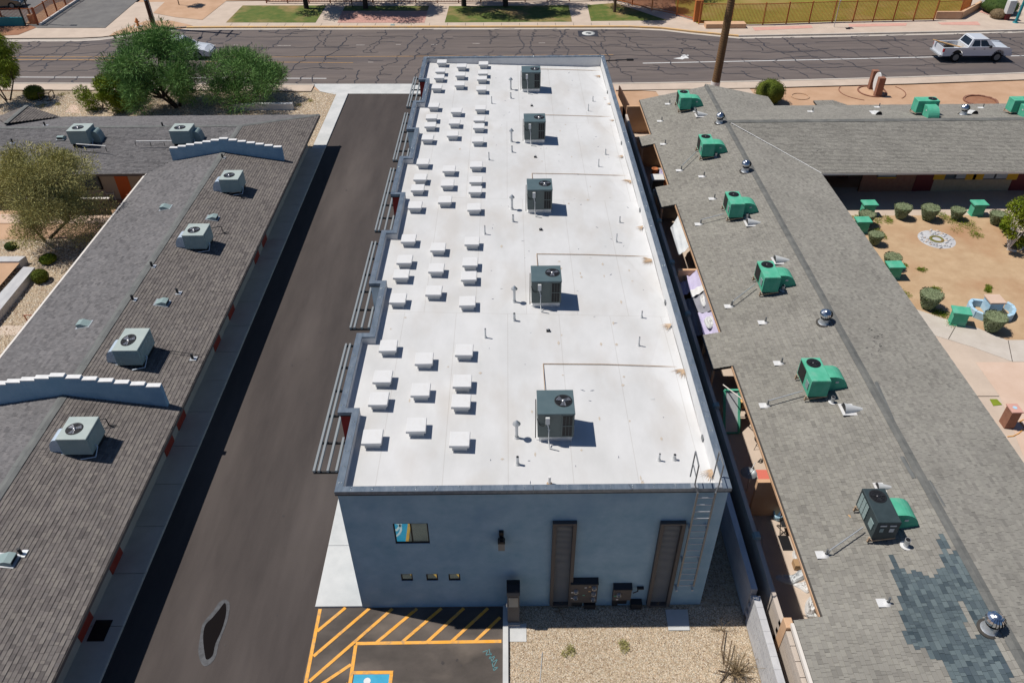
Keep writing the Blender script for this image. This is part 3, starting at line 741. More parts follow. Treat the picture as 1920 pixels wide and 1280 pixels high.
meters('meter_cabinet', xa, xb, zt_, zb_, [(.2, .62, 'm'), (.2, .30, 'm'), (.86, .80, 'm'), (.86, .5, 'm'), (.86, .2, 'm'), (.5, .4, 'ac_green'), (.55, .8, 'white_paint'), (.07, .55, 'white_paint'), (.07, .25, 'white_paint'), (.7, .85, 'kerb_yellow'), (.7, .6, 'kerb_yellow')], 'wide bronze meter cabinet with five round meters')
part('conduit_box', MB().box(xa, xa+.42, FW-.12, FW-.0, .15, zb_-.05).box(xa+.48, xb-.02, FW-.2, FW-.0, .1, zb_-.1), 'dark_metal', bld)
xa2, zt2 = fy(1150, 1096); xb2, _ = fy(1184, 1096); _, zb2 = fy(1150, 1117)
meters('meter_cabinet', xa2, xb2, zt2, zb2, [(.3, .55, 'm'), (.12, .4, 'ac_green'), (.25, .1, 'white_paint')], 'small bronze meter box with one meter')
part('conduit_box', MB().box(xa2+.02, xa2+.2, FW-.1, FW, .1, zb2-.03).box(xa2+.22, xa2+.5, FW-.05, FW-.0, .15, zb2-.04).box(xb2+.03, xb2+.4, FW-.22, FW-.0, .08, zb2-.15), 'dark_metal', bld)
xw, zw = fy(1195, 1100)
part('spigot', MB().path([(xw, FW, zw), (xw, FW-.15, zw), (xw-.15, FW-.15, zw-.1)], .02).box(xw-.02, xw+.2, FW-.1, FW, zw, zw+.05), 'dark_metal', bld)
part('downpipe', MB().box(XE-W0-.0, XE+.05, 20, 20.1, 0, 5.7).box(XE-W0, XE+.05, 34.7, 34.8, 0, 5.7), 'galv', bld)
# roof ladder
xl0, zl0 = fy(1303, 924); xl1, _ = fy(1336, 924); zbot = fy(1268, 1087)[1]
ld = part('ladder', MB().bar((xl0, FW-.22, zbot), (xl0, FW-.22, HT+.02), .05, .05).bar((xl1, FW-.22, zbot), (xl1, FW-.22, HT+.02), .05, .05), 'steel_grey', bld)
for i in range(17):
    z = zbot+.03+i*.305
    if z < HT-.1: part('rung', MB().tube((xl0, FW-.22, z), (xl1, FW-.22, z), .014, n=6), 'galv', ld)
for x in (xl0, xl1):
    s_ = -.09 if x == xl0 else .09
    part('grab_rail', MB().path([(x, FW-.22, HT), (x+s_, FW-.10, HT+.22), (x+s_, FW-.10, HT+1.0), (x+s_*.9, FW+.42, HT+1.02), (x+s_*.9, FW+.44, HT-.05)], .022).path([(x+s_, FW-.1, HT+.52), (x+s_*.9, FW+.43, HT+.52)], .016), 'steel_grey', ld)
    for z in (1.1, 2.6, 4.2): part('bracket', MB().box(x-.03, x+.03, FW-.22, FW, z, z+.05), 'galv', ld)
    part('foot_plate', MB().box(x+s_-.06, x+s_+.14, FW-.04, FW+.12, HT+.001, HT+.03), 'galv', ld)
# electrical pedestal at the kerb
x0 = G(951, 1172).x; cab = thing('utility_pedestal', 'tall bronze utility cabinet standing on the kerb in front of the grey wall', 'cabinet', (G(963, 1170).x, G(963, 1172).y, 0))
c = G(963, 1172); zt = .0
part('body', MB().cbox(c.x-.19, c.x+.19, c.y+.05, c.y+.45, .1, 1.62, .02), 'bronze', cab)
part('top', MB().prism([(c.y+.02, 1.63), (c.y+.48, 1.63), (c.y+.48, 1.82), (c.y+.3, 1.82)], 'x', c.x-.21, c.x+.21), 'black', cab)
part('meter_window', MB().box(c.x-.15, c.x+.15, c.y+.035, c.y+.05, 1.0, 1.5), 'steel_grey', cab)
part('handle', MB().box(c.x-.23, c.x-.2, c.y+.1, c.y+.14, .9, 1.1), 'galv', cab)
part('base', MB().box(c.x-.2, c.x+.2, c.y-.05, c.y+.47, 0, .1), 'concrete', cab)

# ---- roof boxes: square vent caps on the white roof
def vent_box():
    t = thing('roof_ventilator', 'x', 'vent', (0, 0, 0), 'square white vent caps on the flat roof')
    part('curb', MB().box(-.235, .235, -.235, .235, -.02, .16), 'pvc', t)
    part('collar', MB().box(-.27, .27, -.27, .27, .16, .21), 'pvc', t)
    part('cap', MB().cbox(-.31, .31, -.31, .31, .21, .30, .012), 'white_plastic', t)
    return t
vb = vent_box(); used = False
cols_ = {-4.33: [0, 1.67, 2.77, 4.42], -3.0: [.55, 2.18, 3.75], -1.64: [-.08, 1.62, 2.65, 4.27]}
cn = {-4.33: 'left', -3.0: 'middle', -1.64: 'right'}
bayn = ['nearest', 'second', 'third', 'fourth', 'farthest']
for k in range(5):
    for x, ys in cols_.items():
        for j, dy in enumerate(ys):
            y = 16.62+.31+dy+7.33*k
            if k in (1, 2, 3) : y += .0
            lab = f"square white vent, {['nearest', 'second', 'third', 'farthest'][j]} in the {cn[x]} file of the {bayn[k]} cluster"
            o = vb if not used else dup(vb, (0, 0, 0))
            used = True; place(o, (x+R.uniform(-.03, .03), y+R.uniform(-.03, .03), zroof(x)), R.uniform(-.025, .025)); o['label'] = lab

# ---- packaged units on the white roof
def fan_parts(t, x, y, z, r, bladem='blade'):
    part('fan_ring', MB().lathe([(r, .0), (r+.03, .012), (r+.03, -.01), (r, -.02)], (x, y, z), 24), 'dark_metal', t)
    f = part('fan_well', MB().lathe([(0, .003), (r, .003)], (x, y, z), 24), 'black', t)
    mb = MB()
    for k in range(3):
        a_ = k*2.094+.5; ca, sa = math.cos(a_), math.sin(a_)
        P_ = lambda u, v_, h: (x+ca*u-sa*v_, y+sa*u+ca*v_, z+.006+h)
        mb.quad(P_(.05, -.04, 0), P_(r*.85, -.13*r/.3, .012), P_(r*.9, .08, .002), P_(.06, .05, .012))
    part('fan_blade', mb, bladem, t)
    part('hub', MB().lathe([(0, .05), (.05, .045), (.07, .01)], (x, y, z), 10), bladem, t)
    mb = MB()
    for k in range(8):
        a_ = k*.785; mb.bar((x+.05*math.cos(a_), y+.05*math.sin(a_), z+.03), (x+r*math.cos(a_), y+r*math.sin(a_), z+.02), .006, .006)
    for rr in (.45, .72): mb.lathe([(r*rr-.004, .03), (r*rr+.004, .03)], (x, y, z), 20)
    part('fan_guard', mb, 'dark_metal', t)
def slate_unit():
    t = thing('rooftop_air_conditioner', 'x', 'air conditioner', (0, 0, 0), 'slate blue packaged air conditioners on the white roof')
    part('curb', MB().box(-.52, .52, .03, 1.0, -.03, .20), 'galv', t)
    part('cabinet', MB().box(-.56, .56, 0, 1.06, .22, 1.18), 'ac_slate_side', t)
    part('lid', MB().cbox(-.575, .575, -.015, 1.075, 1.183, 1.235, .012), 'ac_slate', t)
    fan_parts(t, .24, .56, 1.236, .25)
    g = part('coil_grille', MB().box(.2, .5, -.012, -.003, .28, 1.12), 'black', t)
    part('grille_frame', MB().box(.19, .51, -.022, -.013, .70, .73).box(.295, .305, -.022, -.013, .28, 1.12).box(.395, .405, -.022, -.013, .28, 1.12).box(.17, .2, -.022, -.005, .24, 1.16).box(.5, .53, -.022, -.005, .24, 1.16), 'ac_slate_side', t)
    part('side_grille', MB().box(.561, .57, .08, .98, .3, 1.1), 'black', t)
    part('disconnect_box', MB().cbox(-.33, -.2, -.1, -.005, .86, 1.12, .01), 'pvc', t)
    part('conduit', MB().path([(-.27, -.05, .86), (-.22, -.06, .62), (-.22, -.12, .2), (-.2, -.3, .05), (.08, -.38, .03)], .018).lathe([(0, .03), (.04, 0), (0, -.03)], (-.22, -.07, .62), 8), 'pvc', t)
    part('cable', MB().path([(-.58, .02, 1.0), (-.5, -.03, .78), (-.4, -.04, .75), (-.33, -.05, .8)], .012), 'black', t)
    part('gas_line', MB().path([(-.6, .9, 1.0), (-.62, .2, .8), (-.62, .1, .1)], .015), 'black', t)
    return t
su = slate_unit()
for k, y in enumerate((17.06, 24.2, 31.5, 39.08, 46.42)):
    o = su if k == 0 else dup(su, (0, 0, 0)); o.location = (1.36, y, zroof(1.36))
    o['label'] = ['nearest slate blue rooftop unit, closest to the front edge of the white roof', 'second slate blue rooftop unit from the front of the white roof', 'middle one of the five slate blue units on the white roof', 'fourth slate blue rooftop unit, second from the street end', 'farthest slate blue rooftop unit, by the street end parapet'][k]
    yl = G(0, [690, 484, 333, 223, 137][k], 5.4).y; xs = G([1026, 1011, 999, 993, 1012][k], 600, 5.4).x*0+1.12
    zz = lambda x: zroof(x)+.03
    solo('condensate_pipe', MB().path([(xs, y+1.07, zz(xs)+.1), (xs, yl, zz(xs)), (3.2, yl+.03, zz(3.2)), (4.8, yl-.02, zz(4.8)+.01), (5.95, yl-.1, zz(5.95)+.03)], .014), 'rust', 'thin rusty drain line behind the '+bayn[k]+' slate unit of the white roof', 'pipe', (xs, yl, zz(xs)), 'drain lines across the white roof')
# ---- small roof pipes
def flue():
    t = thing('roof_flue', 'x', 'flue', (0, 0, 0), 'white capped flues on the white roof')
    part('stack', MB().tube((0, 0, 0), (0, 0, .62), .05), 'galv', t); part('cap', MB().lathe([(0, .78), (.13, .62), (.12, .60), (0, .60)], n=12), 'galv', t)
    part('boot', MB().lathe([(.06, .08), (.09, .0)], n=12), 'pvc', t)
    return t
fl = flue()
for k, p in enumerate(((968.7, 821.5), (964.4, 567), (960, 393.6), (959, 267), (957.7, 169))):
    v = G(*p, 5.35); o = fl if k == 0 else dup(fl, (0, 0, 0)); o.location = (v.x, v.y, zroof(v.x)); o['label'] = bayn[k]+' capped white flue left of the slate units on the white roof'
def stub(h, r):
    t = thing('vent_pipe', 'x', 'pipe', (0, 0, 0), 'vent pipes on the white roof')
    part('pipe', MB().tube((0, 0, 0), (0, 0, h), r, n=10, caps=False).lathe([(r-.01, h-.03), (0, h-.03)], n=10), 'galv', t); part('mouth', MB().lathe([(0, h-.02), (r*.85, h-.02)], n=10), 'black', t)
    part('boot', MB().lathe([(r+.005, .09), (r+.035, 0)], n=10), 'pvc', t)
    return t
for (h, r_), lst, nm in (((.34, .045), ((970.5, 873.6), (964.4, 604), (962, 418.5), (960, 288), (957.7, 187)), 'short wide pipe before the'),
                   ((.42, .03), ((910.5, 637.5), (909.5, 443.5), (917, 304), (922, 198)), 'thin pipe beside the right file of square vents,'),
                   ((.30, .03), ((1236, 860), (1203.4, 592), (1162, 414), (1135.4, 287), (1111.7, 187.5)), 'short pipe near the right parapet, in the'),
                   ((.40, .026), ((1198, 645), (1156, 451), (1122.3, 310), (1103, 206)), 'taller pipe near the right parapet, in the'),
                   ((.22, .045), ((1264.8, 857.5),), 'stubby grey pipe near the ladder, in the')):
    t = stub(h, r_)
    for k, p in enumerate(lst):
        v = G(*p, 5.3); o = t if k == 0 else dup(t, (0, 0, 0)); o.location = (v.x, v.y, zroof(v.x))
        o['label'] = nm+' '+bayn[k if len(lst) != 4 else k+1]+' bay of white roof'
def knob():
    t = thing('roof_plug', 'x', 'vent', (0, 0, 0), 'small capped plugs on the white roof')
    part('stem', MB().tube((0, 0, 0), (0, 0, .16), .025), 'white_plastic', t); part('cap', MB().box(-.07, .07, -.05, .05, .0, .07), 'dark_metal', t)
    return t
kn = knob()
for k, p in enumerate(((1028, 620.5), (1014, 431), (1003.7, 295), (997, 199))):
    v = G(*p, 5.35); o = kn if k == 0 else dup(kn, (0, 0, 0)); o.location = (v.x, v.y, zroof(v.x)); o['label'] = 'small white plug with a dark base in front of the '+bayn[k+1]+' slate unit'
v = G(1030, 906, 5.35); t = thing('roof_hydrant', 'white post with rusty foot at the front parapet of the white roof', 'pipe', (v.x, v.y, zroof(v.x)))
part('post', MB().tube((v.x, v.y, zroof(v.x)), (v.x, v.y, zroof(v.x)+.3), .045), 'white_plastic', t); part('foot', MB().lathe([(.05, .05), (.09, .0)], (v.x, v.y, zroof(v.x)), 10), 'rust', t)

# ================================================================== SHINGLED ROOFS
def shingle_field(name, parent, o, u, v, poly, key, n_single=0, dark=None, expo=.14, tab=.23, seed=1, seams=0):
    """courses of laminated shingles on the plane o+u*s+v*t inside poly[(s,t)], t runs up the slope"""
    rng = np.random.default_rng(seed); o = np.array(o); u = np.array(u)/np.linalg.norm(u); v = np.array(v)/np.linalg.norm(v); nrm = np.cross(u, v)
    if nrm[2] < 0: nrm = -nrm
    P_ = np.array(poly); tmin, tmax = P_[:, 1].min(), P_[:, 1].max(); rec = []
    k = 0; t = tmin
    while t < tmax-.01:
        t1 = min(t+expo, tmax); tm = (t+t1)/2; xs = []
        for i in range(len(P_)):
            (a0, b0), (a1, b1) = P_[i], P_[(i+1) % len(P_)]
            if (b0 <= tm) != (b1 <= tm): xs.append(a0+(tm-b0)/(b1-b0)*(a1-a0))
        xs.sort()
        for s0, s1 in zip(xs[::2], xs[1::2]):
            s = s0-rng.uniform(0, tab); tt = rng.uniform()
            while s < s1:
                w_ = tab*rng.choice([.45, .6, .85, 1.0, 1.2]); a_, b_ = max(s, s0), min(s+w_, s1)
                if b_-a_ > .02: rec.append((a_, b_, t, t1, .015+.013*rng.uniform(), np.clip(.25*tt+.75*rng.uniform(), 0, 1)))
                if rng.uniform() < .4: tt = rng.uniform()
                s += w_
        t = t1; k += 1
    A = np.array(rec); g = .006
    C = o+A[:, :1]*u+A[:, 2:3]*v
    cen = o+((A[:, 0]+A[:, 1])/2)[:, None]*u+A[:, 2:3]*v
    dk = np.zeros(len(A), bool)
    if dark is not None:
        for i, c in enumerate(cen): dk[i] = dark(c)
    # largest in the picture = nearest to the camera and inside the frame
    d = cen-np.array([0, 0, CH]); dep = d @ np.array(CF); px = 960+FOC*(d @ np.array(CR))/dep; py = 640-FOC*(d @ np.array(CU))/dep
    vis = (px > -20) & (px < 1940) & (py < 1290)
    order = np.argsort(np.where(vis, dep, 1e9)); single = np.zeros(len(A), bool); single[order[:n_single]] = True
    def verts(s0, s1, t0, t1, h):
        up = nrm*h
        a_, b_ = o+s0*u+t0*v, o+s1*u+t0*v; c_, e_ = o+s1*u+(t1+.01)*v, o+s0*u+(t1+.01)*v
        return [a_+up, b_+up, c_+nrm*.003, e_+nrm*.003, a_, b_]
    base = np.array([[0, 1, 2, 3], [4, 5, 1, 0], [4, 0, 3, 3], [5, 2, 1, 1]])
    B_ = A[~single]; V = np.zeros((len(B_), 6, 3))
    s0, s1, t0, t1, h = [B_[:, i][:, None] for i in range(5)]
    s1 = s1-g
    V[:, 0] = o+s0*u+t0*v+nrm*h; V[:, 1] = o+s1*u+t0*v+nrm*h; V[:, 2] = o+s1*u+(t1+.01)*v+nrm*.003; V[:, 3] = o+s0*u+(t1+.01)*v+nrm*.003
    V[:, 4] = o+s0*u+t0*v; V[:, 5] = o+s1*u+t0*v
    N_ = len(B_); idx = 6*np.arange(N_)[:, None]
    quads = np.concatenate([idx+np.array([[0, 1, 2, 3]]), idx+np.array([[4, 5, 1, 0]])], 1).reshape(-1, 4)
    tri = quads
    if np.dot(np.cross(u, v), nrm) < 0: tri = quads[:, ::-1]
    me = fastmesh(name, V.reshape(-1, 3)-np.array(ORG[parent]), tri, np.repeat(B_[:, 5], 2), np.repeat(dk[~single].astype(int), 2))
    me.materials.append(M['sh_'+key]); me.materials.append(M['sh_D'])
    fo = link(bpy.data.objects.new(name, me), parent); fo['kind'] = 'stuff'; ORG[fo] = ORG[parent]
    if n_single:
        um = {}
        for kk in ('sho_'+key, 'sho_D'):
            q = bpy.data.meshes.new('shingle'); q.from_pydata([(0, 0, 1), (1, 0, 1), (1, 1, .15), (0, 1, .15), (0, 0, 0), (1, 0, 0), (1, 1, 0), (0, 1, 0)], [], [(0, 1, 2, 3), (4, 5, 1, 0), (4, 0, 3, 7), (5, 6, 2, 1)])
            q.materials.append(M[kk]); um[kk] = q
        org = np.array(ORG[parent])
        for i in np.where(single)[0]:
            a_, b_, t0_, t1_, h_, _ = A[i]; p = o+a_*u+t0_*v-org
            ob = bpy.data.objects.new('shingle', um['sho_D' if dk[i] else 'sho_'+key]); COL.objects.link(ob); ob.parent = fo if False else parent
            ob.matrix_local = Matrix(((u[0]*(b_-a_-g), v[0]*(t1_-t0_+.01), nrm[0]*h_, p[0]), (u[1]*(b_-a_-g), v[1]*(t1_-t0_+.01), nrm[1]*h_, p[1]), (u[2]*(b_-a_-g), v[2]*(t1_-t0_+.01), nrm[2]*h_, p[2]), (0, 0, 0, 1)))
    return fo
def slope(parent, corners, key, singles=0, dark=None, seed=1):
    """corners: 3D points on one roof plane; the first edge is the eave (level). Builds underlay slab and shingles."""
    c = [np.array(p, float) for p in corners]; u = c[1]-c[0]; u /= np.linalg.norm(u)
    far_ = max(c, key=lambda p: p[2]); v = far_-c[0]; v = v-u*np.dot(v, u); v /= np.linalg.norm(v)
    if v[2] < 0: v = -v
    nrm = np.cross(u, v); 
    if nrm[2] < 0: nrm = -nrm
    mb = MB(); n_ = len(c); top = [p-nrm*.004 for p in c]; bot = [p-nrm*.12 for p in c]
    up = np.dot(np.cross(u, v), nrm) > 0
    area = sum((c[i][0]*c[(i+1) % n_][1]-c[(i+1) % n_][0]*c[i][1]) for i in range(n_))
    if area < 0: top = top[::-1]; bot = bot[::-1]
    mb.add([tuple(p) for p in top+bot], [tuple(range(n_)), tuple(range(2*n_-1, n_-1, -1))]+[(i, n_+i, n_+(i+1) % n_, (i+1) % n_) for i in range(n_)])
    rf = part('roof', mb, 'felt', parent)
    poly = [(np.dot(p-c[0], u), np.dot(p-c[0], v)) for p in c]
    shingle_field('shingle_courses', parent if singles else rf, c[0], u, v, poly, key, singles, dark, seed=seed)
    return rf
def capstrip(parent, a, b_, w_, m, name='ridge_cap', z=.03):
    a = Vector(a); b_ = Vector(b_); L_ = (b_-a).length; n_ = max(1, int(L_/.9)); mb = MB(); d = (b_-a)/n_
    s = d.cross(Vector((0, 0, 1))).normalized()*w_/2
    for i in range(n_):
        p, q = a+d*i, a+d*(i+1.02); zz = Vector((0, 0, z+.006*(i % 2)))
        dz = Vector((0, 0, w_*.085))
        mb.add([p+zz, q+zz, q+s+zz-dz, p+s+zz-dz, p-s+zz-dz, q-s+zz-dz], [(0, 3, 2, 1), (0, 1, 5, 4)])
    return part(name, mb, m, parent)

# ---- LEFT apartment building
ZE, ZR = 2.17, 2.92; xE, xM, xW = -12.9, -17.19, -21.53
lb = thing('apartment_building', 'L shaped grey shingled apartment building left of the driveway with stepped fire walls', 'building', (-17.2, 30, 0))
YS, YN, YRW, YSW = 3.0, 51.0, 47.5, 42.36
ZRW = ZR
slope(lb, [(xE, YS, ZE), (xE, YN, ZE), (xM, YRW, ZR), (xM, YS, ZR)], 'L', 150, seed=1)
slope(lb, [(xW, YSW, ZE), (xW, YS, ZE), (xM, YS, ZR), (xM, YRW, ZR)], 'W', 0, seed=2)
slope(lb, [(xW, YSW, ZE), (-46, YSW, ZE), (-46, YRW, ZR), (xM, YRW, ZR)], 'W', 0, seed=3)
slope(lb, [(-46, YN, ZE), (xE, YN, ZE), (xM, YRW, ZR), (-46, YRW, ZR)], 'W', 0, seed=4)
capstrip(lb, (xM, YS, ZR), (xM, YRW, ZR), .34, 'ridge_grey'); capstrip(lb, (xM, YRW, ZR), (-46, YRW, ZR), .28, 'ridge_grey'); capstrip(lb, (xE, YN, ZE), (xM, YRW, ZR), .34, 'ridge_grey')
# fascias
part('fascia', MB().box(xE, xE+.03, YS, YN, ZE-.16, ZE-.01), 'fascia_dark', lb)
part('fascia', MB().box(xW-.03, xW, YS, YSW, ZE-.14, ZE+.03).box(xW-.12, xW-.03, YS, YSW-.3, ZE-.1, ZE+.01), 'fascia', lb, 'pale gutter along the courtyard eave')
part('fascia', MB().box(-46, xW-.03, YSW-.03, YSW, ZE-.14, ZE-.0), 'fascia_dark', lb)
part('fascia', MB().box(-46, xE, YN, YN+.03, ZE-.14, ZE-.0), 'fascia_dark', lb)
# porch gable at the far left
g0 = G(10, 232, ZR+.05); g1 = G(50, 198.5, ZR+.05); g2 = G(112, 219, ZE+.15)
mbp = MB(); gl = (2*g1.x-g2.x, g2.y, g2.z)
part('porch_roof', MB().quad(tuple(g0), tuple(g1), tuple(g2)).quad(tuple(g0), gl, tuple(g1)), 'felt', lb)
for sgn, gg in ((1, g2), (-1, Vector(gl))):
    o_ = np.array(gg); u_ = np.array(g1-g0); u_ /= np.linalg.norm(u_); v_ = np.array(g1)-o_; v_ = v_-u_*np.dot(v_, u_); v_ /= np.linalg.norm(v_)
    pl_ = [(np.dot(np.array(p)-o_, u_), np.dot(np.array(p)-o_, v_)) for p in (gg, g1, g0)]
    shingle_field('shingle_courses', lb, o_+np.array((0, 0, .01)), u_, v_, pl_, 'L', 0, seed=9)
capstrip(lb, tuple(g0), tuple(g1), .3, 'ridge_grey', z=.05)
# walls, doors and windows on the drive side
WX = -13.83
mb = MB().box(WX-.2, WX, YS, YN-.9, 0, ZE-.02).box(xW+.7, xW+.9, YS, YSW+.8, 0, ZE-.02).box(-46, xW+.9, YSW+.9, YSW+1.1, 0, ZE).box(-46, WX-.2, YN-1.1, YN-.9, 0, ZE)
part('wall', mb, 'paint_beige', lb)
doorpx = ((496, 454), (434, 587), (340.6, 790), (217, 1050), (156, 1168.6))
winpx = ((481.5, 484.4), (407, 644), (318, 838))
for p in doorpx:
    v = GX(*p, WX); d = part('door', MB().box(WX, WX+.03, v.y-.45, v.y+.45, .12, 2.03), 'red_door', lb, 'red door')
    part('handle', MB().box(WX+.031, WX+.07, v.y-.38, v.y-.33, 1.0, 1.05), 'galv', d)
    if p[0] == 156: part('door_mat', MB().box(WX+.15, WX+.7, v.y-.4, v.y+.35, .101, .115), 'black', lb)
for p in winpx:
    v = GX(*p, WX); part('door', MB().box(WX, WX+.03, v.y-.45, v.y+.45, .12, 2.03), 'red_door', lb, 'red door')
for i in range(12):
    y = 6+i*3.4
    w_ = part('window', MB().box(WX, WX+.03, y-.55, y+.55, 1.0, 1.95), 'fascia_dark', lb); part('pane', MB().box(WX+.031, WX+.036, y-.5, y+.5, 1.05, 1.9), 'glass_dark', w_)
# wing side facing the court
wy = YSW+.9
a = GY(230, 330, wy); d0, d1 = GY(215, 335, wy).x, GY(240, 335, wy).x
part('door', MB().box(d0, d1, wy-.03, wy, .05, 2.0), 'orange_door', lb, 'orange door facing the courtyard')
w_ = part('window', MB().box(d0-2.6, d0-.9, wy-.03, wy, .7, 1.9), 'black', lb); part('pane', MB().box(d0-2.5, d0-1.0, wy-.035, wy-.031, .8, 1.8), 'glass_dark', w_)
part('handrail', MB().path([(d1+.2, wy-1.2, .95), (d1+1.2, wy-1.2, .95), (d1+1.2, wy-1.2, 0)], .03), 'fence_rust', lb)
# stepped fire walls riding over the roof
def firewall(Y, xl, xr, zl, zm, zr, hl, label, steps):
    t = thing('stepped_fire_wall', label, 'wall', (xM, Y, ZE)); n_ = steps; pts = []
    xs = [xl+(xr-xl)*i/n_ for i in range(n_+1)]
    def rz(x): return max(ZE, ZR-abs(x-xM)*(ZR-ZE)/(xM-xW))
    for i in range(n_):
        xm = (xs[i]+xs[i+1])/2; zt = rz(xm)+hl; zt = zl+(zm-zl)*(1-abs(i-(n_-1)/2)/((n_-1)/2))
        z0, z1 = rz(xs[i])-.05, rz(xs[i+1])-.05
        xa_, xb_ = xs[i], xs[i+1]
        part('block', MB().prism([(xa_, z0), (xb_, z1), (xb_, zt), (xa_, zt)], 'y', Y, Y+.19), 'stucco', t)
        part('cap', MB().box(xa_+.01, xb_-.01, Y-.012, Y+.202, zt+.001, zt+.05), 'white_paint', t)
    return t
firewall(43.6, -20.35, -13.64, 3.17, 3.72, 3.2, .8, 'far blue grey stepped fire wall crossing the left roof near the corner', 13)
firewall(22.1, -20.9, -13.38, 3.28, 3.84, 3.3, .8, 'near blue grey stepped fire wall crossing the left roof', 13)

# ---- RIGHT apartment building
ZE2, ZR2 = 2.3, 3.26; yE, yM, yW = 18.18, 13.63, 9.07
rb = thing('apartment_building', 'L shaped brown grey shingled apartment building right of the white roof', 'building', (13.6, 30, 0))
def lz(x): return ZR2-(yM-x)*(ZR2-ZE2)/(yM-yW)
XC = 8.30
dpoly = [(1665, 1045), (1672, 1043), (1690, 1072), (1745, 1085), (1758, 1078), (1748, 1012), (1752, 1010), (1770, 1048), (1790, 1042), (1803, 1066), (1822, 1085), (1828, 1110), (1840, 1130), (1838, 1165), (1825, 1168), (1868, 1240), (1890, 1300), (1790, 1300), (1760, 1240), (1700, 1200), (1680, 1140), (1690, 1140), (1672, 1075)]
hole = [(1786, 1128), (1791, 1128), (1822, 1172), (1826, 1200), (1815, 1200)]
def inside(pt, poly):
    x, y = pt; r_ = False
    for i in range(len(poly)):
        (x0, y0), (x1, y1) = poly[i], poly[(i+1) % len(poly)]
        if (y0 > y) != (y1 > y) and x < (x1-x0)*(y-y0)/(y1-y0)+x0: r_ = not r_
    return r_
dw = [tuple(G(*p, 2.85)[:2]) for p in dpoly]; hw = [tuple(G(*p, 2.95)[:2]) for p in hole]
def isdark(c): return inside((c[0], c[1]), dw) and not inside((c[0], c[1]), hw)
YR0, YR1, YRX = 3.0, 52.75, 46.7
west = [(XC, 12.78), (XC, YR0), (yM, YR0), (yM, YR1), (yW, YR1)]
can = [(24.2, 26.45), (37.8, 40.1), (45.6, 47.0)]
edge = []
for a_, b_ in can[::-1]: edge += [(yW, b_), (XC+.04, b_), (XC+.04, a_), (yW, a_)]
west = [(XC, YR0), (XC, 12.78), (yW, 12.78)]+edge[::-1]+[(yW, YR1), (yM, YR1), (yM, YR0)]
slope(rb, [(x, y, lz(x)) for x, y in west], 'R', 150, isdark, seed=5)
ez = lambda x: ZR2-(x-yM)*(ZR2-ZE2)/(yE-yM)
slope(rb, [(yE, YR0, ZE2), (yE, 41.4, ZE2), (yM, YRX, ZR2), (yM, YR0, ZR2)], 'R', 150, seed=6)
slope(rb, [(yE, YR1+.4, ZE2), (yE, 51.4, ZE2), (yM, YRX, ZR2), (yM, YR1+.4, ZR2)], 'R', 0, seed=7)
slope(rb, [(48, 41.4, ZE2), (yE, 41.4, ZE2), (yM, YRX, ZR2), (48, YRX, ZR2)], 'R', 0, seed=8)
slope(rb, [(48, 51.5, ZE2), (yE, 51.5, ZE2), (yM, YRX, ZR2), (48, YRX, ZR2)], 'R', 0, seed=10)
slope(rb, [(21.15, 51.5, ZE2), (21.15, 52.4, ZE2-.0), (22.5, 52.4, ZE2+.01), (23.2, 51.5, ZE2+.01)], 'R', 0, seed=11)
capstrip(rb, (yM, YR0, ZR2), (yM, YR1, ZR2), .32, 'ridge_dark'); capstrip(rb, (yM, YRX, ZR2), (48, YRX, ZR2), .42, 'ridge_dark')
capstrip(rb, (yE, 41.38, ZE2), (yM+.3, YRX-.28, ZR2-.02), .055, 'white_paint', 'valley_flashing', .03)
# felt patches showing beside the ridge
for p, q, w_, m_ in (((1640, 720), (1669, 790), .18, 'paint_tan'), ((1690, 860), (1713, 900), .2, 'paint_tan'), ((1740, 905), (1768, 952), .09, 'rust'), ((1883, 1205), (1915, 1262), .12, 'paint_tan'), ((1847, 1122), (1862, 1146), .10, 'black')):
    a_ = G(*p, 3.1); b_ = G(*q, 3.1); capstrip(rb, (a_.x, a_.y, lz(a_.x)+.0 if a_.x < yM else ez(a_.x)), (b_.x, b_.y, lz(b_.x) if b_.x < yM else ez(b_.x)), w_, 'felt' if m_ == 'black' else 'ridge_grey', 'roof_patch', .03)
mb = MB()
for (x0_, y0_), n_, sx, sy in (((1535, 275), 26, 24, 8), ((1640, 650), 22, 12, 20), ((1530, 205+70), 10, 10, 6)):
    for i in range(n_):
        v = G(x0_+R.gauss(0, sx), y0_+R.gauss(0, sy), 2.9); zz = (ez(v.x) if v.y < 41 else ZR2-abs(v.y-YRX)*(ZR2-ZE2)/5.3)+.022; a_ = R.uniform(.03, .12)
        mb.quad((v.x, v.y, zz), (v.x+a_, v.y+a_*.3, zz), (v.x+a_, v.y+a_*.5, zz), (v.x, v.y+.02, zz))
part('loose_grit', mb, 'black', rb, stuff=True)
# eave trim
part('fascia', MB().box(XC-.10, XC-.004, YR0, 12.70, lz(XC)-.16, lz(XC)-.02), 'fascia', rb, 'white gutter of the near eave')
for (y0_, y1_) in ((12.8, 24.2), (26.45, 37.8), (40.1, 45.6), (47.0, YR1)):
    part('fascia', MB().box(yW-.03, yW-.004, y0_, y1_, ZE2-.13, ZE2-.02), 'paint_tan', rb)
for a_, b_ in can: part('fascia', MB().box(XC+.01, XC+.035, a_, b_, lz(XC)-.13, lz(XC)-.02), 'fascia_dark', rb)
part('fascia', MB().box(yE+.004, yE+.03, YR0, 41.4, ZE2-.14, ZE2-.02), 'fascia', rb); part('fascia', MB().box(yE, 48, 41.37, 41.396, ZE2-.14, ZE2-.02), 'fascia', rb)
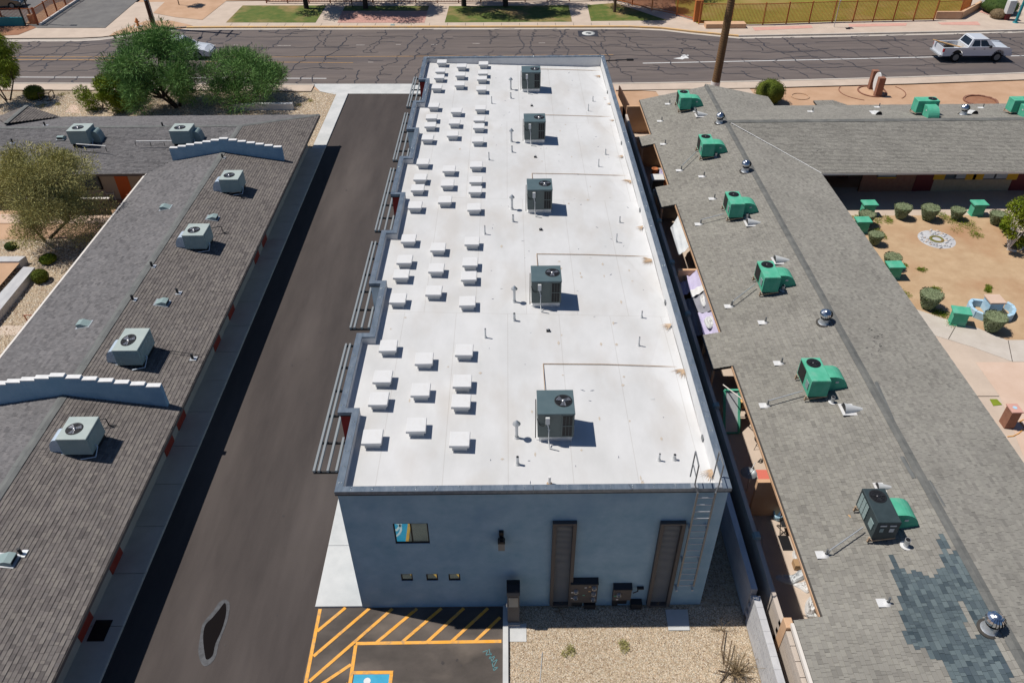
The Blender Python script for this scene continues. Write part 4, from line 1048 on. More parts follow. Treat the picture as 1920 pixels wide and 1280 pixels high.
# walls
PW = 10.3
part('wall', MB().box(PW, PW+.2, YR0, YR1-.6, 0, ZE2-.05), 'paint_tan', rb)
part('wall', MB().box(yE-1.1, yE-.9, YR0, 41.4, 0, ZE2-.05).box(PW+.2, yE-.9, YR1-.8, YR1-.6, 0, ZE2), 'brick_tan', rb)
# wing wall facing the courtyard
vy = G(1700, 359).y
def wx(px): return GY(px, 345, vy).x
part('wall', MB().box(wx(1613.5)+.0, wx(1722), vy, vy+.2, 0, ZE2), 'brick_red', rb, 'reddish brick wall in the shade'); part('wall', MB().box(wx(1722), 48, vy, vy+.2, 0, ZE2), 'brick_tan', rb)
part('wall', MB().box(yE-.9, wx(1613.5), vy+1.9, vy+2.1, 0, ZE2), 'brick_red', rb)
def wpart(nm, p0, p1, m, dy=.03, parent=rb, lab=None):
    a_ = GY(*p0, vy-dy); b_ = GY(*p1, vy-dy); return part(nm, MB().box(a_.x, b_.x, vy-dy, vy-.001, max(.02, b_.z), a_.z), m, parent, lab)
wpart('door', (1722, 322), (1744, 358), 'maroon', lab='maroon door'); wpart('door', (1905, 322), (1925, 357), 'maroon', lab='maroon door')
w_ = wpart('window', (1647, 322), (1680, 332.5), 'fascia_dark'); wpart('pane', (1649, 323), (1663, 331), 'window_blind', .036, w_); wpart('pane', (1665, 323), (1679, 331), 'window_blind', .036, w_)
wpart('sill', (1646, 333), (1680, 334.6), 'yellow_wood', .06, w_)
for px in ((1755, 1770), (1815, 1828), (1829, 1842), (1893, 1906)): wpart('shutter', (px[0], 321), (px[1], 337), 'yellow_wood', .05, lab='mustard yellow shutter')
for px in ((1771, 1814), (1844, 1890)):
    w_ = wpart('window', (px[0], 321), (px[1], 336.5), 'fascia_dark'); m_ = (px[0]+px[1])/2
    wpart('pane', (px[0]+2, 322), (m_-1, 334.5), 'glass_dark' if px[0] < 1800 else 'window_blind', .036, w_); wpart('pane', (m_+1, 322), (px[1]-2, 334.5), 'window_blind', .036, w_)
mb = MB()
for j in range(14):
    z = .12+j*.1; mb.box(wx(1745)+.0, wx(1903), vy-.006, vy-.0005, z, z+.085)
part('brick_course', mb, 'brick_tan', rb, stuff=True)

# ================================================================== SITE WALLS
bw = thing('block_wall', 'new grey concrete block wall running along the gravel yard', 'wall', (7.56, 14, 0))
for i in range(11):
    y = 9.6+i*.405
    for j in range(7):
        oy = .2 if j % 2 else 0
        part('block', MB().box(7.56, 7.76, y+oy+.004, y+oy+.401, j*.2+.003, j*.2+.196), 'block', bw)
    part('cap_block', MB().box(7.55, 7.77, y+.003, y+.402, 1.40, 1.45), 'block', bw)
part('plain_wall', MB().box(7.57, 7.75, 9.8, 14.0, 0, 1.39).box(7.56, 7.76, 14.30, 52, 0, 1.44).box(7.56, 7.76, 3, 9.6, 0, 1.44), 'block', bw)
nw = thing('block_wall', 'older tan painted block wall beside the shingled building on the right', 'wall', (8.1, 12, 0))
part('wall', MB().box(8.10, 8.24, 12.98, 52, 0, 1.6), 'block_tan', nw)
part('wall_core', MB().box(8.105, 8.205, 8.0, 12.61, 0, 1.79), 'block_tan', nw)
for i in range(12):
    y = 8.1+i*.405
    for j in range(9): part('block', MB().box(8.10, 8.21, y+(.2 if j % 2 else 0), y+.401+(.2 if j % 2 else 0), j*.2+.002, j*.2+.196), 'block_tan', nw)
part('pillar', MB().cbox(8.08, 8.33, 12.62, 12.97, 0, 2.0, .02), 'paint_tan', nw)
for i in range(9): part('cap_block', MB().box(8.085, 8.235, 8.3+i*.48, 8.3+i*.48+.46, 1.802, 1.85), 'block_tan', nw)
# light fixtures on top of the tan wall in the shade
for k, (px, py) in enumerate(((1417, 1008), (1343, 760), (1290, 588), (1262, 480), (1239, 392))):
    v = GX(px, py, 8.15); solo('wall_lamp', MB().box(8.06, 8.26, v.y-.12, v.y+.12, 1.605, 1.75).box(8.02, 8.06, v.y-.1, v.y+.1, 1.62, 1.7), 'ac_dull', 'small box lamp on the shaded tan wall, '+['beside the ladder corner', 'beside the green framed mirror', 'beside the lavender sheets', 'just right of the white sheet end', 'by the upper porch canopy'][k], 'lamp', (8.15, v.y, 1.605), 'box lamps on the tan wall')
# patio partitions
for k, (y, z, m_, lab) in enumerate(((18.35, 1.85, 'paint_tan', 'tan partition wall between patios beside the folding chair'), (G(1290, 507, 1.9).y, 1.9, 'paint_tan', 'tan partition wall behind the lavender sheets'), (40.2, 1.9, 'paint_beige', 'beige partition wall under the middle canopy'), (47.2, 2.0, 'paint_tan', 'tan partition wall below the blue crate panel'), (52.5, 1.95, 'paint_tan', 'tan end wall of the far patio by the street'))):
    solo('partition_wall', MB().box(8.25 if k != 0 else 8.72, PW, y, y+.16, 0, z), m_, lab, 'wall', (9, y, 0), 'patio partition walls')
for (y0, y1) in ((24.3, 26.4), (37.9, 40.0), (45.7, 46.9)):
    part('post', MB().box(XC+.08, XC+.17, y0+.1, y0+.19, 0, 2.02), 'paint_tan', rb); part('post', MB().box(XC+.08, XC+.17, y1-.2, y1-.1, 0, 2.02), 'paint_tan', rb)
# ---- things on the patios
def at(px, py, z=0): v = G(px, py, z); return v
v = at(1403, 890, 1.3); t = thing('satellite_dish', 'grey satellite dish on a pole in the patio by the red mat', 'dish', (v.x, v.y, 0))
part('pole', MB().path([(v.x+.25, v.y+.35, 0), (v.x+.25, v.y+.35, 1.0), (v.x, v.y, 1.25)], .025), 'galv', t)
part('bowl', MB().lathe([(0, -.02), (.14, .01), (.27, .08), (.30, .11)], (v.x, v.y, 1.3), 18), 'steel_grey', t); part('feed_arm', MB().tube((v.x, v.y, 1.3), (v.x+.28, v.y+.32, 1.62), .012), 'galv', t)
wpolyp = lambda pxs: [tuple(G(*p)[:2]) for p in pxs]
def rug(name, pxs, m, label): 
    P_ = wpolyp(pxs); mb = MB().prism(P_, 'z', .012, .024); return solo(name, mb, m, label, 'mat', (P_[0][0], P_[0][1], .012))
rug('floor_mat', [(1417, 881), (1437, 881), (1445, 899), (1422, 899)], 'red_mat', 'salmon red mat on the sunny patio by the tan partition')
rug('floor_mat', [(1458, 1004), (1477, 1004), (1487, 1032), (1468, 1032)], 'black', 'black rectangular mat on the patio below the folding chair')
def folding_chair(v, label):
    t = thing('folding_chair', label, 'chair', (v.x, v.y, 0)); x, y = v.x, v.y
    for s_ in (-.2, .2):
        part('leg', MB().bar((x+s_, y-.25, 0), (x+s_, y+.2, .82), .025, .025), 'black', t); part('leg', MB().bar((x+s_, y+.2, 0), (x+s_, y-.2, .46), .025, .025), 'black', t)
    part('seat', MB().cbox(x-.2, x+.2, y-.22, y+.15, .44, .48, .01), 'dark_metal', t); part('backrest', MB().box(x-.2, x+.2, y+.16, y+.2, .6, .82), 'lavender', t)
    part('stretcher', MB().bar((x-.2, y-.2, .1), (x+.2, y-.2, .1), .02, .02).bar((x-.2, y+.15, .1), (x+.2, y+.15, .1), .02, .02), 'black', t)
folding_chair(at(1469, 993), 'black metal folding chair on the sunny patio strip')
v = at(1459, 965, .2); solo('bucket', MB().lathe([(.0, .02), (.14, 0), (.19, .3), (.17, .3), (.13, .05), (0, .04)], (v.x, v.y, 0), 14), 'pool_blue', 'blue round tub in the corner behind the folding chair', 'tub', (v.x, v.y, 0))
v = at(1497, 1062); solo('box', MB().cbox(v.x-.2, v.x+.2, v.y-.15, v.y+.15, .0, .26, .01), 'cardboard', 'open brown carton under the eave beside white bags', 'box', (v.x, v.y, 0))
def crumple(name, pxs, m, label, cat, h=.16, z=0., n=7):
    P_ = catmull([tuple(G(*p, z)[:2]) for p in pxs], 3); cx_ = sum(p[0] for p in P_)/len(P_); cy_ = sum(p[1] for p in P_)/len(P_); vs = []; fs = []
    rings = [(1, 0), (.93, .5), (.7, .95), (.4, .75), (.15, 1.0)]
    for s_, hh in rings:
        for p in P_: vs.append((cx_+(p[0]-cx_)*s_, cy_+(p[1]-cy_)*s_, z+.012+h*hh*R.uniform(.6, 1)*(1 if hh else 0)))
    k = len(P_)
    for i in range(len(rings)-1):
        for j in range(k): fs.append((i*k+j, i*k+(j+1) % k, (i+1)*k+(j+1) % k, (i+1)*k+j))
    fs.append(tuple((len(rings)-1)*k+j for j in range(k)))
    return solo(name, MB().add(vs, fs), m, label, cat, (cx_, cy_, z))
crumple('cloth', [(1456, 1079), (1480, 1082), (1498, 1071), (1512, 1067), (1511, 1083), (1494, 1092), (1482, 1096), (1458, 1088)], 'curtain', 'crumpled grey blue tarp half in the shade on the patio', 'tarp')
crumple('cloth', [(1486, 1096), (1502, 1092), (1517, 1089), (1518, 1108), (1512, 1112), (1500, 1104)], 'white_plastic', 'small white cloth beside the crumpled tarp', 'cloth', .1)
crumple('bag', [(1510, 1130), (1518, 1122), (1529, 1137), (1530, 1148), (1521, 1155), (1509, 1150)], 'white_plastic', 'large cream bag on the patio by the notch of the roof', 'bag', .35)
crumple('bag', [(1512, 1152), (1528, 1151), (1533, 1159), (1514, 1158)], 'pvc', 'flat pale bag in the corner below the cream bag', 'bag', .12)
crumple('bag', [(1485, 1036), (1497, 1033), (1501, 1048), (1490, 1053)], 'white_plastic', 'white plastic bag on the patio above the brown carton', 'bag', .25)
# framed mirror, pole, clutter near the third canopy
v0, v1, v2, v3 = [G(*p, z) for p, z in (((1352, 757), .1), ((1368, 697), 1.3), ((1380, 698), 1.3), ((1371, 757), .1))]
t = thing('framed_mirror', 'green framed panel leaning in the patio below the third canopy', 'mirror', tuple(v0))
o_ = [Vector((8.75, 22.6, .05)), Vector((9.35, 22.6, .05)), Vector((9.35, 23.6, 1.5)), Vector((8.75, 23.6, 1.5))]
mb = MB()
for a_, b_ in zip(o_, o_[1:]+o_[:1]): mb.bar(a_, b_, .1, .05)
part('frame', mb, 'ac_green', t); part('pane', MB().quad(*[tuple(q) for q in o_]), 'curtain', t)
solo('wooden_pole', MB().tube(G(1356, 721, 1.7), G(1397, 752, 2.1), .022), 'fascia', 'thin pale pole lying from the mirror to the eave', 'pole', tuple(G(1356, 721, 1.7)))
v = at(1392, 772); t = thing('garden_cart', 'wire cart with orange and white clutter under the eave', 'cart', (v.x, v.y, 0)); x, y = v.x, v.y
part('frame', MB().path([(x-.25, y-.4, .1), (x-.25, y+.5, .1), (x+.25, y+.5, .1), (x+.25, y-.4, .1), (x-.25, y-.4, .1)], .018).path([(x-.25, y-.4, .7), (x-.25, y+.5, .7), (x+.25, y+.5, .7), (x+.25, y-.4, .7), (x-.25, y-.4, .7)], .018).path([(x-.25, y-.4, 0), (x-.25, y-.4, .7)], .018).path([(x+.25, y-.4, 0), (x+.25, y-.4, .7)], .018).path([(x-.25, y+.5, 0), (x-.25, y+.5, .9)], .018), 'galv', t)
part('shelf', MB().box(x-.24, x+.24, y-.38, y+.48, .66, .68), 'paint_tan', t)
crumple('cloth', [(1383, 752), (1394, 748), (1402, 762), (1390, 766)], 'kerb_yellow', 'orange cloth heaped on the wire cart', 'cloth', .2, .7)
v = at(1419, 840); solo('barbecue', MB().lathe([(0, .35), (.12, .38), (.19, .5), (.2, .55), (.15, .65), (0, .7)], (v.x, v.y, 0), 14).path([(v.x-.15, v.y-.1, 0), (v.x, v.y, .4), (v.x+.15, v.y-.1, 0)], .012).path([(v.x, v.y+.15, 0), (v.x, v.y, .4)], .012), 'black', 'small round black kettle barbecue by the white eave', 'barbecue', (v.x, v.y, 0))
v = at(1425, 866); solo('hose_stand', MB().path([(v.x-.1, v.y, 0), (v.x, v.y, .2), (v.x+.1, v.y, 0), (v.x+.1, v.y+.12, .1)], .015).lathe([(.05, .02), (.07, .02), (.07, .05), (.05, .05)], (v.x, v.y, 0), 10), 'dark_metal', 'small dark garden fitting on the sunny patio', 'fitting', (v.x, v.y, 0))
solo('pole', MB().tube((G(1404, 800).x, G(1404, 800).y, .0), (G(1404, 800).x, G(1404, 800).y, 1.3), .018), 'black', 'dark upright pole standing by the wire cart', 'pole', (G(1404, 800).x, G(1404, 800).y, 0))
def sheet(name, pxs, zs, m, label, sag=.15, nu=10, nv=10):
    c_ = [G(*p, z) for p, z in zip(pxs, zs)]; vs = []; fs = []
    for i in range(nu+1):
        for j in range(nv+1):
            u_, v_ = i/nu, j/nv; p = (c_[0]*(1-u_)+c_[1]*u_)*(1-v_)+(c_[3]*(1-u_)+c_[2]*u_)*v_
            k = sag*4*u_*(1-u_)*(.6+.4*math.sin(v_*9)); p = p-Vector((0, 0, k-.03*math.sin(u_*14+v_*3))); vs.append(tuple(p))
    for i in range(nu):
        for j in range(nv): a_ = i*(nv+1)+j; fs.append((a_, a_+1, a_+nv+2, a_+nv+1))
    mb = MB().add(vs, fs, True); mb.add([(x, y, z-.012) for x, y, z in vs], [f[::-1] for f in fs], True)
    return solo(name, mb, m, label, 'sheet', tuple(c_[0]), 'sheets strung over the patios')
sheet('shade_cloth', [(1257, 427), (1273, 400), (1294, 460), (1272, 477)], [1.75, 1.95, 1.9, 1.6], 'curtain', 'white sheet strung along the eave below the second canopy')
sheet('shade_cloth', [(1286, 509), (1309, 503), (1318, 532), (1293, 545)], [1.6, 2.05, 2.05, 1.6], 'lavender', 'lavender sheet with pink fold, uppermost over the patio')
sheet('shade_cloth', [(1293, 545), (1318, 532), (1322, 543), (1297, 557)], [1.62, 2.06, 2.05, 1.62], 'white_plastic', 'white strip of cloth between lavender and grey sheets', .05)
sheet('shade_cloth', [(1297, 557), (1322, 543), (1336, 580), (1309, 585)], [1.55, 2.03, 2.03, 1.5], 'grey_tarp', 'grey tarp with pale objects on it over the patio')
sheet('shade_cloth', [(1308, 586), (1338, 580), (1349, 622), (1319, 628)], [1.5, 2.0, 2.0, 1.5], 'lavender', 'lavender sheet just above the third canopy')
sheet('shade_cloth', [(1270, 507), (1286, 509), (1296, 545), (1279, 553)], [1.2, 1.4, 1.4, 1.2], 'lavender', 'bluish sheet in the shade left of the lavender one', .1)
sheet('shade_cloth', [(1281, 560), (1297, 557), (1322, 622), (1302, 630)], [1.0, 1.3, 1.3, 1.0], 'grey_tarp', 'dark tarp in the shade left of the grey one', .1)
crumple('bag', [(1312, 558), (1322, 552), (1327, 570), (1318, 575)], 'white_plastic', 'white plastic bag lying on the grey tarp', 'bag', .15, 1.75)
crumple('bag', [(1320, 600), (1334, 594), (1342, 610), (1328, 616)], 'pvc', 'pale bag lying on the lower lavender sheet', 'bag', .15, 1.75)
# blue crate panel, white fridge and pots in the far patio
v = G(1192, 212, 1.2); t = thing('rack', 'blue panel rack with four white knobs in the far patio', 'rack', tuple(v)); x, y = v.x, v.y
part('panel', MB().box(x-.4, x+.4, y, y+.9, 1.15, 1.2), 'pool_blue', t)
for a_, b_ in ((-.3, .15), (.3, .15), (-.3, .75), (.3, .75)): part('knob', MB().lathe([(0, 1.3), (.09, 1.27), (.09, 1.2)], (x+a_, y+b_, 0), 8), 'white_plastic', t)
part('rail', MB().bar((x-.5, y+.95, 1.25), (x+.5, y+.95, 1.25), .06, .06).bar((x-.5, y-.05, 1.25), (x+.5, y-.05, 1.25), .06, .06), 'white_plastic', t)
for a_, b_ in ((-.4, 0), (.4, 0), (-.4, .9), (.4, .9)): part('leg', MB().box(x+a_-.03, x+a_+.03, y+b_-.03, y+b_+.03, 0, 1.15), 'dark_metal', t)
v = G(1233, 332, 1.5); t = thing('refrigerator', 'old white topped cabinet standing in the patio below terracotta pots', 'cabinet', (v.x, v.y, 0)); x, y = v.x, v.y
part('body', MB().box(x-.35, x+.35, y-.35, y+.35, 0, 1.46), 'ac_dull', t); part('top', MB().cbox(x-.37, x+.37, y-.37, y+.37, 1.462, 1.52, .01), 'white_plastic', t); part('door', MB().box(x-.33, x+.33, y-.375, y-.352, .05, 1.4), 'dark_metal', t)
for k, (px, py) in enumerate(((1228, 320), (1246, 340))):
    v = G(px, py, 1.3); solo('flower_pot', MB().lathe([(0, .02), (.13, 0), (.2, .28), (.22, .3), (.17, .3), (.15, .24), (0, .22)], (v.x, v.y, 1.15 if k == 0 else 1.0), 14).box(v.x-.2, v.x+.2, v.y-.2, v.y+.2, 0 if k else 0, 1.14 if k == 0 else .99), 'terracotta', ['terracotta pot beside the white topped cabinet, farther one', 'terracotta pot with flowers, nearer the eave'][k], 'pot', (v.x, v.y, 0))
crumple('flowers', [(1236, 322), (1246, 318), (1248, 333), (1238, 332)], 'lavender', 'heap of pink and white flowers by the pots', 'flowers', .3, 1.2)

# ================================================================== UNITS ON THE SHINGLED ROOFS
def zl(x, y):
    if y > 44: return ZR-abs(y-YRW)*(ZR-ZE)/(YRW-YSW) if y < YRW else ZR-(y-YRW)*(ZR-ZE)/(YN-YRW)
    return ZR-abs(x-xM)*(ZR-ZE)/(xM-xW)
def zrr(x, y):
    if x > yM and y > YRX: return ZR2-(y-YRX)*(ZR2-ZE2)/4.8
    if x > yM and (x-yM) > (YRX-y)*.86 and y > 38: return ZR2-abs(y-YRX)*(ZR2-ZE2)/5.3
    return ZR2-abs(x-yM)*(ZR2-ZE2)/(yM-yW)
def duct_arc(x0, x1, y0, y1, z0, z1, n=8):
    """quarter-round hood falling from z1 at x0 to z0 at x1"""
    pts = [(x0, z0), (x0, z1)]; w_ = abs(x1-x0); s_ = 1 if x1 > x0 else -1
    pts.append((x0+s_*w_*.35, z1))
    for i in range(1, n+1):
        a_ = math.pi/2*(1-i/n); pts.append((x0+s_*(w_*.35+w_*.65*math.cos(a_)), z0+(z1-z0)*math.sin(a_)))
    if s_ < 0: pts = pts[::-1]
    return MB().prism(pts, 'y', y0, y1)
def beige_unit(dl, m, ms, L_=1.12):
    t = thing('rooftop_air_conditioner', 'x', 'air conditioner', (0, 0, 0), 'beige air conditioners on the left shingled roof')
    part('cabinet', MB().cbox(-.52, .52, 0, L_, .12, .86, .01), ms, t); part('lid', MB().cbox(-.535, .535, -.015, L_+.015, .862, .90, .012), m, t)
    fan_parts(t, -.08, L_*.45, .902, .27)
    if dl: 
        part('duct_hood', duct_arc(-.523, -1.02, .12, .72, .10, .72), 'duct', t)
        part('duct_flange', MB().box(-1.1, -.5, .04, .8, .02, .10), 'galv', t)
    for x_ in (-.45, .4): part('stand', MB().box(x_, x_+.06, .02, L_-.02, -.12, .118), 'dark_metal', t)
    part('refrigerant_line', MB().path([(.54, .3, .3), (.62, .28, .25), (.62, -.05, .05), (.1, -.12, .0)], .018), 'duct', t)
    part('access_panel', MB().box(.521, .532, .1, L_-.1, .2, .8), ms, t)
    return t
bu = beige_unit(True, 'ac_beige', 'ac_dull')
names = ['nearest beige unit on the left roof, below the near stepped wall', 'beige unit just beyond the near stepped wall', 'beige unit halfway along the left roof, beside a grey slant vent', 'beige unit nearest the far stepped wall']
for k, (x, y) in enumerate(((-15.42, 19.15), (-15.42, 24.05), (-15.5, 32.9), (-15.4, 38.8))):
    o = bu if k == 0 else dup(bu, (0, 0, 0)); place(o, (x, y, zl(-15.4, y)+.03)); o['label'] = names[k]
    if k == 1: o.scale = (.96, 1.28, 1)
bu2 = beige_unit(False, 'ac_beige', 'ac_dull')
for k, (x, y) in enumerate(((-26.45, 45.2), (-20.15, 45.1))):
    o = bu2 if k == 0 else dup(bu2, (0, 0, 0)); place(o, (x, y, zl(x, y-.0)+.1)); o['label'] = ['pale unit on the wing ridge, farther left', 'pale unit on the wing ridge behind the far stepped wall'][k]; o.scale = (1.15, 1.0, 1.08)
    solo('duct_hood', duct_arc(x+.6, x+1.05, y+.5, y+1.15, zl(x, y+1)-.1, zl(x, y)+.8), 'ac_dull', ['green grey duct hood behind the farther left pale unit', 'green grey duct hood behind the right pale unit'][k], 'duct', (x+.6, y+.5, zl(x, y)))
# pipe frames by the left units
def pframe(pts, lab, r_=.02, m='dark_metal'):
    solo('pipe_run', MB().path(pts, r_), m, lab, 'pipe', tuple(pts[0]), 'pipes on the left shingled roof')
for k, (px, py) in enumerate(((205, 800), (418, 437), (452, 372))):
    v = G(px, py, 2.5); z = zl(v.x, v.y)+.03
    pframe([(v.x-.5, v.y-.15, z+.35), (v.x, v.y, z+.35), (v.x+.02, v.y, z), (v.x+.3, v.y+.02, z)], ['dark pipe bracket right of the nearest beige unit', 'dark pipe bracket right of the halfway beige unit', 'dark pipe bracket below the beige unit by the far stepped wall'][k])
a_ = G(282, 645, 2.9); b_ = G(373, 661, 2.45); pframe([(a_.x, a_.y, zl(a_.x, a_.y)+.15), (b_.x, b_.y, zl(b_.x, b_.y)+.1)], 'long thin pipe from the second beige unit to the eave', .014)
pframe([G(143, 270, 3.0), G(198, 274, 3.0)], 'white pipe rail in front of the farther left pale unit', .03, 'white_plastic'); pframe([G(255, 265, 3.0), G(324, 264, 3.0)], 'white pipe running left from the right pale unit', .03, 'white_plastic')
for k, (px, py) in enumerate(((143, 275), (198, 278), (254, 270), (282, 270), (308, 270))):
    v = G(px, py, 2.75); pframe([(v.x, v.y, zl(v.x, v.y)), (v.x, v.y+.02, zl(v.x, v.y)+.3)], 'short dark pipe support number '+['one', 'two', 'three', 'four', 'five'][k]+' from the left under the white wing pipes', .02)
# vents on the left roof
def slant():
    t = thing('roof_vent', 'x', 'vent', (0, 0, 0), 'slanted metal vents on the left roof')
    part('flange', MB().box(-.3, .34, -.26, .26, 0, .022), 'galv', t); part('hood', MB().prism([(-.26, .022), (.26, .022), (.26, .18), (.05, .2)], 'y', -.2, .2), 'ac_dull', t); part('mouth', MB().box(.261, .268, -.17, .17, .04, .15), 'black', t)
    return t
sv = slant(); lst = [(312.4, 392, 'on the far slope near the far stepped wall', 3.14), (398, 410, 'above the halfway beige unit', 0), (160, 611, 'on the far slope above the near stepped wall', 3.14), (303.6, 569, 'between the middle beige units', 0), (12, 1052, 'cut by the left picture edge near the bottom', 0), (117.6, 262, 'left of the pale units on the wing', 4.7), (9999, 0, '', 0)]
for k, (px, py, lb_, rz) in enumerate(lst[:-1]):
    v = G(px, py, 2.65); o = sv if k == 0 else dup(sv, (0, 0, 0)); place(o, (v.x, v.y, zl(v.x, v.y)+.01), rz)
    sl_ = math.atan((ZR-ZE)/(xM-xW)); o.rotation_euler = (0, sl_ if k != 5 else 0, rz) ; o['label'] = 'grey slanted roof vent '+lb_
def pipeboot():
    t = thing('vent_pipe', 'x', 'pipe', (0, 0, 0), 'short vent pipes with square flashing on the left roof')
    part('flashing', MB().box(-.16, .18, -.14, .14, 0, .018), 'galv', t); part('pipe', MB().tube((0, 0, .01), (0, 0, .26), .055, n=10), 'dark_metal', t)
    return t
pb = pipeboot()
for k, (px, py, lb_) in enumerate(((419, 302, 'just below the far stepped wall'), (85.7, 239, 'on the far left of the wing ridge'), (307, 243, 'on the wing ridge between the pale units'), (23.5, 267, 'on the wing at the left picture edge'), (287.5, 506, 'near the ridge, upper of two'), (332, 546, 'thin one right of the middle slanted vent'), (251.5, 568, 'near the ridge, lower of two'), (356, 657, 'near the eave at the end of the long thin pipe'), (38, 1035, 'near the bottom left slanted vent'))):
    v = G(px, py, 2.7); o = pb if k == 0 else dup(pb, (0, 0, 0)); o.location = (v.x, v.y, zl(v.x, v.y)); o['label'] = 'short roof pipe '+lb_

# ---- green units on the right roof
def green_unit(m, mh, ms=None):
    t = thing('rooftop_air_conditioner', 'x', 'air conditioner', (0, 0, 0), 'green packaged air conditioners on the right roofs')
    part('cabinet', MB().cbox(-.36, .36, 0, 1.36, .08, .86, .02), m, t)
    part('lid_seam', MB().box(-.366, .366, -.006, 1.366, .80, .815), m, t)
    fan_parts(t, 0, 1.02, .862, .24, 'fan')
    part('coil_grille', MB().box(-.372, -.362, .65, 1.3, .14, .78), 'black', t)
    part('duct_hood', duct_arc(.362, 1.28, .42, 1.12, .0, .66), mh, t)
    part('duct_flange', MB().box(.36, 1.42, .34, 1.2, -.10, -.07), 'white_plastic', t)
    part('duct_tag', MB().box(.75, .87, .405, .417, .38, .46), 'pvc', t)
    for y in (.04, 1.26): part('stand', MB().bar((-.44, y, -.1), (.4, y, .06), .05, .05).bar((-.4, y, -.15), (-.4, y, .08), .05, .05), 'rust', t)
    part('electric_box', MB().box(-.39, -.364, .15, .4, .3, .6), 'ac_dull', t)
    return t
gu = green_unit('ac_green', 'ac_green'); gl_ = []
for k, (x, y) in enumerate(((11.52, 21.5), (11.56, 28.35), (11.58, 35.0), (11.58, 42.15), (11.55, 49.2))):
    o = gu if k == 0 else dup(gu, (0, 0, 0)); o.location = (x, y, zrr(11.5, y)+.16)
    o['label'] = 'green roof unit with curved hood, '+['nearest the viewer, second after the black one', 'second green one, above the big spinning vent', 'middle green one, beside the porch canopy', 'fourth green one, by the valley', 'smallest and farthest one by the palm'][k]
wu = green_unit('ac_green', 'ac_green'); wu.location = (26.1, 48.3, zrr(26, 48.7)+.25); wu.rotation_euler = (0, 0, -1.5708); wu['label'] = 'green unit on the right wing, the left one of the two'
o = dup(wu, (32.2, 48.25, zrr(32, 48.7)+.25)); o['label'] = 'green unit on the right wing near the picture edge'
bk = green_unit('ac_black', 'ac_green'); bk.location = (11.53, 15.0, zrr(11.5, 15)+.16); bk['label'] = 'black roof unit with a green hood, nearest on the right roof'
for u0, u1, z0, z1, m_ in ((-.25, -.05, .66, .72, 'pvc'), (.05, .25, .66, .72, 'pvc'), (-.22, -.1, .4, .56, 'ac_dull'), (.08, .22, .4, .56, 'pvc')):
    p_ = part('label_plate', MB().box(u0, u1, -.012, -.003, z0, z1), m_, bk)
p_ = part('label_plate', MB().box(-.372, -.366, .9, 1.0, .5, .7), 'kerb_yellow', bk)
for ch in bk.children:
    if ch.name.startswith('label_plate'): pass
for i in range(4):
    for j in range(3): part('grille_panel', MB().box(-.385, -.373, .66+j*.21, .84+j*.21, .16+i*.155, .29+i*.155), 'ac_dull', bk)
solo('plywood_board', MB().bar(G(1580, 932, 2.65), G(1593, 966, 2.65), .1, .03).bar(G(1592, 968, 2.7), G(1598, 965, 2.7), .12, .03), 'plank', 'weathered board lying left of the black roof unit', 'board', tuple(G(1580, 932, 2.65)))
# conduits to the units
for k, pts in enumerate((((1556, 1030), (1561, 1018), (1625, 997)), ((1440, 750), (1445, 745), (1506, 742)), ((1374, 564), (1378, 555), (1419, 541)), ((1313, 412), (1318, 408), (1364, 409)), ((1277, 312), (1279, 304), (1311, 292)))):
    a_, b_, c_ = [G(*p, 2.75) for p in pts]; z = zrr(a_.x, a_.y); 
    solo('conduit', MB().path([(a_.x, a_.y, z), (a_.x+.03, a_.y, z+.28), (11.1, c_.y, zrr(11.1, c_.y)+.28)], .022), 'galv', 'grey conduit reaching the '+['black roof unit', 'nearest green roof unit', 'second green roof unit', 'middle green roof unit', 'fourth green roof unit'][k], 'conduit', tuple(a_), 'conduits on the right roof')
def flash(w_=.26):
    t = thing('vent_pipe', 'x', 'pipe', (0, 0, 0), 'vent pipes with white flashing on the right roof')
    part('flashing', MB().box(-.24, .05, -.12, .16, .012, .028), 'white_plastic', t); part('boot', MB().lathe([(.05, .1), (.12, .025)], (.06, 0, 0), 12), 'white_plastic', t)
    part('pipe', MB().tube((.06, 0, .02), (.06, 0, .3), .035), 'steel_grey', t); return t
fv = flash()
wl = {11: 'below the black unit', 10: 'left end of the conduit to the black unit', 9: 'left end of the conduit to the nearest green unit', 8: 'left of the nearest green unit', 7: 'left of the big spinning vent'}
for k, (px, py, lb_) in enumerate(((1253.7, 195, 'farthest, by the far left eave'), (1239.5, 222, 'second farthest by the eave'), (1246, 263, 'on the first canopy'), (1276, 314, 'at the fourth unit conduit'), (1317.5, 332, 'between fourth and middle units'), (1337, 374, 'above the middle unit'), (1312.5, 414, 'at the middle unit conduit'), (1370, 567, 'at the second unit conduit'), (1432, 605, 'left of the big spinning vent'), (1462, 681, 'above the nearest green unit'), (1438, 752, 'at the nearest green unit conduit'), (1548, 1032, 'at the black unit conduit'), (1660, 1131, 'beside the dark patched shingles'), (1521, 211, 'on the wing, left'), (1648, 196, 'on the wing behind the white scoop'), (1842, 200, 'on the wing beside the right unit'), (1915, 205, 'on the wing at the picture edge'))):
    v = G(px, py, 2.7); o = fv if k == 0 else dup(fv, (0, 0, 0)); o.location = (v.x, v.y, zrr(v.x, v.y)); o['label'] = 'small pipe with white flashing '+lb_
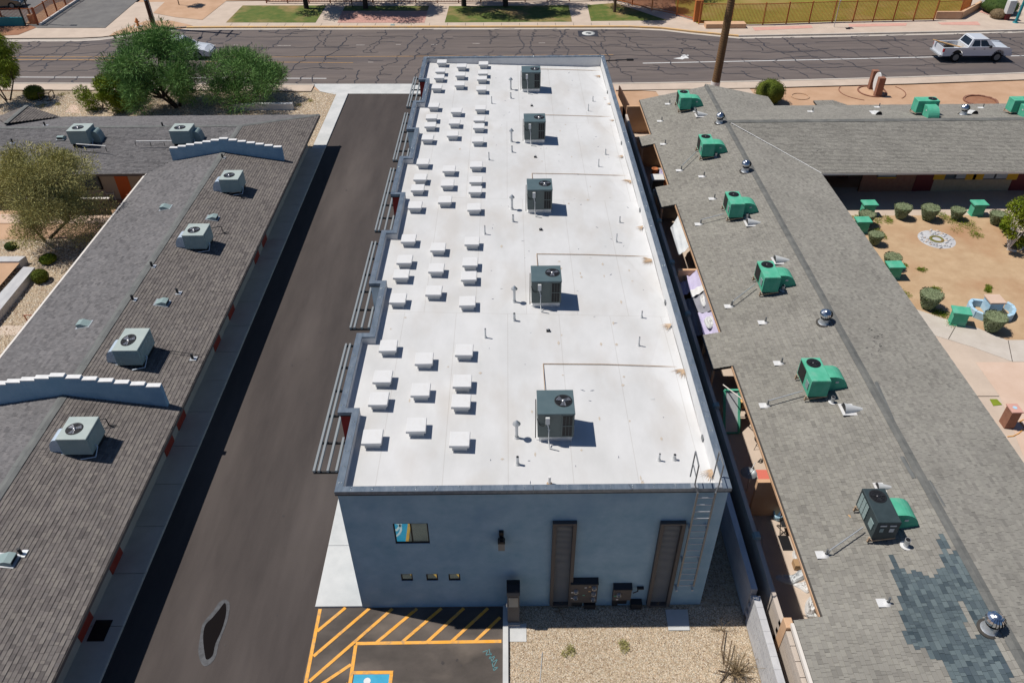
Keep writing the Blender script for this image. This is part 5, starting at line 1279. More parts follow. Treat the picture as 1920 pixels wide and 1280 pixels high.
def turbine():
    t = thing('turbine_vent', 'x', 'vent', (0, 0, 0), 'round spinning roof vents')
    part('base', MB().lathe([(.24, .02), (.2, .06), (.19, .26)], n=20), 'galv', t); part('flange', MB().lathe([(0, .015), (.32, .015), (.32, -.02)], n=20), 'felt', t)
    mb = MB(); n_ = 18
    for k in range(n_):
        for j in range(6):
            def P_(jj, off):
                ph = math.pi*(.12+.70*jj/6); r_ = .27*math.sin(ph); z = .46+.2*math.cos(ph); a_ = 2*math.pi*(k+off)/n_+.25*jj/6; return (r_*math.cos(a_), r_*math.sin(a_), z)
            a0, a1 = P_(j, 0), P_(j+1, 0); b0, b1 = [(x_*.9, y_*.9, z_) for x_, y_, z_ in (P_(j, .85), P_(j+1, .85))]
            mb.quad(a0, a1, b1, b0)
    part('vane', mb, 'bright_metal', t, stuff=True); part('top', MB().lathe([(0, .67), (.1, .66), (.12, .63)], n=16), 'bright_metal', t); part('core', MB().lathe([(0, .62), (.2, .5), (.2, .35), (.1, .27)], n=16), 'black', t)
    return t
tv = turbine()
for k, (px, py, s_) in enumerate(((1850, 1185, 1), (1542.6, 611, 1), (1396, 327, 1), (1348, 236, 1), (1806, 215, 1))):
    v = G(px, py, 3.0); o = tv if k == 0 else dup(tv, (0, 0, 0)); o.location = (v.x, v.y, zrr(v.x, v.y)+.01)
    o['label'] = ['big shiny spinning vent beside the dark patched shingles', 'shiny spinning vent in the middle of the right roof', 'shiny spinning vent left of the ridge near the valley flashing', 'shiny spinning vent where the roof wings meet', 'small spinning vent on the wing between the green units'][k]
def scoop():
    t = thing('scoop_vent', 'x', 'vent', (0, 0, 0), 'pale scoop vents on the right roof')
    part('flange', MB().box(-.28, .34, -.2, .22, .012, .024), 'white_plastic', t)
    mb = MB(); n_ = 8; vs = []
    for j in range(n_+1):
        a_ = math.pi*j/n_; vs += [(-.22, .16*math.cos(a_), .02+.2*math.sin(a_)), (.3, .06*math.cos(a_), .02+.04*math.sin(a_))]
    mb.add(vs, [(2*j, 2*j+1, 2*j+3, 2*j+2) for j in range(n_)], True); part('hood', mb, 'pvc', t); part('mouth', MB().add([(-.2, .14*math.cos(math.pi*j/n_), .02+.18*math.sin(math.pi*j/n_)) for j in range(n_+1)], [tuple(range(n_+1))]), 'black', t)
    return t
sc = scoop()
for k, (px, py, rz, lb_) in enumerate(((1595, 772, 0, 'below the nearest green unit'), (1463, 494, 0, 'behind the second green unit'), (1411, 421, 0, 'below the middle green unit'), (1315, 219, 0, 'by the farthest green unit'), (1644, 213, 1.57, 'white one on the wing beside the left unit'), (1823, 212, 1.57, 'white one on the wing beside the small spinning vent'), (1655, 916, 0, 'flat one behind the black unit'))):
    v = G(px, py, 2.95); o = sc if k == 0 else dup(sc, (0, 0, 0)); place(o, (v.x, v.y, zrr(v.x, v.y)), rz, 1.45 if k != 6 else 1.0); o['label'] = 'scoop shaped roof vent '+lb_
def elbow():
    t = thing('flue_pipe', 'x', 'flue', (0, 0, 0), 'short capped flues beside the green units')
    part('flange', MB().lathe([(0, .02), (.15, .02)], n=14), 'white_plastic', t); part('pipe', MB().tube((0, 0, .0), (-.04, -.03, .3), .07, n=12), 'galv', t); part('mouth', MB().tube((-.04, -.03, .301), (-.04, -.03, .31), .06, n=12), 'black', t)
    return t
el = elbow()
for k, (px, py) in enumerate(((1697, 1025), (1560, 755), (1467, 547), (1400, 411), (1342, 296), (1303, 211))):
    v = G(px, py, 2.9); o = el if k == 0 else dup(el, (0, 0, 0)); place(o, (v.x, v.y, zrr(v.x, v.y)), 0, 1 if k else 1.2); o['label'] = 'short flue by the duct hood of the '+['black', 'nearest green', 'second green', 'middle green', 'fourth green', 'farthest green'][k]+' unit'

# ================================================================== VEHICLES
def wheel(parent, x, y, r, w_=.26):
    o = part('wheel', MB().tube((x, y-w_/2, r), (x, y+w_/2, r), r*.62, n=18), 'steel_grey', parent)
    part('tyre', MB().lathe([(r*.62, 0), (r*.97, 0), (r, .05), (r, w_-.05), (r*.97, w_), (r*.62, w_)], (0, 0, 0), 22), 'tyre', o)
    t = o.children[0]; me = t.data
    for v in me.vertices: a_, b_, c_ = v.co; v.co = (x+a_, y-w_/2+c_, r+b_)
    me.update(); return o
def side_profile(L_, zb, zt_f, arches, ra, top):
    """outline (x,z) of a lower body with wheel arches"""
    pts = [(0, zb)]
    for ax in arches:
        for i in range(9):
            a_ = math.pi*(1-i/8); pts.append((ax+ra*math.cos(a_), zb+.02+ra*math.sin(a_)*.98))
    pts += [(L_, zb)]+top[::-1]
    return pts
def cabin(parent, x0, x1, x2, x3, zb, zt, w0, w1, body, pillars=()):
    """greenhouse: base x0..x3 at zb (half width w0), roof x1..x2 at zt (half width w1)"""
    B_ = [(x0, -w0, zb), (x3, -w0, zb), (x3, w0, zb), (x0, w0, zb)]; T_ = [(x1, -w1, zt), (x2, -w1, zt), (x2, w1, zt), (x1, w1, zt)]
    c_ = part('cab', MB().add(B_+T_, [(4, 5, 6, 7), (0, 1, 5, 4), (1, 2, 6, 5), (2, 3, 7, 6), (3, 0, 4, 7)]), body, parent)
    part('roof', MB().add([(x1-.03, -w1-.01, zt+.002), (x2+.03, -w1-.01, zt+.002), (x2+.03, w1+.01, zt+.002), (x1-.03, w1+.01, zt+.002), (x1+.12, -w1+.1, zt+.05), (x2-.15, -w1+.1, zt+.05), (x2-.15, w1-.1, zt+.05), (x1+.12, w1-.1, zt+.05)], [(4, 5, 6, 7), (0, 1, 5, 4), (1, 2, 6, 5), (2, 3, 7, 6), (3, 0, 4, 7)]), body, c_)
    def lerp(a_, b_, t): return tuple(a_[i]*(1-t)+b_[i]*t for i in range(3))
    def pane(A, B, C, D, u0, u1, v0, v1, nm='window', off=(0, 0, 0)):
        f = lambda u, v: tuple(p+q for p, q in zip(lerp(lerp(A, B, u), lerp(D, C, u), v), off))
        part(nm, MB().quad(f(u0, v0), f(u1, v0), f(u1, v1), f(u0, v1)), 'car_glass', c_)
    pane(B_[1], B_[2], T_[2], T_[1], .07, .93, .08, .92, 'windscreen', (.012, 0, .008)); pane(B_[3], B_[0], T_[0], T_[3], .08, .92, .15, .88, 'rear_window', (-.012, 0, .008))
    for s_ in (0, 1):
        A, B, C, D = (B_[0], B_[1], T_[1], T_[0]) if s_ == 0 else (B_[3], B_[2], T_[2], T_[3])
        for (u0, u1) in pillars: pane(A, B, C, D, u0, u1, .10, .86, 'window', (0, -.012 if s_ == 0 else .012, .004))
    return c_
def pickup(loc, rz, label):
    t = thing('pickup_truck', label, 'truck', (0, 0, 0)); hw = .98
    top = [(0, 1.22), (2.0, 1.22), (2.0, 1.26), (4.05, 1.28), (5.55, 1.19), (5.8, 1.05)]
    pr = side_profile(5.8, .52, 0, (1.25, 4.75), .52, top)
    part('body', MB().prism(pr, 'y', -hw, -hw+.12).prism(pr, 'y', hw-.12, hw), 'car_white', t)
    part('bonnet', MB().add([(3.9, -hw+.12, 1.24), (5.5, -hw+.14, 1.13), (5.78, -hw+.2, .98), (5.78, hw-.2, .98), (5.5, hw-.14, 1.13), (3.9, hw-.12, 1.24), (3.9, -.5, 1.30), (5.45, -.45, 1.19), (5.45, .45, 1.19), (3.9, .5, 1.30)], [(0, 1, 7, 6), (6, 7, 8, 9), (9, 8, 4, 5), (1, 2, 3, 4, 8, 7)]).box(3.0, 5.6, -hw+.13, hw-.13, .55, 1.0), 'car_white', t)
    part('bed_floor', MB().box(.05, 2.05, -hw+.12, hw-.12, .6, .72).box(1.98, 2.04, -hw+.12, hw-.12, .72, 1.22), 'white_plastic', t)
    part('tailgate', MB().box(-.04, .05, -hw+.1, hw-.1, .62, 1.2), 'car_white', t); part('bumper', MB().cbox(-.2, 0, -hw+.02, hw-.02, .48, .62, .02), 'galv', t); part('bumper', MB().cbox(5.72, 5.9, -hw+.02, hw-.02, .5, .72, .03), 'car_white', t)
    part('grille', MB().box(5.785, 5.80, -.6, .6, .74, .95), 'dark_metal', t)
    for s_ in (-1, 1):
        part('tail_light', MB().box(-.015, .1, s_*(hw+.004)-.06*s_ if s_ > 0 else -hw-.006, s_*(hw-.16) if s_ < 0 else hw+.006, .88, 1.15), 'lamp_red', t)
        part('headlight', MB().box(5.6, 5.79, s_*.82-.1, s_*.82+.1, .78, .95), 'galv', t); part('mirror', MB().cbox(3.75, 3.9, s_*1.08-.09, s_*1.08+.09, 1.22, 1.42, .02), 'dark_metal', t)
        part('arch_liner', MB().prism([(1.25+.5*math.cos(a_*.314), .5+.5*math.sin(a_*.314)) for a_ in range(11)], 'y', s_*.6, s_*.85).prism([(4.75+.5*math.cos(a_*.314), .5+.5*math.sin(a_*.314)) for a_ in range(11)], 'y', s_*.6, s_*.85), 'black', t, None, True)
        for xx in (1.25, 4.75): wheel(t, xx, s_*.82, .40)
        part('door_handle', MB().box(2.5, 2.62, s_*(hw+.012)-.012, s_*(hw+.012)+.012, 1.08, 1.12).box(3.35, 3.47, s_*(hw+.012)-.012, s_*(hw+.012)+.012, 1.08, 1.12), 'dark_metal', t, None, True)
    part('underbody', MB().box(.2, 5.6, -.7, .7, .4, .6), 'black', t)
    cabin(t, 2.03, 2.35, 3.65, 4.35, 1.25, 1.86, .94, .76, 'car_white', ((.10, .42), (.46, .80)))
    place(t, loc, rz); return t
v = G(1768, 120)
tk = pickup((G(1766, 121).x, G(1766, 116).y+.75, 0), -.005, 'white crew cab pickup with planks in its bed, driving on the street')
tk.location.z = .01
for k, (a_, b_) in enumerate((((-.35, .62, 1.42), (1.9, -.25, 1.0)), ((.05, .45, 1.28), (1.85, .05, .98)))):
    p, q = Vector(a_)+tk.location, Vector(b_)+tk.location
    solo('wood_plank', MB().bar(p, q, .2, .04), 'plank', ['long board sticking out over the tailgate of the white pickup', 'shorter board lying inside the bed of the white pickup'][k], 'board', tuple(p))
def car(loc, rz, label, body, L_=4.7, zr=1.5):
    t = thing('parked_car' if body == 'car_teal' else 'passing_car', label, 'car', (0, 0, 0)); hw = .92
    top = [(0, .95), (.4, 1.0), (3.3, .98), (4.45, .80), (L_, .62)]; pr = side_profile(L_, .28, 0, (.95, 3.75), .38, top)
    part('body', MB().prism(pr, 'y', -hw, -hw+.14).prism(pr, 'y', hw-.14, hw), body, t)
    part('bonnet', MB().add([(3.2, -hw+.14, .97), (4.4, -hw+.16, .81), (L_, -hw+.25, .55), (L_, hw-.25, .55), (4.4, hw-.16, .81), (3.2, hw-.14, .97), (3.2, -.4, 1.03), (4.35, -.4, .87), (4.35, .4, .87), (3.2, .4, 1.03)], [(0, 1, 7, 6), (6, 7, 8, 9), (9, 8, 4, 5), (1, 2, 3, 4, 8, 7)]).box(.02, L_-.03, -hw+.15, hw-.15, .3, .62), body, t)
    part('boot', MB().box(.02, .6, -hw+.14, hw-.14, .5, .98), body, t); part('bumper', MB().cbox(-.08, .06, -hw+.05, hw-.05, .35, .6, .02).cbox(L_-.06, L_+.06, -hw+.08, hw-.08, .3, .52, .02), body, t, None, True)
    for s_ in (-1, 1):
        part('headlight', MB().box(L_-.14, L_+.0, s_*.68-.14, s_*.68+.14, .56, .68), 'galv', t); part('tail_light', MB().box(-.02, .1, s_*.75-.12, s_*.75+.12, .75, .92), 'lamp_red', t)
        part('mirror', MB().cbox(2.95, 3.08, s_*1.0-.08, s_*1.0+.08, .98, 1.1, .02), body, t)
        for xx in (.95, 3.75): wheel(t, xx, s_*.80, .33, .22)
    cabin(t, .45, .95, 2.4, 3.35, .98, zr, .84, .66, body, ((.08, .38), (.42, .66), (.70, .90)))
    place(t, loc, rz); return t
v = G(397, 113); car((v.x-4.9, v.y+1.0, .01), 0, 'white car passing behind the big green tree on the street', 'car_white', 4.8, 1.62)
v = G(40, 20); car((v.x-4.6, v.y+.4, .15), .12, 'dark teal car parked behind the orange fence at the top left corner', 'car_teal', 4.6, 1.5)

# ================================================================== STREET FURNITURE
v = G(290, 53); t = thing('utility_pole', 'dark leaning wooden utility pole beside the hydrant across the street', 'pole', (v.x, v.y, 0)); x, y = v.x, v.y
part('pole', MB().tube((x, y, 0), (x-.35, y, 16.2), .24, .15, 12), 'pole_wood', t)
part('sign', MB().box(x-.16, x+.06, y-.26, y-.235, 2.6, 4.0), 'pool_blue', t); part('conduit', MB().tube((x+.2, y-.1, 0), (x+.05, y-.1, 6), .03), 'galv', t)
for z, w_ in ((14.6, 1.1), (12.6, .9)): part('crossarm', MB().box(x-.3-.06, x-.3+.06, y-w_, y+w_, z, z+.12), 'pole_wood', t)
part('lamp_arm', MB().path([(x-.2, y-.1, 9.6), (x-.2, y-1.6, 10.1)], .04), 'galv', t); part('lamp_head', MB().cbox(x-.35, x-.05, y-2.2, y-1.5, 10.0, 10.15, .03), 'steel_grey', t)
part('anchor_bracket', MB().box(x+.25, x+.35, y+1.2, y+1.3, 0, .6), 'rust', t)
v = G(260, 52); t = thing('fire_hydrant', 'orange fire hydrant on the dirt wedge beside the wooden pole', 'hydrant', (v.x, v.y, .12)); c = (v.x, v.y, .12)
part('barrel', MB().lathe([(.18, 0), (.18, .05), (.11, .06), (.11, .5), (.14, .52), (.14, .56)], c, 14), 'hydrant', t); part('bonnet', MB().lathe([(.14, .56), (.12, .66), (.05, .74), (.03, .8), (0, .8)], c, 14), 'hydrant', t)
for a_ in ((.22, 0), (-.22, 0), (0, -.24)): part('outlet', MB().tube((c[0], c[1], c[2]+.42), (c[0]+a_[0], c[1]+a_[1], c[2]+.42), .06, .07), 'hydrant', t)
part('pad', MB().lathe([(0, .015), (.4, .015), (.42, 0)], c, 14), 'concrete', t)
def lamp_post(px, py, h, label, m='dark_metal'):
    v = G(px, py, .12); t = thing('lamp_post', label, 'lamp post', (v.x, v.y, .12)); part('pole', MB().tube((v.x, v.y, .12), (v.x, v.y, h), .08, .06), m, t)
    part('arm', MB().bar((v.x, v.y, h), (v.x+.9, v.y, h), .06, .06), m, t); part('head', MB().cbox(v.x+.7, v.x+1.3, v.y-.15, v.y+.15, h-.08, h+.06, .02), m, t)
    part('base', MB().cbox(v.x-.22, v.x+.22, v.y-.22, v.y+.22, .12, .95, .02), 'paint_tan', t); return t
lamp_post(62, 44, 6.2, 'black lamp post on a tan plinth behind the rusty fence corner')
v = G(1863, 14+34); t = thing('traffic_signal_pole', 'teal pole with a white cabinet at the top right corner', 'pole', (G(1903, 45).x, G(1903, 45).y, .1)); x, y = t.location.x, t.location.y
part('pole', MB().tube((x, y, .1), (x+.25, y, 6), .14, .1), 'teal', t); part('base', MB().lathe([(0, .16), (.26, .16), (.26, 0)], (x, y, 0), 12), 'teal', t)
t = thing('signal_cabinet', 'white signal cabinet on a dark stand at the top right corner', 'cabinet', (x-.3, y+1.0, .1)); part('body', MB().cbox(x-.75, x-.1, y+.7, y+1.3, .7, 1.9, .02), 'white_plastic', t); part('stand', MB().box(x-.65, x-.2, y+.8, y+1.2, .1, .7), 'maroon', t); part('door', MB().box(x-.099, x-.09, y+.8, y+1.2, .8, 1.8), 'galv', t)
v = G(1563, 53); t = thing('sign_post', 'thin grey sign post on the pavement in front of the orange fence', 'sign', (v.x, v.y, .1)); part('pole', MB().tube((v.x, v.y, .1), (v.x, v.y, 3.2), .035), 'galv', t); part('plate', MB().box(v.x-.02, v.x+.02, v.y-.25, v.y+.25, 2.5, 3.1), 'galv', t)
v = G(763, 32); t = thing('sign_post', 'thin dark post on the grass strip between two street trees', 'sign', (G(661, 16).x, G(661, 16).y, .1)); x, y = t.location.x, t.location.y
part('pole', MB().tube((x, y, .1), (x-.02, y, 2.6), .04), 'dark_metal', t); part('plate', MB().box(x-.2, x+.2, y-.02, y+.02, 2.0, 2.6), 'galv', t)
struct('drain_grate', MB().poly([G(733, 48), G(740, 48), G(740, 51), G(732, 51)], .125), 'ac_dull'); struct('drain_grate', MB().poly([G(1584, 54.5), G(1593, 54.5), G(1594, 57.5), G(1586, 57.5)], .125), 'black')
# monument sign
v = G(1640, 180); t = thing('monument_sign', 'white oval sign between two red brick posts in the dirt yard', 'sign', (G(1640, 178).x, G(1640, 178).y, 0))
for px, py in ((1633, 166), (1644.5, 180)):
    q = G(px, py); part('post', MB().cbox(q.x-.24, q.x+.24, q.y-.2, q.y+.2, 0, 1.45, .02), 'brick_red', t)
a_, b_ = G(1633, 168), G(1645, 180)
pts = []
for i in range(16):
    an = 2*math.pi*i/16; pts.append((math.cos(an)*.55, .85+math.sin(an)*.75))
mb = MB(); d = Vector((b_.x-a_.x, b_.y-a_.y, 0)); m0 = Vector(((a_.x+b_.x)/2+.0, (a_.y+b_.y)/2, 0)); dn = d.normalized(); nn = Vector((-dn.y, dn.x, 0))*.05
vs = [tuple(m0+dn*p[0]+Vector((0, 0, p[1]))+nn) for p in pts]+[tuple(m0+dn*p[0]+Vector((0, 0, p[1]))-nn) for p in pts]
part('panel', MB().add(vs, [tuple(range(16)), tuple(range(31, 15, -1))]+[(i, 16+i, 16+(i+1) % 16, (i+1) % 16) for i in range(16)]), 'stucco_white', t)
def ring(c, rx, ry, w_, h, m, name, label, a0=0, a1=2*math.pi, n_=28):
    mb = MB()
    for i in range(n_):
        t0, t1 = a0+(a1-a0)*i/n_, a0+(a1-a0)*(i+.93)/n_
        P_ = [(c.x+(rx+s_)*math.cos(q), c.y+(ry+s_)*math.sin(q)) for s_, q in ((0, t0), (w_, t0), (w_, t1), (0, t1))]; mb.prism(P_, 'z', 0, h*R.uniform(.8, 1.1))
    return mb
c = G(1635, 172); solo('edging_ring', ring(c, 1.0, 1.1, .1, .07, 'brick_red', '', ''), 'brick_red', 'inner ring of half buried bricks round the white sign', 'edging', tuple(c)); solo('edging_ring', ring(c, 2.5, 2.0, .06, .03, '', '', '', 2.4, 4.2), 'brick_red', 'left arc of half buried bricks round the white sign', 'edging', tuple(c)); solo('edging_ring', ring(c, 2.5, 2.0, .06, .03, '', '', '', -.8, .5), 'brick_red', 'right arc of half buried bricks round the white sign', 'edging', tuple(c))
c = G(1500, 181); solo('edging_ring', ring(c, .6, .6, .12, .04, '', '', ''), 'dirt', 'faint earth ring in the dirt right of the clipped bush', 'edging', tuple(c))
c = G(1838, 190); solo('edging_ring', ring(c, 1.1, 1.0, .15, .1, '', '', ''), 'brick_red', 'brick ring round a hollow behind the right wing', 'edging', tuple(c)); struct('bark_bed', MB().lathe([(0, .03), (1.1, .01)], tuple(c), 20), 'bark_chip')
# front fence of new lot right of building
q0 = G(1172, 178); q1 = G(1183, 240)
solo('low_wall', MB().bar((8.0, 53.4, .8), (7.7, 58.6, .8), .2, 1.6), 'paint_tan', 'tan end wall running to the street right of the white roof', 'wall', (7.8, 56, 0))
solo('fence_panel', MB().bar((8.6, 53.0, .8), (8.3, 57.4, .8), .08, 1.6), 'pole_wood', 'dark brown fence beside the tan end wall', 'fence', (8.4, 55, 0))
v = G(1170, 168, 1.5); solo('street_lamp', MB().path([(7.2, 57.6, 0), (7.2, 57.6, 3.4), (8.9, 57.5, 3.5)], .04).cbox(8.7, 9.2, 57.4, 57.6, 3.44, 3.55, .02), 'black', 'thin black lamp arm poking out behind the far right corner of the white roof', 'lamp', (7.2, 57.6, 0))

# ================================================================== FENCES ACROSS THE STREET
def fence(name, pts, h, m, pm, label, sp=2.4, pick=.13, z0=.1, base=None):
    p0 = Vector((*pts[0], z0)); t = thing(name, label, 'fence', tuple(p0)); mbp = MB()
    for (xa_, ya_), (xb_, yb_) in zip(pts, pts[1:]):
        a_, b_ = Vector((xa_, ya_, z0)), Vector((xb_, yb_, z0)); L_ = (b_-a_).length; n_ = max(1, round(L_/sp)); d = (b_-a_)/n_
        for i in range(n_): q = a_+d*i; part('post', MB().cbox(q.x-.05, q.x+.05, q.y-.05, q.y+.05, z0, z0+h+.08, .01), pm, t)
        for zz in (.15, h-.06): part('rail', MB().bar(a_+Vector((0, 0, zz)), b_+Vector((0, 0, zz)), .05, .06), m, t)
        k = int(L_/pick)
        for i in range(1, k): q = a_+(b_-a_)*i/k; mbp.box(q.x-.018, q.x+.018, q.y-.018, q.y+.018, z0+.1, z0+h-.03)
    q = Vector((*pts[-1], z0)); part('post', MB().cbox(q.x-.05, q.x+.05, q.y-.05, q.y+.05, z0, z0+h+.08, .01), pm, t)
    part('picket', mbp, m, t, stuff=True); return t
g = lambda px, py: tuple(G(px, py, .1)[:2])
fence('metal_fence', [g(1310, 46), g(1370, 47), g(1430, 46.5), g(1560, 42), g(1750, 38.5)], 1.95, 'fence_orange', 'fence_orange', 'orange picket fence in front of the green field at the top right', 2.15)
fence('metal_fence', [g(1752, 32), g(1798, 30), g(1815, 22)], 1.5, 'fence_orange', 'fence_orange', 'short orange picket fence end on a low wall near the top right corner')
fence('metal_fence', [g(1150, 1), g(1222, 20), g(1268, 29.5), g(1303, 40)], 1.95, 'fence_orange', 'fence_orange', 'orange fence slanting down to the brick pillar left of the field', 3)
fence('metal_fence', [g(500, 6.5), g(860, 6), g(1150, 1)], 1.5, 'fence_rust', 'fence_rust', 'long rusty fence behind the street trees along the top', 2.3, .16)
fence('metal_fence', [g(-30, 47), g(48, 47.5)], 1.6, 'fence_rust', 'fence_rust', 'rusty fence left of the lamp post in the top left corner', 2.2)
fence('metal_fence', [g(48, 47.5), g(71, 48)], 1.6, 'fence_orange', 'fence_rust', 'short orange fence return at the foot of the lamp post', 2)
fence('metal_fence', [g(73, 48), g(125, 13), g(170, -15)], 1.6, 'fence_orange', 'fence_rust', 'rusty orange fence along the side road at the top left', 2.2, .16)
solo('retaining_kerb', MB().bar(Vector((*g(76, 49), .2)), Vector((*g(172, -15), .2)), .2, .25), 'fascia', 'pale kerb under the orange fence along the side road', 'kerb', (*g(76, 49), .1))
gpoly('dirt_verge', [(50, 47), (74, 47), (124, 12), (118, 5), (95, 12), (70, 30), (58, 38)], .135, 'dirt')
solo('low_wall', MB().bar(Vector((*g(-20, 49), .5)), Vector((*g(47, 49), .5)), .2, .8), 'teal', 'low dark teal wall below the rusty fence at the top left corner', 'wall', (*g(0, 49), .1))
v = G(1308, 42); solo('gate_pillar', MB().cbox(v.x-.45, v.x+.25, v.y-.3, v.y+.3, .1, 2.1, .03), 'fence_orange', 'orange pillar where the two fences meet left of the field', 'pillar', (v.x, v.y, .1))
solo('planter_box', MB().box(G(1315, 44).x, G(1398, 56).x, G(1360, 56).y, G(1360, 50).y, .1, .5), 'paint_tan', 'low tan planter wall behind the palm trunk across the street', 'planter', (G(1360, 52).x, G(1360, 52).y, .1))
solo('low_wall', MB().bar(Vector((*g(1752, 36), .4)), Vector((*g(1800, 36), .4)), .25, .8).bar(Vector((*g(1800, 36), .4)), Vector((*g(1850, 8), .4)), .25, .8), 'paint_tan', 'low wall under the short fence near the top right corner', 'wall', (*g(1752, 36), .1))
v = G(1838, 18); t = thing('gate_post', 'grey slab posts beside the wall near the top right corner', 'post', (v.x, v.y, .1)); part('slab', MB().cbox(v.x-.2, v.x+.1, v.y-.6, v.y+.1, .1, 2.2, .02), 'stucco_white', t); part('slab', MB().cbox(v.x+.25, v.x+.5, v.y-.5, v.y+.2, .1, 2.2, .02), 'stucco', t)
gpoly('brick_band', [(1832, 24), (1868, 2), (1900, -30), (1930, -30), (1880, 12), (1862, 33)], .118, 'paver')

# ================================================================== LEFT COURT: planters, screen wall, chair
t = thing('screen_wall', 'brown perforated block screen wall behind the pale tree', 'wall', tuple(G(170, 402))); ya = G(180, 402).y; xa_, xb_ = G(60, 402).x, G(214, 402).x
H_ = 1.0; n_ = int((xb_-xa_)/.4)
for i in range(n_):
    x = xa_+i*.4
    for j in range(5):
        if j in (1, 3) : part('screen_block', MB().box(x+.004, x+.13, ya, ya+.15, j*.2+.003, j*.2+.197).box(x+.27, x+.396, ya, ya+.15, j*.2+.003, j*.2+.197), 'fascia_dark', t, None, True)
        else: part('block', MB().box(x+.004, x+.396, ya, ya+.15, j*.2+.003, j*.2+.197), 'fascia_dark', t)
part('coping', MB().box(xa_, xb_, ya-.02, ya+.17, 1.0, 1.05), 'fascia', t)
v = G(213, 372, 0); t = thing('plastic_chair', 'white plastic garden chair in the shade by the orange door', 'chair', (v.x, v.y, 0)); x, y = v.x, v.y
part('seat', MB().cbox(x-.24, x+.24, y-.24, y+.22, .42, .46, .01), 'white_plastic', t); part('backrest', MB().add([(x-.24, y+.2, .46), (x+.24, y+.2, .46), (x+.2, y+.32, .9), (x-.2, y+.32, .9), (x-.24, y+.24, .46), (x+.24, y+.24, .46), (x+.2, y+.36, .9), (x-.2, y+.36, .9)], [(0, 1, 2, 3), (7, 6, 5, 4), (2, 6, 7, 3), (0, 3, 7, 4), (1, 5, 6, 2)]), 'white_plastic', t)
for a_, b_ in ((-.24, -.24), (.24, -.24), (-.24, .24), (.24, .24)): part('leg', MB().tube((x+a_, y+b_, 0), (x+a_*.85, y+b_*.85, .42), .025), 'white_plastic', t)
for s_ in (-.25, .25): part('armrest', MB().bar((x+s_, y-.22, .64), (x+s_, y+.25, .64), .04, .03).bar((x+s_, y-.22, .44), (x+s_, y-.22, .64), .03, .03), 'white_plastic', t)
gpoly('court_walk', [(-300, 402), (214, 402), (203, 419), (-300, 419)], .02, 'pink_concrete')
gpoly('court_walk', [(-300, 611), (56, 611), (50, 612), (28, 629), (-300, 629)], .02, 'tan_concrete')
def pl(name, pxs, h, m, label): 
    P_ = [tuple(G(*p, h)[:2]) for p in pxs]; return solo(name, MB().prism(P_, 'z', 0, h), m, label, 'planter', (P_[0][0], P_[0][1], 0))
pl('planter_wall', [(-120, 482), (48, 480), (35, 490), (-120, 491)], .45, 'block', 'far pale block planter wall at the left edge of the court')
pl('planter_wall', [(44, 500), (65, 501), (-60, 655), (-95, 655)], .45, 'block', 'long pale block planter wall running down out of the left edge')
gpoly('dirt_fill', [(-120, 503), (42, 503), (-75, 640), (-120, 640)], .36, 'dirt')
solo('handrail', MB().path([G(51, 601, .0), G(45, 591, .6), G(66, 591, .6)], .03), 'fence_rust', 'small rusty handrail above the path at the left eave', 'rail', tuple(G(51, 601)))

# ================================================================== PLANTS
def leaves(name, blobs, n, size, m, parent, aspect=4, seed=0, droop=0., tdir=None):
    """leaf-sized blades scattered through clumps; blobs = (centre, (rx, ry, rz), weight)"""
    rng = np.random.default_rng(seed); wts = np.array([b_[2] for b_ in blobs]); wts = wts/wts.sum(); idx = rng.choice(len(blobs), n, p=wts)
    C = np.array([b_[0] for b_ in blobs])[idx]; Rr = np.array([b_[1] for b_ in blobs])[idx]
    d = rng.normal(size=(n, 3)); d /= np.linalg.norm(d, axis=1)[:, None]; r = rng.uniform(0, 1, n)**(1/2.2)
    P_ = C+d*Rr*r[:, None]
    ax = d+rng.normal(size=(n, 3))*.55; ax[:, 2] += .25-droop*1.2
    ax /= np.linalg.norm(ax, axis=1)[:, None]; sd_ = np.cross(ax, rng.normal(size=(n, 3))); sd_ /= np.linalg.norm(sd_, axis=1)[:, None]
    L_ = size*rng.uniform(.5, 1.3, n)[:, None]; W_ = L_/aspect
    V = np.stack([P_-sd_*W_*.3, P_+ax*L_*.5-sd_*W_*.5, P_+ax*L_, P_+ax*L_*.5+sd_*W_*.5], 1).reshape(-1, 3)
    F = (np.arange(n)[:, None]*4+np.arange(4)[None]); me = fastmesh(name, V-np.array(ORG[parent]), F); me.materials.append(M[m])
    o = link(bpy.data.objects.new(name, me), parent); o['kind'] = 'stuff'; ORG[o] = ORG[parent]; return o
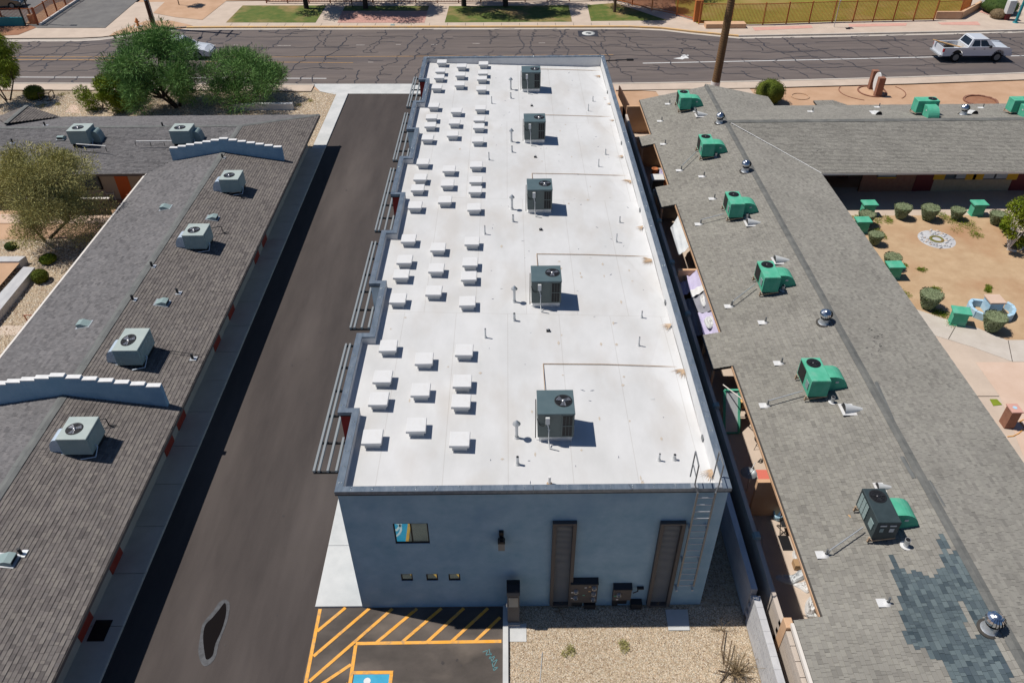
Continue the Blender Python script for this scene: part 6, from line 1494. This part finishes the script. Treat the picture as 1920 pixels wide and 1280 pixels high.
def tree(name, label, base, h, rad, n, size, m, seed, tm='bark', trunks=1, lean=(0, 0), group=None, aspect=4, crown_h=None, gaps=1.0, r0=.14, cat='tree', nb=22, weep=0.):
    rr = random.Random(seed); base = Vector(base); t = thing(name, label, cat, tuple(base), group); crown_h = crown_h or h*.6; mb = MB(); cz = h-crown_h/2; blobs = []
    for k in range(nb):
        a_ = rr.uniform(0, 6.28); q = math.sqrt(rr.random()); zz = rr.uniform(-.5, .5)
        f = math.sqrt(max(.1, 1-(zz*1.7)**2)) if zz > 0 else 1-.3*abs(zz)
        c_ = base+Vector((lean[0]*1.0+rad*.8*q*f*math.cos(a_), lean[1]+rad*.8*q*f*math.sin(a_), cz+zz*crown_h)); s_ = rad*rr.uniform(.22, .42)*gaps
        blobs.append((tuple(c_), (s_, s_, s_*rr.uniform(.6, .9)), rr.uniform(.6, 1.4)))
    starts = []
    for i in range(trunks):
        a_ = 6.28*i/max(1, trunks)+.4; off = Vector((math.cos(a_), math.sin(a_), 0))*(.15 if trunks > 1 else 0)
        fork = base+off*6+Vector((lean[0]*.4, lean[1]*.4, max(.3, (h-crown_h)*.8)))
        mb.tube(base+off, fork, r0, r0*.75, 8); starts.append(fork)
    for b_ in blobs:
        s_ = min(starts, key=lambda q: (Vector(b_[0])-q).length); e = Vector(b_[0]); mid = (s_+e)/2+Vector((rr.uniform(-.2, .2), rr.uniform(-.2, .2), rr.uniform(0, .25)))*rad*.4
        mb.tube(s_, mid, r0*.45, r0*.28, 5, False); mb.tube(mid, e, r0*.28, r0*.08, 5, False)
        for _ in range(3):
            e2 = e+Vector((rr.gauss(0, 1), rr.gauss(0, 1), rr.gauss(.2, .6)))*b_[1][0]*.7; mb.tube(e, e2, r0*.09, r0*.03, 4, False)
    part('trunk', mb, tm, t); leaves('foliage', blobs, n, size, m, t, aspect, seed, weep); return t
v = G(322, 214); tree('mesquite_tree', 'large feathery green mesquite between the left roof and the street', (v.x+.0, v.y+1.4, 0), 5.0, 3.9, 36000, .38, 'leaf_mesquite', 11, 'bark_dark', 3, lean=(-1.0, 0), nb=54, crown_h=3.7, aspect=10, r0=.13, group='mesquites by the street', gaps=.8)
v = G(462, 212); tree('mesquite_tree', 'smaller feathery mesquite right of the largest green tree', (v.x-.4, v.y+1.8, 0), 3.5, 3.6, 27000, .34, 'leaf_mesquite', 12, 'bark_dark', 3, nb=44, crown_h=2.8, aspect=10, r0=.1, group='mesquites by the street', gaps=.75)
v = G(195, 214); tree('leafy_shrub', 'yellow green spreading shrub left of the large mesquite', (v.x, v.y+1.2, 0), 2.2, 2.3, 18000, .20, 'leaf_lime', 13, 'bark_dark', 3, nb=24, crown_h=2.0, aspect=4, r0=.05, cat='shrub', gaps=.8)
v = G(20, 195); tree('willow_acacia', 'drooping thin trunked tree cut by the left edge near the street', (v.x-.5, v.y+.6, 0), 5.0, 2.3, 14000, .34, 'leaf_lime', 14, 'bark_dark', 3, nb=22, crown_h=3.2, aspect=9, r0=.06, weep=1.1, gaps=.8)
v = G(88, 448); tree('palo_verde_tree', 'pale olive feathery tree in the left court', (v.x, v.y, 0), 5.1, 3.7, 70000, .17, 'leaf_olive', 15, 'bark_dark', 2, nb=50, crown_h=3.9, aspect=6, r0=.09, gaps=.75, lean=(1.3, 0))
for k, (px, py, sd_) in enumerate(((575, 18, 21), (686, 18, 22), (870, 14, 23), (948, 14, 24), (1152, 25, 25))):
    v = G(px, py); tree('street_tree', ['dark street tree trunk at the brown lawn', 'thick street tree trunk at the brick paving', 'dark street tree trunk left on the shady lawn', 'dark street tree trunk in the middle of the shady lawn', 'pale street tree trunk on the rightmost lawn'][k], (v.x, v.y, .1), 9.0, 4.1, 12000, .32, 'leaf_dark', sd_, 'bark_dark' if k < 4 else 'bark', 1, nb=20, crown_h=4.2, aspect=2.5, r0=.27 if k < 4 else .16, group='street trees across the road', gaps=.9)
v = G(328, 13); tree('young_tree', 'thin staked young tree on the dirt beyond the wooden pole', (v.x+.4, v.y+.2, .12), 4.6, 1.0, 2500, .25, 'leaf_dark', 31, 'bark_dark', 1, nb=8, crown_h=1.6, r0=.05)
v = G(-8, 60); tree('street_tree', 'scrubby tree outside the top left corner throwing mottled shade', (v.x-2.0, v.y+1.5, .1), 4.0, 2.6, 4500, .25, 'leaf_dark', 32, 'bark_dark', 2, nb=14, crown_h=2.2, r0=.1)
for k, (px, py) in enumerate(((1225, -2), (1180, -8), (1265, 0), (1100, -6))):
    v = G(px, py); tree('bare_tree', 'bare twiggy tree behind the slanted orange fence, '+['middle', 'left', 'right', 'far left'][k], (v.x, v.y, .1), 5.5, 2.6, 1800, .3, 'leaf_dark', 40+k, 'bark_dark', 1, nb=20, crown_h=3.6, r0=.1, group='bare trees behind the fence')
v = G(1900, 475); tree('citrus_tree', 'bright yellow green citrus tree at the right edge of the dirt court', (v.x+.35, v.y+.25, 0), 2.9, 1.45, 12000, .12, 'leaf_citrus', 33, 'fascia', 2, nb=24, crown_h=2.5, aspect=2, r0=.07, gaps=.85)
v = G(1862, 432); tree('straw_shrub', 'dry straw coloured shrub under the citrus tree', (v.x+.7, v.y-.1, 0), .7, .6, 1500, .14, 'leaf_citrus', 34, 'twig', 1, nb=6, crown_h=.6, r0=.02, cat='shrub')
# fan palm
t = thing('palm_tree', 'tall leaning palm trunk with a white painted foot behind the right roof', 'palm', (15.28, 57.0, 0)); top = Vector((15.62, 57.0, 9.3)); prev = Vector((15.28, 57, 0))
part('painted_foot', MB().tube((15.28, 57, 0), (15.40, 57, 2.0), .36, .33, 16), 'white_paint', t)
mb = MB(); n_ = 44
for i in range(n_):
    a_ = Vector((15.40, 57, 2.0))*(1-i/n_)+top*(i/n_); b_ = Vector((15.40, 57, 2.0))*(1-(i+1)/n_)+top*((i+1)/n_); r_ = .31-.05*i/n_; mb.tube(a_, b_, r_, r_-.025, 16, False)
part('trunk', mb, 'bark_palm', t)
rr = random.Random(5); mb = MB()
for k in range(26):
    a_ = rr.uniform(0, 6.28); el_ = rr.uniform(-.7, .9); L_ = rr.uniform(1.0, 1.5); d = Vector((math.cos(a_)*math.cos(el_), math.sin(a_)*math.cos(el_), math.sin(el_))); e = top+d*L_; mb.tube(top, e, .02, .012, 4, False)
    sd_ = d.cross(Vector((0, 0, 1))).normalized()
    for j in range(11):
        an = (j-5)*.2; dd = (d*math.cos(an)+sd_*math.sin(an)).normalized(); tip = e+dd*.75-Vector((0, 0, .15)); w_ = sd_*math.cos(an)*.035-d*math.sin(an)*.035; m_ = e+dd*.4
        mb.quad(tuple(e), tuple(m_-w_), tuple(tip), tuple(m_+w_))
part('frond', mb, 'leaf_round', t, stuff=True)
# clipped bushes
def bush(px, py, rx, rz, m, label, flat=None, zc=None, name='clipped_bush', n=1600, ls=.07):
    v = G(px, py); zc = rz*.85 if zc is None else zc; t = thing(name, label, 'shrub', (v.x, v.y, 0))
    if name == 'weed_tuft':
        leaves('foliage', [((v.x+R.gauss(0, rx*.5), v.y+R.gauss(0, rx*.5), .05), (rx*.6, rx*.6, .07), 1) for _ in range(5)], 420, .09, m, t, 5, int(px)); return t
    part('core', MB().blob((v.x, v.y, zc), rx*.92, rx*.92, rz*.92, 16, 10, .04), m, t)
    rng = np.random.default_rng(int(px)); d = rng.normal(size=(n, 3)); d /= np.linalg.norm(d, axis=1)[:, None]; d[:, 2] = np.abs(d[:, 2])*np.where(rng.random(n) < .75, 1, -1)
    P_ = np.array((v.x, v.y, zc))+d*np.array((rx, rx, rz))*rng.uniform(.93, 1.05, n)[:, None]; s_ = np.cross(d, rng.normal(size=(n, 3))); s_ /= np.linalg.norm(s_, axis=1)[:, None]; u_ = np.cross(s_, d)+d*.3
    V = np.stack([P_-s_*ls*.4, P_-u_*ls*.4, P_+s_*ls*.4+d*ls*.3, P_+u_*ls*.5+d*ls*.2], 1).reshape(-1, 3); me = fastmesh('leaf', V-np.array(ORG[t]), np.arange(n)[:, None]*4+np.arange(4)[None]); me.materials.append(M[m]); o = link(bpy.data.objects.new('foliage', me), t); o['kind'] = 'stuff'
    return t
bush(1440, 192, 1.15, .95, 'leaf_round', 'big round clipped bush behind the right roof near the palm')
bush(79, 527, .40, .36, 'leaf_round', 'small round yellow green bush on the left gravel beside the planter wall')
bush(92, 491, .42, .22, 'leaf_lime', 'low lime bush on the left gravel below the pale tree'); bush(22, 466, .3, .2, 'leaf_dark', 'dark low bush in the tree shade at the left')
bush(68, 185, .75, .55, 'leaf_round', 'round dark clipped bush on gravel by the left street pavement')
for px, py in ((107, 197), (163, 172), (118, 178), (585, 190), (560, 199), (1168, 1211), (1066, 1222), (80, 200)):
    bush(px, py, .28 if py < 900 else .16, .14, 'leaf_olive', {107: 'small weed on the gravel below the wire box', 163: 'small weed near the left pavement', 118: 'dry tuft right of the wire box', 585: 'weed on the gravel left of the concrete strip', 560: 'dry tuft on the gravel by the shingled corner', 1168: 'green weed on the front gravel below the meter boxes', 1066: 'tiny weed on the front gravel near the kerb', 80: 'orange tuft beside the porch gable'}[px], name='weed_tuft', n=260, ls=.09)
bush(1870, 25, 1.8, .8, 'leaf_dark', 'large green hedge at the top right corner'); bush(1868, 36, .7, .5, 'twig', 'dry end of the hedge at the top right corner')
bush(1790, 812-60, .01, .01, 'leaf_dark', 'x') if False else None
v = G(1786, 812, .6)
crumple('flowers', [(1782, 801), (1790, 806), (1791, 816), (1784, 812)], 'lamp_red', 'purple red flowers peeking past the right eave', 'flowers', .4, .5)
# topiary drums
def topiary(seed):
    t = thing('topiary_bush', 'x', 'topiary', (0, 0, 0), 'clipped drum topiaries round the dirt court'); rng = np.random.default_rng(seed)
    part('core', MB().lathe([(0, .0), (.22, .02), (.30, .25), (.44, .62), (.47, .78), (.42, .80), (0, .80)], n=18), 'leaf_dark', t)
    n = 2600; a_ = rng.uniform(0, 6.28, n); top = rng.random(n) < .42; h = rng.uniform(.05, .8, n)**.8; r_ = np.where(top, .47*np.sqrt(rng.random(n)), .24+.28*h/.8+rng.uniform(-.02, .03, n)); z = np.where(top, .80+rng.uniform(0, .025, n), h)
    P_ = np.stack([r_*np.cos(a_), r_*np.sin(a_), z], 1); nrm = np.where(top[:, None], np.array([0, 0, 1.]), np.stack([np.cos(a_), np.sin(a_), np.zeros(n)], 1)); nrm = nrm+rng.normal(size=(n, 3))*.25; s_ = np.cross(nrm, rng.normal(size=(n, 3))); s_ /= np.linalg.norm(s_, axis=1)[:, None]; u_ = np.cross(s_, nrm); u_ /= np.linalg.norm(u_, axis=1)[:, None]; l = .035
    V = np.stack([P_-s_*l, P_-u_*l, P_+s_*l, P_+u_*l], 1).reshape(-1, 3)
    keep = top | (rng.random(n) < .9); V = V.reshape(n, 4, 3)[keep]; k = len(V)
    me = fastmesh('foliage', V.reshape(-1, 3), np.arange(k)[:, None]*4+np.arange(4)[None]); me.materials.append(M['leaf_hedge']); o = link(bpy.data.objects.new('foliage', me), t); o['kind'] = 'stuff'
    part('trunk', MB().tube((0, 0, 0), (0, 0, .3), .05), 'bark_dark', t); return t
tp = topiary(1)
for k, (px, py, s_, lb_) in enumerate(((1687, 409, .95, 'first right of the far green post'), (1737.5, 412, 1.0, 'middle of the far row, largest there'), (1790.5, 411, .80, 'left of the second far green post'), (1864, 420, .85, 'beside the citrus tree'), (1620, 422, .92, 'just in front of the far green post'), (1637.5, 458, .82, 'behind the right eave, grey topped'), (1668, 502, .88, 'half hidden by the right eave'), (1737.5, 577, 1.05, 'by the lower walk near the eave'), (1856, 619, 1.02, 'in front of the blue planter'))):
    v = G(px, py); o = tp if k == 0 else dup(tp, (0, 0, 0)); place(o, (v.x, v.y, 0), k*1.3, s_); o['label'] = 'drum shaped clipped topiary '+lb_
def gpost():
    t = thing('green_pedestal', 'x', 'pedestal', (0, 0, 0), 'green lidded pedestals round the dirt court'); part('body', MB().box(-.33, .33, -.24, .24, 0, .72), 'ac_green', t); part('lid', MB().cbox(-.42, .42, -.33, .33, .722, .80, .01), 'ac_green', t); part('lid_rim', MB().box(-.40, .40, -.31, .31, .69, .721), 'ac_green', t); part('plinth', MB().box(-.36, .36, -.27, .27, 0, .05), 'ac_green', t); return t
gp = gpost()
for k, (px, py, lb_) in enumerate(((1624, 402, 'leftmost on the far walk'), (1828, 402, 'right one on the far walk'), (1612, 434, 'half hidden by the right eave, upper'), (1671, 519, 'half hidden by the right eave, lower'), (1793, 606, 'beside the lower walk near the blue planter'))):
    v = G(px, py); o = gp if k == 0 else dup(gp, (0, 0, 0)); place(o, (v.x, v.y, 0), (0, 0, 0, 0, -.25)[k]); o['label'] = 'green lidded pedestal '+lb_
# thin grass coming up in the dirt
for cs_ in (((1805, 418, .55), (1815, 430, .6), (1828, 442, .5)), ((1600, 408, .4), (1645, 418, .5), (1660, 414, .3)), ((1770, 411, .5), (1786, 416, .5)), ((1645, 436, .3), (1652, 444, .3)), ((1695, 500, .25), (1725, 506, .2)), ((1757, 543, .25), (1853, 540, .15), (1853, 546, .15)), ((1690, 548, .4),), ((1760, 590, .4), (1770, 594, .4))):
    bl = []
    for px, py, r_ in cs_:
        v = G(px, py); bl += [((v.x+R.gauss(0, r_*.5), v.y+R.gauss(0, r_*.5), .02), (r_*.7, r_*.7, .03), 1) for _ in range(4)]
    leaves('grass_patch', bl, 500*len(cs_), .12, 'leaf_lime', court, 6, len(bl)+int(cs_[0][0]))
# stone ring in the dirt court
c = G(1756, 449); t = thing('stone_ring', 'ring of pale stones round a green tuft in the dirt court', 'stone ring', tuple(c)); rr = random.Random(9)
for k in range(70):
    a_ = rr.uniform(0, 6.28); q = rr.uniform(.48, .92); s_ = rr.uniform(.06, .12); part('stone', MB().blob((c.x+q*math.cos(a_), c.y+q*1.1*math.sin(a_), .03), s_, s_*.8, .05, 7, 4, .15), 'block' if k % 5 else 'tan_concrete', t)
part('gravel_bed', MB().lathe([(.0, .018), (.95, .018), (1.0, .012)], (c.x, c.y, 0), 24), 'block', t); o = part('grass_tuft', MB().lathe([(.24, .03), (.3, .09), (.4, .03)], (c.x, c.y, 0), 16), 'dry_grass', t)
# blue planter with a seat block
t = thing('blue_planter', 'light blue curved planter wall with a tiled seat block in the dirt court', 'planter', tuple(G(1850, 590)))
def ribbon(pxs, h, w_, m, nm):
    P_ = [G(*p, h) for p in pxs]; mb = MB()
    for a_, b_ in zip(P_, P_[1:]): mb.bar((a_.x, a_.y, h/2), (b_.x, b_.y, h/2), w_, h)
    return part(nm, mb, m, t)
ribbon([(1846, 563), (1824, 561), (1819, 566), (1822, 575), (1832, 583), (1848, 589), (1868, 592), (1888, 592), (1899, 588), (1903, 580), (1899, 572), (1889, 566)], .38, .16, 'pool_blue', 'curved_wall')
a_, b_ = G(1846, 553, .75), G(1885, 567, .75); part('seat_block', MB().box(a_.x+.05, b_.x, b_.y, a_.y, .0, .68), 'pool_blue', t); part('tiled_top', MB().cbox(a_.x-.0, b_.x+.06, b_.y-.05, a_.y+.05, .682, .76, .01), 'pink_concrete', t)
# brick pedestal and hose
v = G(1887, 797); t = thing('brick_pedestal', 'reddish brick drinking fountain pedestal on the pad at the right edge', 'pedestal', (v.x, v.y, 0)); x, y = v.x, v.y
part('body', MB().cbox(x-.2, x+.2, y-.2, y+.25, 0, .9, .01), 'brick_red', t); part('top', MB().cbox(x-.23, x+.23, y-.23, y+.3, .902, .96, .01), 'paver', t); part('basin', MB().lathe([(0, .965), (.09, .967)], (x, y+.05, 0), 12), 'pool_blue', t)
solo('garden_hose', MB().path([G(*p, .03) for p in ((1919, 786), (1912, 790), (1922, 802), (1910, 812), (1900, 817), (1889, 818))], .018), 'yellow', 'yellow hose by the brick pedestal at the right edge', 'hose', tuple(G(1910, 800)))
# dead shrub on the front gravel
def dead_shrub(px, py, n, s, label, seed):
    rr = random.Random(seed); v = G(px, py); t = thing('dead_shrub', label, 'shrub', (v.x, v.y, 0)); mb = MB(); base = Vector((v.x, v.y, 0))
    for k in range(n):
        p = base.copy(); d = Vector((rr.gauss(0, .7), rr.gauss(0, .7), rr.uniform(.3, 1.2))).normalized(); r_ = .014*s
        for j in range(5):
            q = p+d*rr.uniform(.08, .2)*s; mb.tube(p, q, r_, r_*.7, 4, False); p = q; d = (d+Vector((rr.gauss(0, .4), rr.gauss(0, .4), rr.gauss(0, .3)))).normalized(); r_ *= .7
            if rr.random() < .6: mb.tube(p, p+Vector((rr.gauss(0, .1), rr.gauss(0, .1), rr.gauss(.03, .06)))*s, .004, .002, 3, False)
    part('twig', mb, 'twig', t, stuff=True); return t
o = dead_shrub(1378, 1262, 55, 1.4, 'dead twiggy shrub on the front gravel by the block wall', 3)
solo('branch', MB().path([G(1357, 1245, .02), G(1353, 1215, .2), G(1359, 1180, .15)], .02).path([G(1358, 1276, .03), G(1364, 1240, .2), G(1372, 1200, .25)], .018), 'bark', 'two bare upright sticks left of the dead twiggy shrub', 'branch', tuple(G(1357, 1245)))
dead_shrub(1352, 1180, 10, .8, 'small dry twigs where the building shade meets the wall', 4)
solo('branch', MB().path([G(1347, 1256, .05), G(1372, 1262, .08), G(1392, 1266, .05)], .025).path([G(1350, 1281, .03), G(1366, 1256, .15)], .02), 'bark_dark', 'dark fallen branches under the dead twiggy shrub', 'branch', tuple(G(1372, 1262)))
solo('irrigation_tube', MB().path([G(1017, 1222, .03), G(1015, 1244, .03), G(1012, 1281, .02)], .013), 'galv', 'thin grey tube lying on the front gravel near the kerb', 'tube', tuple(G(1017, 1222)))
for k, (px, py) in enumerate(((1031, 1133), (1048, 1145), (1228, 1137))): dead_shrub(px, py, 8, .7, ['dry orange weed at the foot of the left louvre', 'dry weed in the shade below the left louvre', 'dry weed at the foot of the right louvre'][k], 50+k)
# wire box on the left gravel
v = G(90, 186); t = thing('wire_basket', 'rusty open wire crate beside the round bush near the left pavement', 'crate', (v.x, v.y, 0)); mb = MB(); x, y = v.x, v.y
cs = [(x-.4, y-.35), (x+.4, y-.35), (x+.4, y+.35), (x-.4, y+.35)]
for (a0, b0), (a1, b1) in zip(cs, cs[1:]+cs[:1]): mb.bar((a0, b0, .03), (a1, b1, .03), .05, .05); mb.bar((a0, b0, .6), (a1, b1, .6), .05, .05); mb.bar((a0, b0, 0), (a0, b0, .62), .05, .05)
part('frame', mb, 'bark', t)
gpoly('court_walk', [(122, 211), (134, 196), (145, 199), (152, 213)], .02, 'pink_concrete'); 
solo('planter_wall', MB().box(G(440, 206).x, G(550, 206).x, G(500, 206).y-.15, G(500, 206).y+.15, 0, .5), 'stucco_white', 'low pale wall behind the smaller mesquite by the left roof', 'wall', (G(500, 206).x, G(500, 206).y, 0))
struct('concrete_strip', MB().box(G(258, 205).x, G(268, 205).x, 52, 55.5, -.01, .12), 'concrete')
# footprints, scuffs and grit on the roof membrane, drips on the wall, oil on the drive
mb = MB(); rr = random.Random(77)
for k in range(80):
    x, y = rr.uniform(-.8, 5.6), rr.uniform(15.2, 50.5)
    if rr.random() < .45: x = rr.choice((-.75, .55, 2.6, 3.9))+rr.gauss(0, .05)
    z = zroof(x)+.0065; a_ = rr.uniform(0, 3.1); l_ = rr.uniform(.02, .10); w_ = rr.uniform(.006, .02)
    mb.quad((x-l_*math.cos(a_), y-l_*math.sin(a_), z), (x+w_*math.sin(a_), y-w_*math.cos(a_), z), (x+l_*math.cos(a_), y+l_*math.sin(a_), z), (x-w_*math.sin(a_), y+w_*math.cos(a_), z))
part('scuff', mb, 'screw', bld, stuff=True)
M['oil'] = mat('oil', (.035, .03, .03), (.06, .05, .048), scale=4, rough=.5)
mb = MB()
for k in range(38):
    x, y = rr.choice((-9.6, -7.9, -8.7, -3.2))+rr.gauss(0, .4), rr.uniform(9, 58)
    if x > -5.2: x, y = rr.uniform(-4.6, -.8), rr.uniform(9.5, 13.2)
    r_ = rr.uniform(.015, .07); mb.poly([(x+r_*rr.uniform(.6, 1.2)*math.cos(t*.785), y+r_*rr.uniform(.6, 1.4)*math.sin(t*.785)) for t in range(8)], .0105)
o = struct('oil_spot', mb, 'oil'); o['kind'] = 'stuff'; o['label'] = 'small dark oil drips on the driveway and lot'
